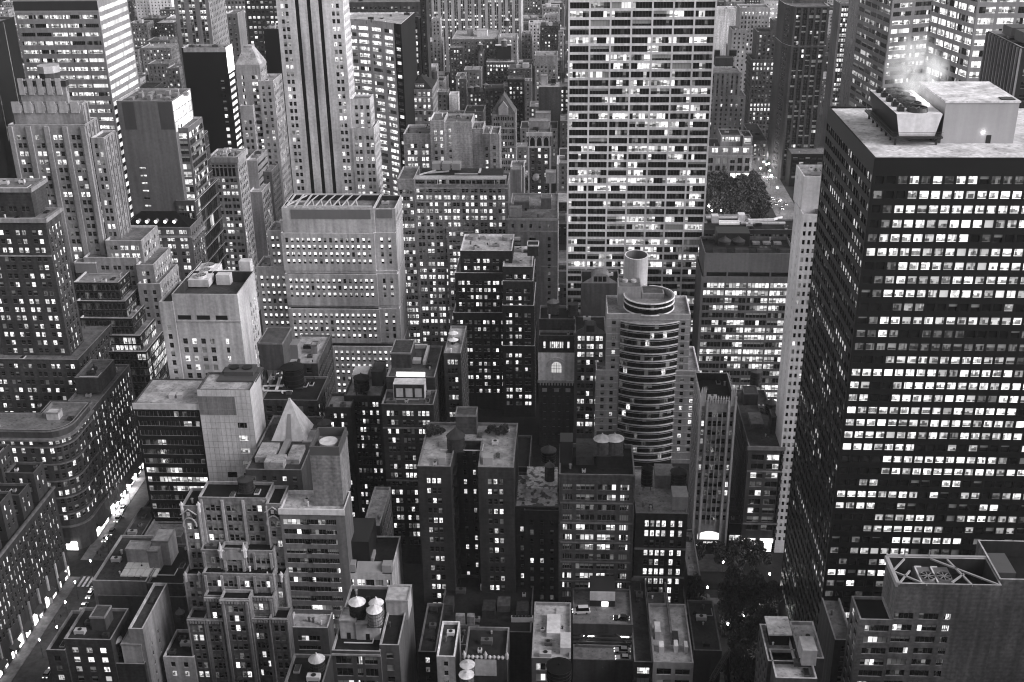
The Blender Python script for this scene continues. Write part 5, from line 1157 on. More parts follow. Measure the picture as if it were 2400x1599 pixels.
for k in range(2):
    xc = x0 + (x1 - x0) * (.34 + .16 * k); m = MB(); m.cyl(xc, Y + d * .42, zz + 3.6, zz + 4.2, 2.0, 1.9, 20, 0, False); m.cyl(xc, Y + d * .42, zz + 3.7, zz + 3.75, 1.9, 1.9, 20, 1)
    for q in range(8): a_ = q * math.pi / 4; m.bar((xc, Y + d * .42, zz + 4), (xc + 1.8 * math.cos(a_), Y + d * .42 + 1.8 * math.sin(a_), zz + 4), .09)
    b.part('roof_fan', m, [wall_mat(.3, 'metal'), wall_mat(.02, 'metal')])
    m = MB(); m.bar((xc - 2.2, Y + 2.4, zz + 3.7), (xc - 2.2, Y + d * .78, zz + 3.7), .2); m.bar((xc - 2.2, Y + d * .78, zz + 3.7), (xc - .5, Y + d * .78, zz + 3.7), .2); b.part('pipe_loop', m, wall_mat(.55, 'metal'))
b.bulk(te, 2330, 2376, 1372, 4, 9, .14, 'metal', lip=False); b.finish()
B1, T1 = low('slab_roof_house', 'small building under a raised pale slab roof near the plaza', 1800, 1866, 1550, 52, 16, .12, 'stone', .25, None, e=S(bay=3, lit=.02), fin=False, cop=.5)
x, y = T1['x0'], T1['y0']; m = MB(); m.box(x + 1, x + 7.5, y + 7, y + 15, 52 + 3, 55.5, 0, True); m.box(x + 1.6, x + 7, y + 8, y + 14.5, 51, 55, 1); B1.part('raised_slab', m, [wall_mat(.5, 'roof'), wall_mat(.03)]); B1.finish()
B1, T1 = low('pale_flat_roof_house', 'pale-roofed house with a chimney block beside the slab roof one', 1873, 1932, 1543, 54, 16, .1, 'stone', .42, fin=False, cop=.4); B1.bulk(T1, 1878, 1912, 1560, 5, 6, .42, 'panel', lip=False); B1.finish()
low('low_tile_roof_house', 'low pale tar roof with a bright skylight at the very bottom right', 1818, 1916, 1590, 52, 12, .15, 'stone', .42, cop=.45)
low('grey_infill_block', 'narrow grey block between the pale roofs and the concrete office', 1957, 2002, 1500, 48, 20, .13, 'stone', .2, LW)

# ---------------------------------------------------------------- right of centre
b = Building('gothic_slim_tower', 'slim pale gothic tower with a spiked crown and tall mullions', wall=.34, trim=.46, roof=.04, cop=.45)
Y = 378; x0, x1 = at(1643, 938, Y)[0], at(1725, 938, Y)[0]; zt = at(1684, 940, Y)[1]; d = 24
gm = S(fh=3.72, cols=[(.09, 1.05), (.29, 1.35), (.43, 1.35), (.57, 1.35), (.71, 1.35), (.91, 1.05)], h=2.3, head=.6, top=4.0, bot=14, lit=.05, pn=(1, 2), rowlit={6: .55, 13: .3, 14: 1})
t = b.tier([(x0, Y), (x1, Y), (x1, Y + d), (x0, Y + d)], 0, zt, [gm, S(bay=3, w=1.1, lit=.06), None, S(lit=.1)], par=3)
m = MB(); w = x1 - x0
for f in (0, .185, .815, 1): x = x0 + w * f; m.box(x - .35, x + .35, Y - .45, Y, 0, zt + (2 if f in (0, 1) else 0))
for f in (.36, .5, .64): x = x0 + w * f; m.box(x - .12, x + .12, Y - .3, Y, 14, zt - 5)
b.part('pier', m, wall_mat(.46))
m = MB()
for f in (.02, .07, .12, .88, .93, .98): x = x0 + w * f; m.box(x - .3, x + .3, Y - .3, Y + .5, zt - 2, zt + 3.6); m.cyl(x, Y + .1, zt + 3.6, zt + 5.6, .4, .05, 6)
for i in range(9): x = x0 + w * (.2 + .075 * i); m.box(x - .25, x + .25, Y - .2, Y + .3, zt - 1, zt + .9); m.cyl(x, Y, zt + .9, zt + 2.2, .35, .05, 6)
for i in range(1, 8): y = Y + i * 3; m.cyl(x0, y, zt, zt + 1.8, .3, .05, 6); m.cyl(x1, y, zt, zt + 1.8, .3, .05, 6)
b.part('crown_spike', m, wall_mat(.46))
m = MB(); m.box(x0 + w * .15, x0 + w * .84, Y - .12, Y - .06, 7.0, 9.4); xm = x0 + w * .5; n = 10
m.poly([(x0 + w * .15, Y - .1, 9.4), (x0 + w * .84, Y - .1, 9.4)] + [(x0 + w * (.84 - .69 * i / n), Y - .1, 9.4 + 1.3 * math.sin(math.pi * i / n)) for i in range(1, n)]); b.part('arched_shop_window', m, flat_mat('shop_glow_05', .8, .4, 0, .5))
m = MB(); m.box(x0 + w * .15, x0 + w * .83, Y - .5, Y - .1, 5.2, 6.7, 0, True); m.box(x0 + w * .2, x0 + w * .8, Y - .12, Y - .02, .2, 5.1); sg = b.part('sign_board', m, wall_mat(.03, 'metal'))
tx = bpy.data.curves.new('sign_letters', 'FONT'); tx.body = 'DE JANEIRO'; tx.size = .95; tx.align_x = 'CENTER'; tx.extrude = .04
t0_ = bpy.data.objects.new('sign_text', tx); COL.objects.link(t0_); tme = bpy.data.meshes.new_from_object(t0_.evaluated_get(bpy.context.evaluated_depsgraph_get())); bpy.data.objects.remove(t0_); tme.materials.clear(); tme.materials.append(flat_mat('sign_letter', .75, .5, 0, .35)); to = bpy.data.objects.new('sign_letters', tme); COL.objects.link(to); to.location = (x0 + w * .53, Y - .56, 5.6); to.rotation_euler = (rad(90), 0, 0)
b.extra.append(to); shopfront(b, (x0, Y), (x0 + w * .16, Y), .3, 4.5, 1, 1.5); b.finish()

b = Building('marble_needle_tower', 'very narrow white tower squeezed beside the black office tower', wall=.58, kind='panel', trim=.6, roof=.4, cop=.6)
Y = 380; x0, x1 = at(1882, 503, Y)[0], at(1917, 503, Y)[0]; zt = at(1897, 503, Y)[1]; d = dpx(1882, 503, Y, 1863)
t = b.tier([(x0, Y), (x1 + 6, Y), (x1 + 6, Y + d), (x0, Y + d)], 0, zt, [S(fh=3.2, bay=1.95, w=.95, h=1.7, head=.6, top=2.2, bot=4, lit=.02, pn=(1, 1), m=.15), None, None, S(fh=3.2, bay=7, w=.7, h=1.4, head=.6, top=3, lit=.0, pn=(1, 1))])
t2 = b.tier([(x0 + .3, Y + d * .35), (x1 + 6, Y + d * .35), (x1 + 6, Y + d * 1.3), (x0 + .3, Y + d * 1.3)], zt - 1, at(1895, 414, Y + d * .35)[1], [None, None, None, S(fh=3.2, bay=8, w=.7, h=1.6, lit=0, pn=(1, 1))])
b.finish()
b = Building('cluttered_roof_loft', 'dark loft building with a corniced front and a cluttered roof', wall=.11, trim=.26, roof=.12, cop=.2)
Y = 380; z1 = at(1796, 1047, Y)[1]; xa, xb = at(1755, 1047, Y)[0], at(1838, 1047, Y)[0]; yb = 428
t = b.tier([(xa, Y), (xb, Y), (xb, yb), (xa, yb)], 0, z1, [S(fh=3.9, bay=6.2, w=4.6, h=2.4, head=.9, top=2.6, bot=6, lit=.12, pn=(2, 1), corn=(1.4, .5), bands=(2, 8), rowlit={0: .6}), None, None, S(fh=3.9, bay=3, w=1.1, h=2.2, lit=.08)])
b.bulk(t, 1806, 1838, 1015, 7, 6, .1, 'brick'); b.bulk(t, 1760, 1790, 1005, 2, 10, .2, 'roof', lip=False); b.bulk(t, 1742, 1775, 950, 5, 7, .12); LOFT = t
shopfront(b, (xa + 1, Y), (xb - 1, Y), .5, 4.2, 3, 1.0)
m = MB(); 
for q in (.03, .55): m.box(xa + (xb - xa) * q, xa + (xb - xa) * q + 5, Y - .3, Y - .05, 4.6, 6.4)
b.part('lit_sign_panel', m, flat_mat('sign_glow', .8, .4, 0, .8)); b.finish()
low('two_lantern_house', 'low dark house with two glowing square windows next to the gothic tower', 1709, 1741, 1228, 11, 20, .07, 'stone', .14, S(fh=5, bay=3, w=2.3, h=2.6, top=4.5, bot=.5, lit=3, pn=(1, 1), m=.3, lv=1.4))

b = Building('lit_ribbon_office', 'square office block with a blank louvred top and bright lower floors', wall=.18, kind='panel', trim=.2, roof=.08, cop=.25)
Y = 500; x0, x1 = at(1652, 594, Y)[0], at(1866, 594, Y)[0]; zt = at(1750, 594, Y)[1]; zl = at(1750, 648, Y)[1]; d = dpx(1652, 594, Y, 1640)
of = S(fh=3.75, bay=10.4, w=9.6, h=2.5, head=.5, top=2.4, bot=2, lit=.66, pn=(6, 1), rec=.2, run=.6, mull=.1, blind=.15, m=.8, lv=1.0)
t = b.tier([(x0, Y), (x1, Y), (x1, Y + d), (x0, Y + d)], zl, zt, [S(fh=11, bay=10.4, w=9.2, h=2.2, head=9.1, top=.2, bot=0, lit=0, pn=(1, 1), m=1), None, None, None], par=1.5)
b.tier([(x0 - 1.0, Y - 1), (x1, Y - 1), (x1, Y + d), (x0 - 1.0, Y + d)], 0, zl, [of, None, None, None], par=.2)
OFFR = t; b.bulk(t, 1680, 1756, 578, 6.5, 10, .05, 'metal', lip=False); m = MB(); z = t['z1']
for i in range(4): m.box(x0 + 4 + i * 10, x0 + 10 + i * 10, Y + 1, Y + 4, z - .6, z + 1.4)
b.part('roof_planter', m, wall_mat(.1)); m = MB()
for k in range(3): xx = x0 + 24 + k * 5; m.box(xx, xx + 3.5, Y + 16, Y + 19, t['z'], t['z'] + 1.0)
b.part('roof_hatch', m, wall_mat(.4, 'roof')); b.finish()
b = Building('white_duct_roof_building', 'dark low-roofed building with bright white ducts before the park', wall=.1, kind='metal', trim=.3, roof=.06, cop=.3)
zz = 62; Y = YZ(1750, 538, zz); t = b.tier([(at(1640, 538, Y)[0], Y), (at(1885, 538, Y)[0], Y), (at(1885, 538, Y)[0], YZ(1750, 512, zz)), (at(1640, 538, Y)[0], YZ(1750, 512, zz))], 0, zz, [S(bay=2, w=1.5, h=2.4, lit=.04, fh=3.5), None, None, None]); z = t['z']
m = MB(); A = lambda px, py: (*gp(px, py, z), z + 1)
for p, q in (((1758, 521), (1812, 519)), ((1812, 519), (1832, 513)), ((1736, 527), (1840, 527)), ((1757, 522), (1754, 519))): m.bar(A(*p), A(*q), .55)
for px, py in ((1675, 521), (1737, 518)): x, y, _ = A(px, py); m.box(x - 1.8, x + 1.8, y - 2, y + 3, z, z + 4)
b.part('white_duct', m, wall_mat(.7, 'panel')); m = MB()
for i in range(8):
    for j in range(2): x, y, _ = A(1688 + i * 6, 526 - j * 4.5); m.box(x - .7, x + .7, y - 1, y + 1, z, z + .9)
b.part('skylight_grid', m, flat_mat('skylight_white', .7, .4, 0, .05)); b.finish()

b = Building('chateau_front_house', 'dark club house with an ornate white arched upper front', wall=.09, kind='brick', trim=.45, roof=.05)
Y = 462; x0, x1 = at(1263, 825, Y)[0], at(1346, 825, Y)[0]; z = lambda py: at(1304, py, Y)[1]
b.tier([(x0, Y + 6), (x1, Y + 6), (x1, Y + 22), (x0, Y + 22)], 0, at(1304, 748, Y + 6)[1], [S(fh=4, cols=[(.5, 4.5)], h=1.4, lit=0, top=4)] + [None] * 3)
b.tier([(x0, Y + .2), (x1, Y + .2), (x1, Y + 6), (x0, Y + 6)], 0, z(787), [S(fh=9.5, cols=[(.16, .9), (.5, 6.2), (.83, .9)], h=3.2, head=1.8, top=1.2, bot=0, lit=3, pn=(7, 1), mull=.14, maxrows=1)] + [None] * 3)
b.tier([(x0 - .3, Y - .4), (x1 + .3, Y - .4), (x1 + .3, Y + .3), (x0 - .3, Y + .3)], z(892), z(826), [S(fh=5, cols=[(.17, 1.4), (.83, 1.4)], h=2.2, lit=.5, top=5.2, bot=0)] + [None] * 3); 
b.facade((x0, Y - .02), (x1, Y - .02), 0, z(892), S(fh=3.9, cols=[(.16, 1.3), (.42, 1.1), (.58, 1.1), (.83, 1.3)], h=2.3, lit=.0, top=1))
m = MB(); m.box(x0 - .32, x1 + .32, Y - .46, Y - .38, z(892), z(826)); b.part('white_front', m, wall_mat(.75))
xm = (x0 + x1) / 2; zc_ = z(858); m = MB(); m2 = MB()
for k in range(12):
    a, c = math.pi * k / 12, math.pi * (k + 1) / 12
    for r in (3.4, 4.3): m.bar((xm + r * math.cos(a), Y - .6, zc_ + r * math.sin(a)), (xm + r * math.cos(c), Y - .6, zc_ + r * math.sin(c)), .2)
n = 12; m2.poly([(xm - 2.2, Y - .52, zc_ - 3.0), (xm + 2.2, Y - .52, zc_ - 3.0)] + [(xm + 2.2 * math.cos(math.pi * k / n), Y - .52, zc_ + 2.2 * math.sin(math.pi * k / n)) for k in range(n + 1)])
for q in (-1.1, 0, 1.1): m.box(xm + q - .12, xm + q + .12, Y - .62, Y - .53, zc_ - 3, zc_ + 1.8)
for q in (-1.2, .2): m.box(xm - 2.2, xm + 2.2, Y - .62, Y - .53, zc_ + q, zc_ + q + .22)
b.part('arch_moulding', m, wall_mat(.65)); b.part('arched_window', m2, flat_mat('arch_glow', .3, .5, 0, .16))
m = MB(); m.box(x0 - .6, x1 + .6, Y - .9, Y - .1, z(896), z(890))
for i in range(12): x = x0 + (x1 - x0) * (i + .5) / 12; m.box(x - .3, x + .3, Y - .8, Y - .1, z(902), z(896))
for f in (.16, .5, .83):
    x = x0 + (x1 - x0) * f; m.box(x - 1.1, x + 1.1, Y - .4, Y, z(918), z(910))
b.part('balustrade', m, wall_mat(.45)); CHAT = (x0, x1, Y + 6, at(1304, 748, Y + 6)[1]); b.finish()
b = Building('swan_gable_house', 'grey loft house with a scrolled gable and three bright windows', wall=.18, trim=.35, roof=.08)
Y = 458; x0, x1 = at(1347, 788, Y)[0], at(1420, 788, Y)[0]; zt = at(1383, 783, Y)[1]
t = b.tier([(x0, Y), (x1, Y), (x1, Y + 20), (x0, Y + 20)], 0, zt, [S(fh=3.85, bay=4.0, grp=2, w=1.5, g=.15, h=2.3, head=.6, top=.4, lit=.5, rowlit={0: 1}), None, None, None], par=.5)
m = MB(); w = x1 - x0; pr = [(0, 0), (.1, 1.6), (.22, 2.4), (.3, 3.4), (.33, 5.6), (.4, 6.2), (.5, 6.4), (.6, 6.2), (.67, 5.6), (.7, 3.4), (.78, 2.4), (.9, 1.6), (1, 0)]
m.poly([(x0 + w * p[0], Y + .02, zt + p[1]) for p in reversed(pr)][::1]); m.poly([(x0 + w * p[0], Y + .5, zt + p[1]) for p in pr])
for i in range(len(pr) - 1): a, c = pr[i], pr[i + 1]; m.quad((x0 + w * a[0], Y, zt + a[1]), (x0 + w * c[0], Y, zt + c[1]), (x0 + w * c[0], Y + .6, zt + c[1]), (x0 + w * a[0], Y + .6, zt + a[1]))
b.part('scrolled_gable', m, wall_mat(.2)); m = MB(); m.box(x0 + w * .37, x0 + w * .63, Y - .04, Y + .1, zt + 1, zt + 4); b.part('gable_panel', m, wall_mat(.08)); b.finish()
B1, T1 = low('arched_dormer_hall', 'grey hall with a rounded roof dormer in front of the gridded tower', 1362, 1452, 664, 66, 18, .11, 'stone', .06, None, fin=False)
m = MB(); xm, Y, z = (T1['x0'] + T1['x1']) / 2, T1['y0'] + 2, 66; n = 10
arcp = [(xm + 4.2 * math.cos(math.pi * k / n), z + 1.5 + 2.6 * math.sin(math.pi * k / n)) for k in range(n + 1)]
m.poly([(xm - 4.2, Y, z - 1), (xm + 4.2, Y, z - 1)] + [(p[0], Y, p[1]) for p in arcp]); 
for i in range(n): a, c = arcp[i], arcp[i + 1]; m.quad((a[0], Y, a[1]), (a[0], Y + 8, a[1]), (c[0], Y + 8, c[1]), (c[0], Y, c[1]))
for s in (-1, 1): m.poly([(xm + s * 4.2, Y + .1, z - 1), (xm + s * 9, Y + .1, z - 1), (xm + s * 4.2, Y + .1, z + 2)][::s])
B1.part('round_dormer', m, wall_mat(.24)); m = MB()
for k in range(3): m.box(xm - 3 + k * 2.1, xm - 1.3 + k * 2.1, Y - .05, Y, z, z + 2.6)
B1.part('dormer_window', m, wall_mat(.03, 'glass')); B1.finish()

b = Building('cluttered_stone_block', 'stone block with a cluttered roof left of the gridded tower', wall=.34, trim=.5, roof=.3, cop=.42)
Y = 556; x0, x1 = at(1190, 518, Y)[0], at(1307, 518, Y)[0]; zt = at(1250, 512, Y)[1]; yb = gp(1250, 415, zt)[1]
t = b.tier([(x0, Y), (x1, Y), (x1, Y + 44), (x0, Y + 44)], 0, zt, [S(fh=4.2, cols=[(.1, 1.3), (.28, 1.3), (.46, 1.3), (.64, 1.3), (.82, 1.3)], h=2.0, top=2.4, lit=.12, maxrows=1, corn=(1.0, .6), bands=(1,)), None, None, None])
b.facade((x0, Y - .6), (x1 - 8, Y - .6), 0, zt - 8.5, S(fh=3.8, bay=7, w=3.4, h=2.6, lit=.1, top=1)) ; b.tier([(x1 - 8.5, Y - 1), (x1, Y - 1), (x1, Y), (x1 - 8.5, Y)], 0, zt - 7, [S(fh=3.7, cols=[(.5, 1.5)], h=2.0, lit=.0, top=2, bands=(4.4,))] + [None] * 3)
b.bulk(t, 1193, 1222, 510, 5, 4, .5); b.bulk(t, 1205, 1240, 490, 4, 8, .3); b.bulk(t, 1268, 1292, 490, 6, 6, .3); b.bulk(t, 1279, 1302, 430, 6, 6, .38); b.bulk(t, 1200, 1222, 452, 13, 8, .3); b.finish(); SB = t
b = Building('plain_grey_slab', 'plain grey slab block standing behind the cluttered stone roof', wall=.33, trim=.36)
b.block(618, 1196, 1228, 392, 14, n=S(fh=40, cols=[(.55, 1.6)], h=2, lit=0, top=10)); b.finish()

# ---------------------------------------------------------------- upper left and upper right towers
b = Building('ribbon_lit_glass_tower', 'wide glass tower with bright ribbon floors and a dark crown at upper left', wall=.26, kind='panel', trim=.3, span=.05)
Y = 545; x0, x1 = at(40, 60, Y)[0], at(236, 60, Y)[0]; z1 = at(140, -18, Y)[1]; d = dpx(228, 20, Y, 296)
ft = S(fh=4.05, bay=7.6, w=7.1, h=1.75, head=.8, top=9.6, bot=4, m=.6, lit=.86, rv=.1, pn=(8, 1), rec=.15, run=.7, mull=.03, blind=.05, lv=.9)
b.tier([(x0, Y), (x1, Y), (x1, Y + d), (x0, Y + d)], 0, z1, [ft, S(fh=4.05, bay=60, w=46, h=2.1, head=.8, top=6.5, bot=4, lit=3, rv=0, pn=(14, 1), rec=.12, mull=.05, bfix=1.0, lv=1.1), None, None]); 
m = MB()
for k, (za, zb, g) in enumerate(((z1 - 9.2, z1 - 8.4, 0), (z1 - 4, z1 - 3.4, 0))): m.box(x0, x1, Y - .12, Y, za, zb)
m.box(x0, x1, Y - .1, Y - .02, z1 - 8.3, z1 - 4.1, 1)
b.part('crown_band', m, [wall_mat(.3, 'metal'), wall_mat(.05, 'metal')]); b.finish()
b = Building('white_mullion_tower', 'black tower with white vertical mullions at the left edge of the photo', wall=.012, kind='metal', trim=.5)
X1 = at(34, 60, 522)[0]
b.tier([(X1 - 60, 470), (X1, 470), (X1, 523), (X1 - 60, 523)], 0, at(20, 58, 500)[1], [None, S(fh=60, cols=[(.2, .8), (.5, .8), (.8, .8)], h=50, lit=1.5, top=.5, head=.3, bot=0, pn=(1, 12), lv=.35, rec=.05, maxrows=1, blind=0), None, None]); b.finish()
b = Building('fluted_side_tower', 'tall grey tower with a bright fluted side above the black box tower', wall=.24, trim=.5)
Y = 790; d = dpx(490, 40, Y, 527)
b.tier([(at(412, 40, Y)[0], Y), (at(493, 40, Y)[0], Y), (at(493, 40, Y)[0], Y + d), (at(412, 40, Y)[0], Y + d)], 0, at(450, -40, Y)[1], [S(fh=3.8, bay=7.5, grp=2, w=1.9, h=2.2, lit=.3, slotcols=True, rec=.4), S(fh=3.8, bay=3.5, w=1.4, h=2.4, lit=.02), None, None]); b.finish()
b = Building('floodlit_setback_tower', 'floodlit pale tower far away above the left gap', wall=.7)
b.block(1500, 345, 397, -30, 40, n=S(fh=3.8, bay=4.4, w=1.5, h=2.2, lit=.02), w=SIDE); b.block(1506, 312, 347, -30, 40, n=S(fh=3.8, bay=4, w=1.3, lit=.12)); b.finish()
b = Building('glittering_dark_tower', 'dark distant tower sprinkled with many lit windows', wall=.05, kind='metal')
b.block(905, 573, 662, -6, 40, n=S(fh=3.8, bay=3.6, w=2.2, h=1.9, lit=.5)); b.finish()
b = Building('lit_row_tower', 'grey distant tower with two lit rows near its top', wall=.2); b.block(1010, 520, 576, -4, 30, n=S(fh=3.9, bay=3.4, w=1.8, h=2, lit=.1, rowlit={1: 1, 2: 1})); b.finish()
b = Building('black_blank_slab', 'plain black slab standing left of the striped tower', wall=.012, kind='metal'); b.block(720, 617, 672, 68, 24); b.finish()
b = Building('bulkhead_step_tower', 'grey stepped tower top behind the black slab', wall=.2); b.block(850, 528, 556, 32, 20, n=S(lit=.05)); b.finish()
b = Building('curved_lit_office', 'curved pale office block with bright ribbon floors and a dark end wall', wall=.42, kind='panel', trim=.4, span=.03, roof=.4)
cp = [(805, 692), (835, 690), (865, 686), (895, 680), (922, 673), (939, 669)]; z1 = at(880, 44, 690)[1]
pts = [(at(px, 44, Y)[0], Y) for px, Y in cp]; dk_ = (pts[-1][0] + 2, pts[-1][1] + 46)
cl = S(rv=.25, fh=3.95, bay=7, w=7.2, h=2.1, head=.8, top=3.2, bot=4, m=.15, lit=.85, lv=1.2, pn=(5, 1), rec=.12, run=.5, mull=.03, blind=.1)
b.tier(pts + [dk_, (pts[0][0], dk_[1])], 0, z1, [cl] * 4 + [S(wm=2, fh=3.95, bay=4, w=3.6, h=1.9, lit=.3, top=5), S(wm=2, maxrows=0), None, None]); b.finish()
b = Building('bright_edge_tower', 'dark mullioned tower with one brightly lit carved edge', wall=.06, trim=.3)
Y = 765; b.block(Y, 950, 983, 45, 20, n=S(fh=3.9, bay=3, w=1.9, h=2.4, lit=.3, slotcols=True, rec=.4)); b.wm_b = 0
t = b.block(Y + 1, 983, 997, -30, 14, n=S(fh=3.8, bay=2.4, w=1.2, h=2.4, lit=.03)); b.finish()
b = Building('dark_top_building', 'dark building across the top with one lit row, behind the curved office', wall=.1); b.block(960, 812, 985, 5, 30, n=S(fh=4, bay=3.4, w=2, h=1.8, lit=.05, rowlit={2: .7}, top=3)); b.finish()
b = Building('pier_faced_giant', 'huge pale tower base with tall piers and rows of lit windows at top', wall=.36, span=.12, trim=.4)
Y = 1330; xa, xb = at(1012, 30, Y)[0], at(1221, 30, Y)[0]
b.tier([(xa, Y), (xb, Y), (xb, Y + 60), (xa, Y + 60)], 0, 150, [S(fh=4.0, bay=7.4, grp=2, w=1.7, g=.5, h=2.1, head=.8, top=6, lit=.35, slotcols=True, rec=.7, pn=(1, 1))] + [None] * 3); b.finish()
b = Building('sixth_avenue_ribbed_tower', 'dark ribbed tower rising from a black block beside the lit avenue', wall=.10, span=.03, trim=.42, cop=.6, roof=.2)
Y = 905; rib = S(fh=3.9, bay=5.0, w=3.3, h=2.3, lit=.025, slotcols=True, rec=.6, pn=(2, 1), top=2)
d = 30
for Yv, xl, xr, yt, ch in ((Y, 1863, 1945, 15, 1840), (Y - 3, 1855, 1936, 108, 1832)):
    xa, xb, z1 = at(xl, yt, Yv)[0], at(xr, yt, Yv)[0], at(1900, yt, Yv)[1]; xc = at(ch, yt, Yv + 14)[0]
    b.tier([(xa, Yv), (xb, Yv), (xb, Yv + 40), (xc - 1, Yv + 40), (xc, Yv + 14), (xc + 3, Yv + 4)], 0, z1, [rib, None, None, None, S(fh=3.9, bay=3, w=1.2, lit=.02), None], par=.6)
b.bulk(at(1900, 15, Y)[1] - .6, 1872, 1938, 8, 14, 18, .12, lip=False); b.finish()
b = Building('black_corner_block', 'black low block with a pale messy roof at the foot of the ribbed tower', wall=.02, kind='brick', roof=.22); xa = at(1855, 361, 882)[0]
b.tier([(xa, 882), (xa + 40, 882), (xa + 40, 904), (xa, 904)], 0, at(1870, 361, 882)[1], [S(bay=5, w=3.5, lit=.02), None, None, None]); b.finish()
b = Building('stepped_lit_block', 'dark stepped block with short rows of lit windows left of the ribbed tower', wall=.12, kind='brick', roof=.1)
b.block(1003, 1762, 1826, 140, 30, n=S(fh=3.9, bay=3.2, w=1.7, h=2.3, lit=.08, rowlit={0: .9, 1: .95, 3: .6, 9: .8, 10: 1, 12: .7}, top=2), e=S(lit=.05)); b.block(1006, 1776, 1832, 75, 26, n=S(bay=4, w=1.7, lit=.12)); b.block(1010, 1812, 1838, 48, 16); b.finish()
b = Building('pale_arcade_block', 'pale setback block with an evenly lit top arcade, far right of the gridded tower', wall=.34)
b.block(1080, 1735, 1805, 18, 24, n=S(fh=4, bay=3.2, w=1.5, h=2.4, lit=.05, rowlit={0: 1}, top=3)); b.block(1075, 1716, 1752, 70, 24, n=S(fh=4, bay=4, w=1.5, lit=.12)); b.finish()
b = Building('white_banded_block', 'white banded office top glowing behind the ribbed tower', wall=.5); b.block(1120, 1792, 1845, 2, 24, n=S(fh=4, bay=9, w=8, h=1.7, lit=.7, pn=(4, 1))); b.finish()
b = Building('stone_park_tower', 'pale stone setback tower with a dark roof box beside the park', wall=.34, roof=.3)
t = b.block(955, 1664, 1737, 170, 26, n=S(fh=3.9, bay=3.9, w=1.5, h=2.4, lit=.08, slotcols=True, rec=.35), w=SIDE); b.block(952, 1660, 1748, 225, 26, n=S(fh=3.9, bay=3.9, w=1.5, h=2.2, lit=.1), w=SIDE); b.bulk(t, 1676, 1718, 156, 7, 12, .1, lip=False)
m = MB(); x, y = gp(1697, 152, t['z']); 
for s in (-1, 1): m.box(x + s * 7 - 3, x + s * 7 + 3, y, y + 4, t['z'] + 7, t['z'] + 12)
b.part('roof_tank_box', m, wall_mat(.015, 'metal')); b.finish()
b = Building('bright_window_hall', 'corner hall with big glowing upper windows facing the park trees', wall=.3, trim=.5, roof=.12)
Y = 902; xa, xb = at(1655, 362, Y)[0], at(1764, 362, Y)[0]; z1 = at(1710, 364, Y)[1]
b.tier([(xa, Y), (xb, Y), (xb, Y + 40), (xa, Y + 40)], 0, z1, [S(fh=6.2, bay=6, w=3.6, h=4.4, lit=.15, top=1.6, bot=1, pn=(2, 1)), None, None, None])
z2 = at(1710, 344, Y + 2)[1]
b.tier([(xa + 2, Y + 2), (xb, Y + 2), (xb, Y + 30), (xa + 2, Y + 30)], z1 - 1, z2, [S(fh=z2 - z1 + .6, bay=9, w=4.6, h=3.6, head=.8, lit=.85, rv=0, top=.2, bot=0, pn=(2, 1), lv=1.4), None, None, None])
b.tier([(at(1690, 318, Y + 6)[0], Y + 6), (at(1739, 318, Y + 6)[0], Y + 6), (at(1739, 318, Y + 6)[0], Y + 28), (at(1690, 318, Y + 6)[0], Y + 28)], z2 - 1, at(1715, 317, Y + 6)[1], [S(fh=5, bay=5, w=4.2, h=3.6, head=.8, lit=.9, top=.6, bot=0, pn=(4, 1), lv=1.1), None, None, None])
b.tier([(at(1742, 320, Y + 3)[0], Y + 3), (at(1764, 320, Y + 3)[0], Y + 3), (at(1764, 320, Y + 3)[0], Y + 24), (at(1742, 320, Y + 3)[0], Y + 24)], z2 - 1, at(1752, 320, Y + 3)[1], [S(fh=6, cols=[(.5, 5.4)], h=4.6, head=.8, lit=2, top=.8, bot=0, pn=(1, 1), lv=.8), None, None, None])
shopfront(b, (xa + 20, Y), (xb, Y), 1, 5.0, 4, .7)
for i in range(5): shopfront(b, (xb, Y + 1 + i * 8), (xb, Y + 7 + i * 8), .5, 4.5, 1, 9)
b.finish()
b = Building('lit_column_office', 'grey office with paired lit window columns in front of the faceted glass towers', wall=.2, span=.06, trim=.4)
b.block(938, 1969, 2012, 8, 24, n=S(fh=3.9, cols=[(.18, 1.7), (.32, 1.7), (.46, 1.7), (.7, 1.7), (.84, 1.7)], h=2.4, lit=.75, top=3, slotcols=True, rec=.4)); b.finish()
b = Building('faceted_glass_tower', 'faceted glass tower with bright angled floors behind the steam', wall=.2, kind='glass', trim=.25)
gl = S(rv=.3, fh=4.5, bay=12, w=11.4, h=2.3, head=1.0, top=3, bot=4, m=.3, lit=.75, pn=(9, 1), rec=.1, run=.65, mull=.03, blind=.05, lv=1.0)
A_, B_, C_ = (at(2003, 100, 690)[0], 690), (at(2085, 60, 640)[0], 640), (at(2186, 60, 650)[0], 650)
b.tier([A_, B_, C_, (C_[0] + 4, 700), (A_[0], 715)], 0, 230, [S(fh=4.5, bay=9, w=8.4, h=2.4, head=1, lit=.28, pn=(6, 1), run=.6, lv=.45, rec=.1), gl, None, None, None]); b.finish()
b = Building('angled_glass_tower', 'broad glass tower with a slanting left facet and bright floors at upper right', wall=.3, kind='glass', trim=.25)
gl2 = S(rv=.3, fh=4.3, bay=7.2, w=6.4, h=2.5, head=.9, top=3, bot=4, m=.3, lit=.72, pn=(5, 1), rec=.1, run=.55, mull=.04, blind=.1, lv=1.15)
A_, B_, C_ = (at(2176, 60, 520)[0], 520), (at(2284, 60, 482)[0], 482), (at(2470, 60, 482)[0], 482)
b.tier([A_, B_, C_, (C_[0], 560), (A_[0] + 14, 556)], 0, 222, [gl2, gl2, None, None, None]); b.finish()
b = Building('finned_corner_tower', 'dark corner tower with grey vertical fins at the right edge of the photo', wall=.05, kind='metal', trim=.3, roof=.12, cop=.4)
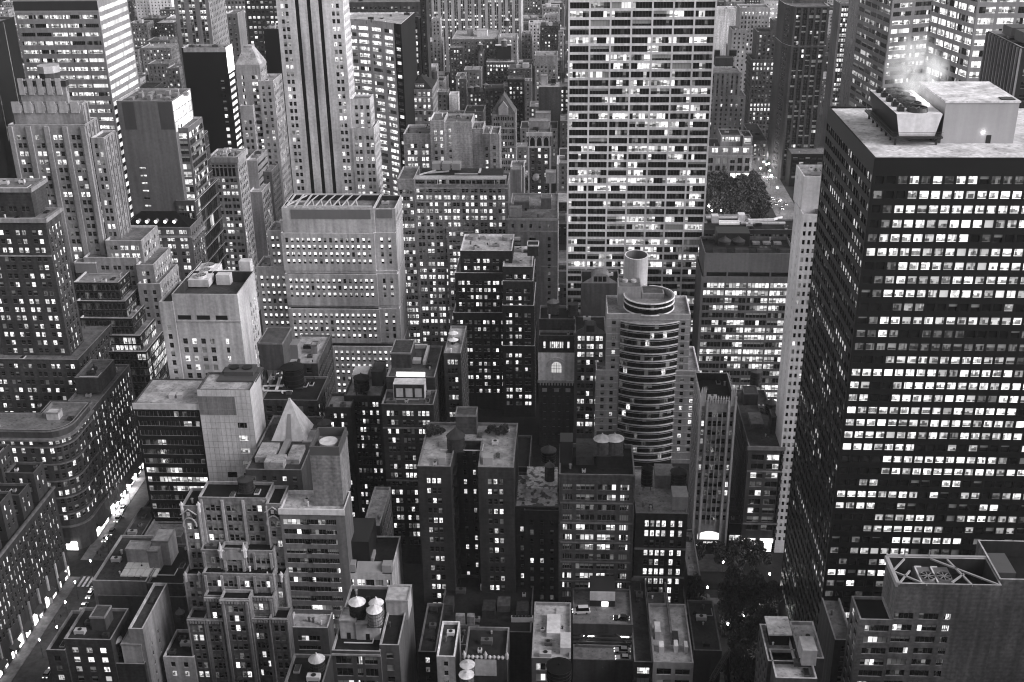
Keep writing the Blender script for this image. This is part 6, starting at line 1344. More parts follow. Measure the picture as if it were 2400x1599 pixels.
Y = 371; xa = at(2396, 112, Y)[0]; z1 = at(2396, 112, Y)[1]; d = dpx(2396, 112, Y, 2316)
t = b.tier([(xa, Y), (xa + 30, Y), (xa + 30, Y + d), (xa, Y + d)], 0, z1, [S(fh=4, bay=4, w=3, lit=.3), None, None, S(fh=4, bay=3, w=2.4, h=2.6, lit=.4, top=19, lv=.8, fins=(.5, .6, 3))]); m = MB(); m.box(xa + 3, xa + 12, Y + d * .2, Y + d * .5, z1, z1 + 3.2); m.box(xa + 3, xa + 12, Y + d * .6, Y + d * .85, z1, z1 + 3); b.part('roof_plant', m, wall_mat(.1, 'metal')); b.finish()

# ---------------------------------------------------------------- the distant low blocks between the towers
def far(name, label, xl, xr, yt, z, wall, lit=.2, dep=24, roof=.25, bay=3.8, w=1.7, kind='brick', rowlit=None, box=None, top=2.0, blank=False):
    b = Building(name, label, wall=wall, kind=kind, roof=roof); Y = YZ((xl + xr) / 2, yt, z); a, c = at(xl, yt, Y)[0], at(xr, yt, Y)[0]
    sp = None if blank else S(fh=3.9, bay=bay, w=w, h=2.3, lit=lit, top=top, pn=(1, 1), rowlit=rowlit or {}, blind=.4)
    t = b.tier([(a, Y), (c, Y), (c, Y + dep), (a, Y + dep)], 0, z, [sp, S(fh=3.9, bay=3, w=1.2, lit=.08), None, None])
    for q in (box or ()): b.bulk(t, xl + (xr - xl) * q[0], xl + (xr - xl) * q[1], yt - q[2], q[3], q[4], q[5])
    b.finish(); return t
FT = {}
far('terrace_rim_building', 'distant block with a long bright white parapet round its roof', 1058, 1166, 92, 58, .2, .1, 60, .38, box=((.34, .48, 8, 7, 8, .3), (.55, .78, 6, 7, 8, .5)))
far('distant_attic_block', 'distant block with a raised attic beside the white parapet roof', 1170, 1212, 88, 62, .3, .15, 26, .36, rowlit={0: .5, 4: .7})
far('pale_shaft_block', 'pale distant shaft with a flat top, left of the white parapet roof', 1011, 1032, 44, 75, .33, .03, 14)
far('messy_light_roof', 'low distant house with a messy bright roof', 996, 1034, 98, 45, .25, .05, 30, .55)
far('twin_row_lit_block', 'dark distant block with two bright short rows under its roof edge', 1053, 1085, 112, 52, .1, .1, 20, .3, rowlit={0: .7, 1: .6, 2: .6}, bay=3)
far('dark_side_block', 'dim distant block right of the twin lit rows', 1089, 1122, 100, 50, .12, .3, 20, .2)
far('thin_shaft_house', 'thin distant shaft carrying a small tank', 1121, 1134, 120, 48, .25, .3, 12)
T9 = far('billboard_roof_block', 'distant block with a black billboard box and a bright row of windows', 1139, 1208, 146, 40, .11, .05, 24, .5, rowlit={0: .95, 1: .6}, bay=2.8)
far('dotted_light_tower', 'dark slim tower with two columns of small lights', 1190, 1228, 186, 62, .035, .02, 18, .15, rowlit={0: .0, 1: .8, 2: .5}, bay=3)
far('rough_wall_block', 'distant block with a blank rough grey top wall near the gridded tower', 1253, 1306, 130, 62, .26, .1, 24, .3, top=9)
far('window_row_house', 'small distant house with one row of dark windows', 1220, 1246, 78, 44, .3, .03, 18)
far('white_stepped_house', 'white stepped distant house below the skyline right of the pier-faced giant', 1239, 1275, 54, 50, .5, .2, 20, .5)
far('square_attic_house', 'grey distant house with square attic windows near the gridded tower', 1276, 1308, 36, 56, .28, .3, 20, .3, rowlit={3: .8})
far('dark_slot_house', 'narrow black distant house pressed against the gridded tower', 1290, 1312, 56, 48, .05, .3, 18)
far('black_wall_block', 'dark blank-walled block with a pale chimney step beside the gridded tower', 1262, 1316, 204, 60, .09, .02, 26, .4, blank=True, box=((.1, .4, 4, 8, 6, .4), (.55, .75, 6, 5, 6, .03)))
far('bright_column_block', 'black block with two columns of bright tall windows against the gridded tower', 1300, 1336, 204, 58, .03, .9, 20, .2, bay=4.2, w=1.6)
far('courtyard_block', 'dark block with a sunken black roof court', 1088, 1133, 262, 44, .12, .1, 26, .03)
far('truss_roof_block', 'low block topped by a row of white crossed trusses', 1024, 1087, 268, 56, .12, .05, 14, .1)
far('clipped_roof_house', 'grey distant house with a clipped flat roof', 1087, 1127, 164, 40, .2, .1, 20, .3)
far('split_roof_house', 'distant house with a two-level grey roof', 1068, 1090, 178, 42, .22, .1, 18, .28)
far('angular_white_roof', 'distant house with an angular white roof edge', 997, 1022, 158, 46, .3, .02, 20, .5)
far('corniced_far_house', 'small pale-corniced house right of the pyramid roof', 1023, 1049, 216, 52, .18, .03, 18, .3)
far('pale_cube_house', 'pale cube-topped house beyond the arched-top hotel', 1052, 1073, 222, 50, .5, .0, 14, .5, blank=True)
far('long_white_edge_roof', 'dark block with one long white roof edge above the gabled tower', 1134, 1180, 207, 52, .1, .03, 18, .08)
far('narrow_dark_shaft', 'narrow dark shaft with a light edge in the distant cluster', 1076, 1092, 185, 58, .14, .0, 12)
far('dark_low_cluster', 'low dark house in the middle of the distant cluster', 1098, 1140, 215, 36, .08, .15, 22, .08)
far('ladder_wall_house', 'thin grey house with a ladder of ledges left of the black wall block', 1228, 1246, 190, 46, .22, .3, 14)
far('lit_base_house', 'small house with glowing lower floor near the dotted light tower', 1209, 1240, 345, 30, .2, .2, 14, .3)
far('white_box_skyline', 'white box-shaped roof at the top, right of the gridded tower', 1677, 1731, 22, 80, .55, .0, 24, .5, blank=True)
far('dark_low_skyline', 'dark block below the white box roof, right of the gridded tower', 1672, 1722, 34, 66, .1, .1, 24, .15, rowlit={0: .5})
far('dim_setback_house', 'dim grey block behind the stone park tower', 1672, 1712, 62, 60, .14, .03, 26, .12)
far('dim_tall_house', 'dim stepped block left of the dark stepped one', 1710, 1760, 112, 62, .2, .2, 26, .2)
far('lit_dark_left_gap', 'dim house low in the gap right of the ribbon-lit tower', 390, 420, 160, 60, .22, .4, 24, .2)
far('gap_pitched_house', 'dark pitched house deep in the left gap', 318, 362, 205, 48, .1, .1, 26, .06)
far('gap_flat_house', 'flat-roofed grey house deep in the left gap', 345, 396, 150, 48, .16, .15, 26, .2)
far('gap_far_house', 'pale-roofed house at the far end of the left gap', 330, 400, 112, 48, .2, .2, 26, .3)
far('setback_shoulder_house', 'small house between the truncated pyramid tower and black slab', 560, 618, 120, 60, .2, .15, 24, .3)
far('street_wall_house', 'dark wall of houses lining the lit avenue beyond the park', 1764, 1800, 330, 26, .1, .3, 60, .08)

# the blocks under and behind the viewpoint, unseen, added to shade the lower facades
for i, (xa, xb, ya, yb, h) in enumerate(((-60, 95, -40, -4, 250), (-165, -75, 60, 105, 118), (-60, 20, 70, 120, 132), (35, 125, 60, 115, 140), (-165, -95, 130, 180, 84), (-80, -5, 140, 190, 92), (10, 120, 140, 185, 96), (-290, -195, 60, 180, 105), (170, 280, 80, 200, 130), (-165, -20, 205, 232, 52), (0, 70, 205, 232, 50), (80, 128, 200, 226, 60), (-290, -195, 200, 262, 70))):
    b = Building('unseen_shade_block', 'block below the lower edge of the view, %s of the unseen row' % ('first second third fourth fifth sixth seventh eighth ninth tenth eleventh twelfth thirteenth'.split()[i]), wall=.2, group='blocks just below the view')
    b.tier([(xa, ya), (xb, ya), (xb, yb), (xa, yb)], 0, h, [None] * 4, par=.3); b.finish()
# everything else behind, filling the blocks
boxes = []
for q in BUILDINGS:
    xs = [v[0] for v in q.wall.v]; ys = [v[1] for v in q.wall.v]; boxes.append((min(xs) - 1, max(xs) + 1, min(ys) - 1, max(ys) + 1))
ORD = ['nearest', 'second', 'third', 'fourth', 'fifth', 'sixth', 'seventh', 'eighth', 'ninth', 'tenth', 'eleventh', 'twelfth', 'thirteenth', 'fourteenth', 'fifteenth', 'sixteenth', 'seventeenth', 'eighteenth', 'nineteenth', 'twentieth']
ORD = ORD + ['twenty-' + q for q in ('first', 'second', 'third', 'fourth', 'fifth', 'sixth', 'seventh', 'eighth', 'ninth')] + ['thirtieth'] + ['thirty-' + q for q in ('first', 'second', 'third', 'fourth', 'fifth', 'sixth', 'seventh', 'eighth', 'ninth')] + ['fortieth']
SECT = [(0, 330, 'in the gap beside the ribbon-lit tower'), (330, 420, 'deep in the left gap'), (420, 575, 'behind the black box tower'), (575, 680, 'left of the striped tower'), (680, 955, 'behind the curved lit office'), (955, 1040, 'behind the pyramid roof'), (1040, 1120, 'beyond the arched-top hotel'), (1120, 1180, 'above the gabled tower'), (1180, 1240, 'round the dotted light tower'), (1240, 1330, 'beside the gridded slab'), (1330, 1780, 'right of the gridded slab'), (1780, 2000, 'round the ribbed tower'), (2000, 2401, 'behind the faceted towers')]
cnt = {}
tmpbvh = BVHTree.FromPolygons(OCC_V, OCC_F)
FR = random.Random(5); cells = []; y = 300.0
while y < 2300:
    step = 40 if y < 1000 else 36; x = -1000.0
    while x < 760:
        cells.append((x + FR.uniform(0, 4), y + FR.uniform(0, 4), step - 12 + FR.uniform(-4, 4), 24 + FR.uniform(-3, 5))); x += step - 6
    y += step
for (x, y, wx, dy) in cells:
    if any(x < q[1] and x + wx > q[0] and y < q[3] and y + dy > q[2] for q in boxes): continue
    if -198 < x + wx and x < -162 and y < 700: continue
    if 128 < x + wx and x < 176 and y > 560: continue
    if 46 < x + wx and x < 76 and y < 380: continue
    if 60 < x + wx and x < 150 and 770 < y + dy and y < 905: continue
    h = FR.uniform(8, 14) if y < 560 else FR.uniform(12, 22) if y < 800 else FR.uniform(16, 40) if y < 1300 else FR.choice((18, 26, 34, 44, 58))
    vis = 0
    for (sx, sy, sz) in ((.5, .1, h + .4), (.1, .5, h + .4), (.9, .5, h + .4), (.5, .9, h + .4), (.5, -.05, h * .6)):
        c = Vector((x + wx * sx, y + dy * sy, sz)); p = proj(*c)
        if p and 0 < p[0] < 2400 and 0 < p[1] < 1599:
            v = c - Vector((0, 0, CAM_H))
            if tmpbvh.ray_cast(Vector((0, 0, CAM_H)), v.normalized(), v.length - .5)[0] is None: vis += 1
    if vis == 0: continue
    p = proj(x + wx / 2, y, h); sec = next((s[2] for s in SECT if s[0] <= p[0] < s[1]), 'at the edge')
    tone = FR.choice((('dark', .07), ('dim', .13), ('grey', .2), ('pale', .32))); k = cnt.get(sec, 0); cnt[sec] = k + 1
    if k >= 40: continue
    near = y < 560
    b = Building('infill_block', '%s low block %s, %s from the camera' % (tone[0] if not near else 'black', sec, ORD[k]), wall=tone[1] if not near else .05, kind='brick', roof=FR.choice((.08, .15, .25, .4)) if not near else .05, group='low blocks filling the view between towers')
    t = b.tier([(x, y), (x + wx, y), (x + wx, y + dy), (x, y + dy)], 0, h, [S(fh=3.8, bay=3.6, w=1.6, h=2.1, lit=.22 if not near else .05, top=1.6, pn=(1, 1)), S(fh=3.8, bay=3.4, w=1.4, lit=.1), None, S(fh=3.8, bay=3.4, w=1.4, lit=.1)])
    if not near:
        m = MB()
        for _ in range(FR.randint(1, 3)):
            bx_, by_ = x + wx * FR.uniform(.1, .7), y + dy * FR.uniform(.1, .6); m.box(bx_, bx_ + FR.uniform(2, 7), by_, by_ + FR.uniform(2, 6), t['z'], t['z'] + FR.uniform(1.5, 5))
        b.part('bulkhead', m, wall_mat(FR.choice((.1, .2, .35, .5))))
    b.finish()

# ---------------------------------------------------------------- windows
BVH = BVHTree.FromPolygons(OCC_V, OCC_F)
NW = sum(emit_windows(q) for q in BUILDINGS)
print('buildings', len(BUILDINGS), 'windows shown', NW)

# ---------------------------------------------------------------- ground, streets
def sheet(name, x0, x1, y0, y1, z, g, kind='roof', th=0):
    m = MB()
    if th: m.box(x0, x1, y0, y1, z - th, z)
    else: m.quad((x0, y0, z), (x1, y0, z), (x1, y1, z), (x0, y1, z))
    return tag(m.build(name, wall_mat(g, kind)), kind='structure')
sheet('ground', -2500, 2500, -300, 3200, 0, .05)
sheet('road', -187, -170, 100, 1200, .004, .11, 'stone'); sheet('road', 148, 166, 600, 1500, .004, .2, 'stone')  # avenue by the park: street glow put into its paler road colour
for y in (276, 361, 436, 516): sheet('road', -700, 700, y - 5, y + 5, .008, .05, 'stone')
sheet('pavement', -191.5, -187, 100, 355, .13, .2, 'stone', .13); sheet('pavement', -191.5, -187, 366, 800, .13, .24, 'stone', .13)
sheet('pavement', -170, -165, 100, 355, .13, .18, 'stone', .13); sheet('pavement', -170, -165, 366, 800, .13, .24, 'stone', .13)
sheet('pavement', 46, 62, 366.5, 378, .13, .2, 'stone', .13); sheet('plaza', 45, 76, 295, 355, .12, .09, 'stone', .12)
sheet('park_path', 46, 52, 300, 352, .16, .24, 'stone', .03); sheet('park_path', 52, 66, 346, 350, .165, .3, 'stone', .03); sheet('park_path', 69.5, 75.5, 298, 355, .16, .22, 'stone', .03)
m = MB()
for i in range(9): m.box(-186 + i * 1.75, -185.1 + i * 1.75, 349, 355.4, .005, .016)
for i in range(9): m.box(150 + i * 1.7, 150.8 + i * 1.7, 905, 911, .005, .016)
tag(m.build('road_marking', wall_mat(.6, 'stone')), kind='structure')

# ---------------------------------------------------------------- water tanks
def tank(label, x, y, z, r=2.2, h=4.2, g=.1, cap=.14, leg=1.6, cone=1.6, group=None, name='water_tank'):
    root = empty(name, (x, y, z), label, 'water tank', group)
    m = MB(); m.cyl(0, 0, leg, leg + h, r, r * .97, 20)
    for k in range(20): a = 2 * math.pi * k / 20; m.bar((r * math.cos(a), r * math.sin(a), leg), (r * .97 * math.cos(a), r * .97 * math.sin(a), leg + h), .05)
    m.build('barrel', wall_mat(g, 'brick'), root)
    m = MB()
    for q in (.15, .4, .65, .9): m.cyl(0, 0, leg + h * q, leg + h * q + .09, r * 1.03, r * 1.03, 20, 0, True, True)
    m.build('hoop', wall_mat(.06, 'metal'), root)
    m = MB(); m.cyl(0, 0, leg + h, leg + h + cone, r * 1.1, .12, 12, 0, True, True); m.cyl(0, 0, leg + h + cone - .1, leg + h + cone + .35, .25, .2, 8); m.build('cone_roof', wall_mat(cap, 'stone'), root)
    if leg > .3:
        for sx in (-1, 1):
            for sy in (-1, 1):
                q = MB(); q.box(sx * r * .65 - .12, sx * r * .65 + .12, sy * r * .65 - .12, sy * r * .65 + .12, 0, leg - .15); q.build('leg', wall_mat(.06, 'metal'), root)
        m = MB(); m.box(-r, r, -r, r, leg - .22, leg, 0, True); m.build('platform', wall_mat(.08, 'metal'), root)
    return root
def tpx(label, px, py, z, **k): x, y = gp(px, py, z); return tank(label, x, y, z, **k)
ttz = TT[1][4]
tpx('dark tank with a white conical cap, left front of three on the stone roof', 841, 1462, ttz - 3, r=2.3, h=4.6, g=.05, cap=.62, leg=3)
tpx('planked pale tank with a white cap, right front of three on the stone roof', 880, 1463, ttz, r=2.1, h=4.4, g=.26, cap=.62, leg=.5)
tpx('white-capped tank half hidden behind the other two on the stone roof', 884, 1443, ttz, r=2.0, h=4.0, g=.2, cap=.6, leg=.5)
tpx('grey-capped tank alone on the black roof at the bottom edge', 745, 1572, 62, r=2.0, h=3.4, g=.04, cap=.4, leg=.4)
tpx('big dark tank with a pale lid on the corner loft by the avenue', 275, 1540, CLZ, r=2.3, h=4.4, g=.07, cap=.5, leg=2.4)
tpx('small grey tank beside the gothic apartment house', 425, 1456, 19, r=1.5, h=3, g=.16, cap=.24, leg=.6)
tpx('dark round tank on top of the pale box penthouse', 763, 1022, PH['z'], r=2.6, h=5.2, g=.06, cap=.07, leg=.6)
tpx('black domed tank on the dark brick roof left of the white dormer', 849, 922, DARKTANK['z'], r=2.9, h=5, g=.025, cap=.05, leg=2)
tpx('left one of the twin tanks with striped conical caps', 1411, 1063, TWINB[4], r=2.6, h=4.6, g=.12, cap=.4, leg=.6)
tpx('right one of the twin tanks with striped conical caps', 1440, 1062, TWINB[4], r=2.7, h=4.6, g=.12, cap=.42, leg=.6)
tpx('black tank in a tall steel cage on the brick annex', 1515, 1145, ANNEX['z'] + 1, r=1.9, h=6, g=.03, cap=.03, leg=2)
tpx('wide dark tank at the back of the brick annex roof', 1589, 1143, ANNEX['z'], r=2.7, h=5, g=.06, cap=.08, leg=1.4)
tpx('dark cone-topped tank in the middle of the court apartment roof', 1069, 1052, COURT['z'], r=2.9, h=4.5, g=.09, cap=.09, leg=.4, cone=3)
tpx('dark ribbed dome tank beside the flaking roof', 1286, 1080, FLAKE['z'], r=2.6, h=4, g=.06, cap=.12, leg=.4, cone=1.8)
tpx('slim tank with a small cone lid on the flaking roof', 1288, 1146, FLAKE['z'], r=1.6, h=7, g=.14, cap=.2, leg=2)
x0, x1, y, z = CHAT
tank('grey cone-topped tank on the chateau-front house', x0 + 6, y + 8, z - 1, r=2.6, h=5, g=.14, cap=.2, leg=1)
tank('round red-brown drum tank right of the cone-topped tank', x0 + 15, y + 6, z - 1, r=2.2, h=5.5, g=.1, cap=.1, leg=.5, cone=.3)
tpx('pale-lidded tank behind the other one at the bottom edge', 1096, 1574, 46, r=2.0, h=2.2, g=.2, cap=.5, leg=.3, cone=.8)
tpx('pale-lidded tank cut by the bottom edge of the photo', 1094, 1598, 46, r=2.0, h=2.2, g=.2, cap=.5, leg=.3, cone=.8)
tpx('huge black tank in front of the pale tin roof', 1310, 1592, 44, r=3.4, h=4.4, g=.012, cap=.015, leg=.3, cone=.5)
tpx('tall dark drum tank on the cluttered loft roof', 1770, 905, LOFT['z'], r=2.3, h=6, g=.08, cap=.12, leg=1, cone=.6)
tpx('squat tank with a pointed lid on the cluttered loft roof', 1806, 968, LOFT['z'], r=2.2, h=3.6, g=.06, cap=.14, leg=1, cone=1.8)
tpx('left dark cone tank on the louvred office roof', 1698, 572, OFFR['z'] + 6.4, r=2.8, h=1.5, g=.05, cap=.1, leg=.2, cone=2.0)
tpx('right dark cone tank on the louvred office roof', 1730, 572, OFFR['z'] + 6.4, r=2.8, h=1.5, g=.05, cap=.1, leg=.2, cone=2.0)
tpx('very large dark tank among the white roof pipes', 689, 905, 46, r=4.4, h=9, g=.035, cap=.05, leg=.5, cone=.6) if 0 else None
TB = BUILDINGS
rp = next(q for q in BUILDINGS if q.name == 'roof_pipe_building'); rz = max(v[2] for q in rp.tops for v in q.v)
tpx('very large dark tank among the white roof pipes', 690, 903, rz, r=4.2, h=8, g=.03, cap=.04, leg=.5, cone=.7)
gz_ = GOTH['z']; tpx('dark tank at the back edge of the gothic apartment roof', 578, 1152, gz_, r=2.4, h=4, g=.06, cap=.08, leg=.6, cone=.8)
tpx('distant tank with a bright cone on the white parapet roof', 1188, 72, 60, r=3.2, h=6, g=.08, cap=.6, leg=5, cone=2.5)
tpx('distant tank on the thin shaft in the far cluster', 1126, 120, 48, r=2.8, h=6, g=.08, cap=.3, leg=1)
tpx('distant pale-lidded tank right of the billboard box', 1182, 116, 55, r=3, h=6, g=.15, cap=.35, leg=3)
for i, (px, py, l) in enumerate(((1104, 226, 'left'), (1117, 224, 'middle'), (1139, 220, 'right'))): tpx('%s one of three small cone tanks in the distant cluster' % l, px, py, 44, r=2.8, h=4, g=.08, cap=.22, leg=4)
tpx('barrel tank beside the angular white roof', 1018, 190, 44, r=3, h=7, g=.1, cap=.12, leg=2)

# ---------------------------------------------------------------- black billboard box, parasols, dish
x, y = gp(1180, 142, 40); m = MB(); m.box(-8, 8, 0, 5, 2, 16); r_ = empty('billboard_box', (x, y, 39), 'black box on a bright roof in the distant cluster', 'billboard'); m.build('black_panel', wall_mat(.02, 'metal'), r_); m = MB(); m.box(-8.4, 8.4, -.4, 5.4, 16, 16.7); m.build('white_edge', wall_mat(.6, 'metal'), r_); m = MB(); [m.box(q - .3, q + .3, 1, 4, 0, 2) for q in (-7, 0, 7)]; m.build('support', wall_mat(.1, 'metal'), r_)
for px, py, l in ((1063, 790, 'back'), (1063, 806, 'front')):
    x, y = gp(px, py + 3, PARASOL['z']); r_ = empty('parasol', (x, y, PARASOL['z']), '%s white parasol on the slender building terrace' % l, 'parasol'); m = MB(); m.cyl(0, 0, 2.2, 3.2, 2.0, .05, 10, 0, False); m.build('canopy', wall_mat(.7, 'panel'), r_); m = MB(); m.cyl(0, 0, 0, 2.5, .06, .06, 6); m.build('pole', wall_mat(.3, 'metal'), r_)
x, y = gp(1256, 430, SB['z']); r_ = empty('satellite_dish', (x, y, SB['z']), 'pale satellite dish on the cluttered stone roof', 'dish'); m = MB()
for i in range(12):
    a, c = 2 * math.pi * i / 12, 2 * math.pi * (i + 1) / 12
    P = lambda t, r: (r * math.cos(t) * .9, -r * math.cos(t) * .3 + .2 * r * r, 3.2 + r * math.sin(t) + .3 * r * math.cos(t))
    m.poly([P(a, 0), P(a, 2.2), P(c, 2.2)])
m.build('reflector', wall_mat(.6, 'panel'), r_); m = MB(); m.bar((0, 0, 0), (0, 0, 3), .12); m.build('mast', wall_mat(.2, 'metal'), r_)
# crane boom at the plaza's edge
a, c = gp(1707, 1528, 24), gp(1667, 1594, 38); m = MB(); A0, B0 = Vector((*a, 24)), Vector((*c, 38)); n = 12; d_ = (B0 - A0) / n
sv_ = [Vector((.6, 0, .6)), Vector((-.6, 0, .6)), Vector((.6, 0, -.6)), Vector((-.6, 0, -.6))]
r_ = empty('crane_boom', tuple(A0), 'black lattice crane boom leaning over the plaza edge', 'crane')
for s in sv_: m.bar(tuple(s), tuple(B0 - A0 + s), .1)
for i in range(n):
    for p, q in ((0, 1), (2, 3), (0, 2), (1, 3)): m.bar(tuple(d_ * i + sv_[p]), tuple(d_ * (i + 1) + sv_[q]), .06)
m.build('lattice', wall_mat(.02, 'metal'), r_); m = MB(); m.bar((0, 0, 0), (2, 4, -24), .35); m.build('mast', wall_mat(.02, 'metal'), r_)

for i in range(6):
    x, y = gp(1204 + i * 8, 1458, 27); r_ = empty('air_unit', (x, y, 27), 'pale air unit in the row under the flaking roof building', 'air unit', 'row of pale air units'); m = MB(); m.box(-.8, .8, -.6, .6, .3, 2.2); m.build('casing', wall_mat(.5, 'metal'), r_); m = MB(); m.cyl(0, 0, 2.2, 2.35, .5, .5, 12, 0, True); m.build('fan', wall_mat(.05, 'metal'), r_)
# ---------------------------------------------------------------- lamps
LAMPXY = []
def lampset(pts, h, label, group, e, rr=.32):
    for (px, py) in pts:
        x, y = gp(px, py, h); LAMPXY.append((x, y)); r = empty('street_lamp', (x, y, 0), label, 'lamp', group)
        m = MB(); m.cyl(0, 0, 0, h - .3, .09, .06, 8); m.cyl(0, 0, 0, .5, .2, .14, 8); m.build('pole', wall_mat(.05, 'metal'), r)
        m = MB(); m.cyl(0, 0, h - .3, h + .3, rr * .7, rr, 10, 0, True, True); m.cyl(0, 0, h + .3, h + .55, rr, .05, 10); m.build('lamp_head', flat_mat('lamp_glow_%d' % e, .8, .4, 0, e), r)
lampset(((1658, 1377), (1774, 1343), (1804, 1346), (1802, 1371), (1812, 1412), (1806, 1427), (1813, 1454), (1822, 1488), (1656, 1486), (1684, 1501), (1659, 1505), (1755, 1547), (1774, 1547), (1695, 1318), (1744, 1443), (1706, 1463), (1749, 1388), (1671, 1463), (1653, 1421), (1785, 1420)), 6.5, 'small glowing lamp between the plaza trees', 'plaza lamps', 20, .3)
lampset(((153, 1412), (212, 1315), (250, 1262), (284, 1178), (133, 1470), (176, 1365), (300, 1142), (92, 1500)), 7.5, 'street lamp along the glowing left avenue', 'avenue lamps', 60, .25)
lampset(((1790, 380), (1804, 400), (1822, 440), (1830, 470), (1798, 350), (1786, 370), (1668, 494), (1690, 494), (1740, 500), (1711, 452), (1662, 484), (1776, 352), (1786, 340), (1783, 360), (1796, 386), (1802, 384), (1793, 365), (1808, 412), (1783, 395)), 10, 'bright lamp by the park grove and its lit avenue', 'park avenue lamps', 110, .5)

# ---------------------------------------------------------------- trees
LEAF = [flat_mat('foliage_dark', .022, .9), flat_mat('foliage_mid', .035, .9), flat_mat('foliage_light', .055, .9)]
def crown_mesh(seed, nl=1500):
    R = random.Random(seed); m = MB(); lobes = [(R.uniform(-.55, .55), R.uniform(-.55, .55), R.uniform(.35, 1.0), R.uniform(.3, .52)) for _ in range(11)]
    for i in range(nl):
        lx, ly, lz, lr = R.choice(lobes); th, u = R.uniform(0, 6.283), R.uniform(-1, 1); s = math.sqrt(1 - u * u); rr_ = lr * R.uniform(.6, 1.06)
        c = Vector((lx + rr_ * s * math.cos(th), ly + rr_ * s * math.sin(th), lz + rr_ * u * .8)); a = Vector((R.uniform(-1, 1), R.uniform(-1, 1), R.uniform(-.6, .6))).normalized(); e = a.cross(Vector((R.uniform(-1, 1), R.uniform(-1, 1), R.uniform(-1, 1)))).normalized()
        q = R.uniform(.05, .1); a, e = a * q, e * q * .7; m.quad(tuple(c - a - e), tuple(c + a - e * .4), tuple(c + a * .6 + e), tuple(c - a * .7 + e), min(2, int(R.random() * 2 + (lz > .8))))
    me = bpy.data.meshes.new('crown'); me.from_pydata(m.v, [], m.f); [me.materials.append(q) for q in LEAF]; me.polygons.foreach_set('material_index', m.m); return me
def trunk_mesh(seed):
    R = random.Random(seed); m = MB(); m.cyl(0, 0, 0, .45, .045, .03, 8)
    for k in range(5): a = k * 1.256 + R.random(); m.bar((0, 0, .36 + .03 * k), (.42 * math.cos(a), .42 * math.sin(a), .78 + .06 * k), .016)
    me = bpy.data.meshes.new('trunk'); me.from_pydata(m.v, [], m.f); me.materials.append(flat_mat('bark', .05, .9)); return me
CM = [crown_mesh(s) for s in range(5)]; TM = [trunk_mesh(s) for s in range(2)]
TR = random.Random(8)
def tree(x, y, h, w, label, group, k):
    r = empty('tree', (x, y, .1), label, 'tree', group); r.rotation_euler = (0, 0, TR.uniform(0, 6.28)); r.scale = (w, w, h)
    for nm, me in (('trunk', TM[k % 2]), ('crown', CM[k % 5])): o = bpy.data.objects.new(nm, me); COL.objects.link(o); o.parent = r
k = 0; 
for x in range(47, 76, 5):
    for y in range(300, 374, 7):
        xx, yy = x + TR.uniform(-1.5, 1.5), y + TR.uniform(-2, 2)
        if any(abs(xx - q[0]) < 2.2 and -6 < yy - q[1] < 1.5 for q in LAMPXY): continue
        if 51 < xx < 54 or (345 < yy < 352 and xx < 66) or xx > 73.5 and yy > 320 or 355 < yy < 366: continue
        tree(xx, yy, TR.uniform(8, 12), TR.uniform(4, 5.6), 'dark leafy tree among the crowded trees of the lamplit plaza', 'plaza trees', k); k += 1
for x in range(64, 150, 8):
    for y in range(800, 876, 9):
        xx, yy = x + TR.uniform(-3, 3), y + TR.uniform(-3, 3)
        if xx > 144: continue
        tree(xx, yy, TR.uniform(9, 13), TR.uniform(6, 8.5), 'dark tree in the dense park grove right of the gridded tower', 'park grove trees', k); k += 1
for i, (px, py) in enumerate(((1005, 1016), (1030, 1018), (1150, 1016), (1180, 1014), (1012, 1022), (1168, 1022))):
    x, y = gp(px, py, COURT['z']); r = empty('shrub', (x, y, COURT['z']), 'roof garden shrub at the back of the court apartment house', 'shrub', 'roof garden shrubs'); r.scale = (2.2, 2.2, 2.4); o = bpy.data.objects.new('foliage', CM[i % 5]); COL.objects.link(o); o.parent = r

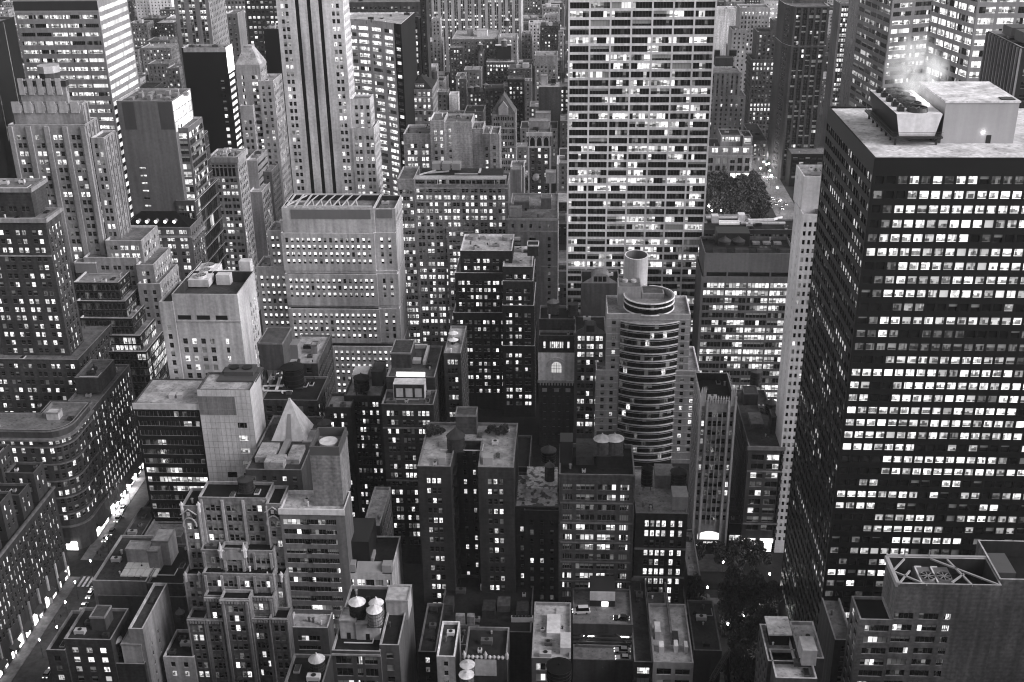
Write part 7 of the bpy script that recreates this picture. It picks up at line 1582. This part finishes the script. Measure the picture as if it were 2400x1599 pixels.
# ---------------------------------------------------------------- cars
def car_parts(kind):
    out = []; L, W = (5.4, 2.0) if kind == 'van' else (4.8, 1.85); h1, h2 = (1.2, 2.3) if kind == 'van' else (.85, 1.45)
    m = MB(); pr = [(-L / 2, .35), (L / 2, .35), (L / 2, h1 * .75), (L * .46, h1 * .85), (L * .22, h1), (-L * .45, h1), (-L / 2, h1 * .9)]
    hw = W / 2; n = len(pr); m.poly([(hw, p[0], p[1]) for p in pr]); m.poly([(-hw, p[0], p[1]) for p in reversed(pr)])
    for i in range(n): a, c = pr[i], pr[(i + 1) % n]; m.quad((hw, a[0], a[1]), (-hw, a[0], a[1]), (-hw, c[0], c[1]), (hw, c[0], c[1]))
    out.append(('body', m, 0))
    f, r = (.3, -.47) if kind == 'van' else (.2, -.36); m = MB(); lo = [(-hw * .95, L * r), (hw * .95, L * r), (hw * .95, L * f), (-hw * .95, L * f)]; hi = [(-hw * .78, L * (r + .07)), (hw * .78, L * (r + .07)), (hw * .78, L * (f - .13)), (-hw * .78, L * (f - .13))]
    for i in range(4): j = (i + 1) % 4; m.quad((*lo[i], h1), (*lo[j], h1), (*hi[j], h2), (*hi[i], h2))
    out.append(('glass', m, 1)); m = MB(); m.poly([(*p, h2 + .01) for p in hi]); m.box(hi[0][0], hi[1][0], hi[0][1], hi[2][1], h2, h2 + .06); out.append(('roof', m, 0))
    for sx in (-1, 1):
        for sy in (-.3, .31):
            m = MB(); k = len(m.v); n = 12
            for q in (-.11, .11): m.v += [(sx * (hw - .1) + q, L * sy + .34 * math.cos(6.283 * i / n), .34 + .34 * math.sin(6.283 * i / n)) for i in range(n)]
            m.f += [tuple(range(n - 1, -1, -1)), tuple(range(n, 2 * n))] + [(i, (i + 1) % n, n + (i + 1) % n, n + i) for i in range(n)]; m.m += [2] * (n + 2); out.append(('wheel', m, 2))
    for nm, y, mi in (('headlight', L / 2, 3), ('tail_light', -L / 2 - .05, 4)):
        for sx in (-1, 1): m = MB(); m.box(sx * hw * .7 - .2, sx * hw * .7 + .2, y, y + .05, h1 * .6, h1 * .6 + .18, 0, True); out.append((nm, m, mi))
    if kind == 'taxi': m = MB(); m.box(-.35, .35, -.2, .1, h2 + .06, h2 + .3); out.append(('roof_sign', m, 3))
    return out
CARM = {}
def car(kind, g, x, y, z, rz, label, group=None):
    r = empty('parked_car' if kind != 'taxi' else 'taxi', (x, y, z), label, 'van' if kind == 'van' else 'car', group); r.rotation_euler = (0, 0, rz)
    mt = [wall_mat(g, 'metal'), wall_mat(.02, 'glass'), flat_mat('tyre', .02, .8), flat_mat('headlight_glow', .8, .3, 0, 4), flat_mat('tail_glow', .3, .3, 0, 1.2)]
    key = (kind, g)
    if key not in CARM:
        CARM[key] = []
        for nm, m, mi in car_parts(kind):
            me = bpy.data.meshes.new(nm); me.from_pydata(m.v, [], m.f); me.materials.append(mt[mi]); CARM[key].append((nm, me))
    for nm, me in CARM[key]: o = bpy.data.objects.new(nm, me); COL.objects.link(o); o.parent = r
for px, py, rz, l in ((196, 1422, 3.14, 'pale taxi in the outer lane of the avenue, second in line'), (211, 1435, 3.1, 'pale taxi with a dark roof sign nearest the kerb wall'), (221, 1447, 3.14, 'pale taxi half hidden by the plain wall'), (211, 1393, 3.14, 'pale taxi farthest up the taxi line'), (189, 1462, 3.2, 'pale taxi leading the outer lane'), (208, 1469, 3.14, 'pale taxi just above the corner loft roof'), (172, 1448, 3.0, 'dark car')):
    if l == 'dark car': continue
    x, y = gp(px, py, .5); car('taxi', .6, x, y, .02, rz, l)
for i, (px, py, rz, l) in enumerate(((1806, 484, 0, 'nearest'), (1818, 478, 3.14, 'second'), (1812, 466, 0, 'third'), (1826, 470, 3.14, 'fourth'), (1806, 476, 0, 'fifth'), (1833, 488, 3.14, 'sixth'), (1842, 478, 3.14, 'seventh'), (1800, 420, 0, 'eighth'), (1790, 396, 0, 'ninth'), (1780, 378, 0, 'tenth'))):
    x, y = gp(px, py, .5); car('car', (.3, .1, .5)[i % 3], x, y, .02, rz, 'small car on the lit avenue by the park grove', 'cars by the park grove')
for i, (px, py, rz) in enumerate(((168, 1490, 3.14), (151, 1528, 3.14), (222, 1372, 3.14), (262, 1246, 3.14), (276, 1216, 3.14), (248, 1262, 3.14), (135, 1545, 0.0), (112, 1578, 0.0), (288, 1192, 3.14), (180, 1440, 3.14))):
    x, y = gp(px, py, .5); car('car', (.08, .3, .5)[i % 3], x, y, .02, rz, 'small car driving among the taxis on the left avenue', 'cars on the left avenue')
z = tg2['z'] + .02; x, y = gp(1362, 1436, z); car('van', .65, x, y, z, 1.57 + .1, 'white van parked on the upper garage deck'); x, y = gp(1456, 1452, z); car('car', .05, x, y, z, 1.5, 'dark car on the upper garage deck')
z = tg['z'] + .02; x, y = gp(1458, 1527, z); car('car', .55, x, y, z, 1.57, 'silver car by the ramp on the lower garage deck'); x, y = gp(1461, 1545, z); car('car', .7, x, y, z, 1.57, 'white car nearest the garage front parapet')

# ---------------------------------------------------------------- people on the avenue
def person_mesh():
    v = [(0, 0, .95), (0, 0, 1.2), (0, 0, 1.42), (0, 0, 1.52), (0, .02, 1.68), (.09, 0, .9), (.1, .12, .5), (.1, .05, .06), (.1, .17, .03), (-.09, 0, .9), (-.1, -.08, .5), (-.1, -.2, .06), (-.1, -.08, .03), (.19, 0, 1.4), (.24, -.06, 1.12), (.23, .04, .86), (-.19, 0, 1.4), (-.24, .08, 1.12), (-.23, .14, .88)]
    e = [(0, 1), (1, 2), (2, 3), (3, 4), (0, 5), (5, 6), (6, 7), (7, 8), (0, 9), (9, 10), (10, 11), (11, 12), (2, 13), (13, 14), (14, 15), (2, 16), (16, 17), (17, 18)]
    r = [.15, .15, .16, .06, .11, .1, .075, .05, .04, .1, .075, .05, .04, .07, .05, .04, .07, .05, .04]
    me = bpy.data.meshes.new('person'); me.from_pydata(v, e, []); o = bpy.data.objects.new('person', me); COL.objects.link(o)
    md = o.modifiers.new('skin', 'SKIN'); sv = me.skin_vertices[0].data
    for i, q in enumerate(r): sv[i].radius = (q, q)
    sv[0].use_root = True; o.modifiers.new('sub', 'SUBSURF').levels = 1
    dg = bpy.context.evaluated_depsgraph_get(); m2 = bpy.data.meshes.new_from_object(o.evaluated_get(dg)); bpy.data.objects.remove(o); m2.materials.clear(); m2.materials.append(flat_mat('dark_clothes', .03, .9)); return m2
PM = person_mesh(); PR = random.Random(3)
for i, (px, py) in enumerate(((238, 1292), (243, 1288), (250, 1282), (262, 1276), (229, 1300), (268, 1268), (143, 1449), (128, 1460), (272, 1212), (281, 1204), (292, 1190), (254, 1300), (236, 1305), (187, 1306), (160, 1310), (286, 1216))):
    x, y = gp(px, py, .1); o = bpy.data.objects.new('person', PM); COL.objects.link(o); o.location = (x, y, .14); o.rotation_euler = (0, 0, PR.uniform(0, 6.28)); tag(o, 'tiny person in dark clothes walking on the lamplit avenue', 'person', 'people walking on the avenue')

# ---------------------------------------------------------------- steam and haze
def volume_box(name, mat, verts_scale, loc, sphere=False):
    m = MB()
    if sphere:
        n, k = 20, 12
        for j in range(1, k): m.v += [(math.sin(math.pi * j / k) * math.cos(6.283 * i / n), math.sin(math.pi * j / k) * math.sin(6.283 * i / n), math.cos(math.pi * j / k)) for i in range(n)]
        m.f += [(j * n + i, (j + 1) * n + i, (j + 1) * n + (i + 1) % n, j * n + (i + 1) % n) for j in range(k - 2) for i in range(n)] + [tuple(range(n))] + [tuple(range((k - 2) * n + n - 1, (k - 2) * n - 1, -1))]
        m.m = [0] * len(m.f)
    else: m.box(-1, 1, -1, 1, -1, 1, 0, True)
    o = m.build(name, mat); o.location = loc; o.scale = verts_scale; return o
def vol_mat(name, dens, col, noisy=False):
    m = bpy.data.materials.new(name); m.use_nodes = True; n, l = m.node_tree.nodes, m.node_tree.links; n.clear()
    o = n.new('ShaderNodeOutputMaterial'); v = n.new('ShaderNodeVolumePrincipled'); v.inputs['Color'].default_value = (*col, 1); v.inputs['Density'].default_value = dens; v.inputs['Anisotropy'].default_value = 0.0; l.new(v.outputs[0], o.inputs['Volume'])
    if noisy:
        tc = n.new('ShaderNodeTexCoord'); t = n.new('ShaderNodeTexNoise'); t.inputs['Scale'].default_value = 2.6; t.inputs['Detail'].default_value = 4; t.inputs['Distortion'].default_value = .6; l.new(tc.outputs['Object'], t.inputs['Vector'])
        ln = n.new('ShaderNodeVectorMath'); ln.operation = 'LENGTH'; l.new(tc.outputs['Object'], ln.inputs[0])
        l.new(mul(n, l, mul(n, l, ramp(n, l, t.outputs['Fac'], .44, .72, 0, dens), 1.0), ramp(n, l, ln.outputs['Value'], .25, .95, 1, 0)), v.inputs['Density'])
    return m
sx_, sy_, sz_ = STEAM_AT
tag(volume_box('steam', vol_mat('steam_cloud', .24, (.95, .95, .96), True), (9, 17, 12), (sx_ + 3, sy_ + 4, sz_ + 7), True), 'drifting white steam above the cooling tower fans', 'steam', None, 'stuff')
if HAZE_DENSITY > 0:
    tag(volume_box('haze', vol_mat('haze_air', HAZE_DENSITY, (.42, .415, .425)), (2510, 1760, 131.5), (0, 1450, 130.5)), kind='stuff')
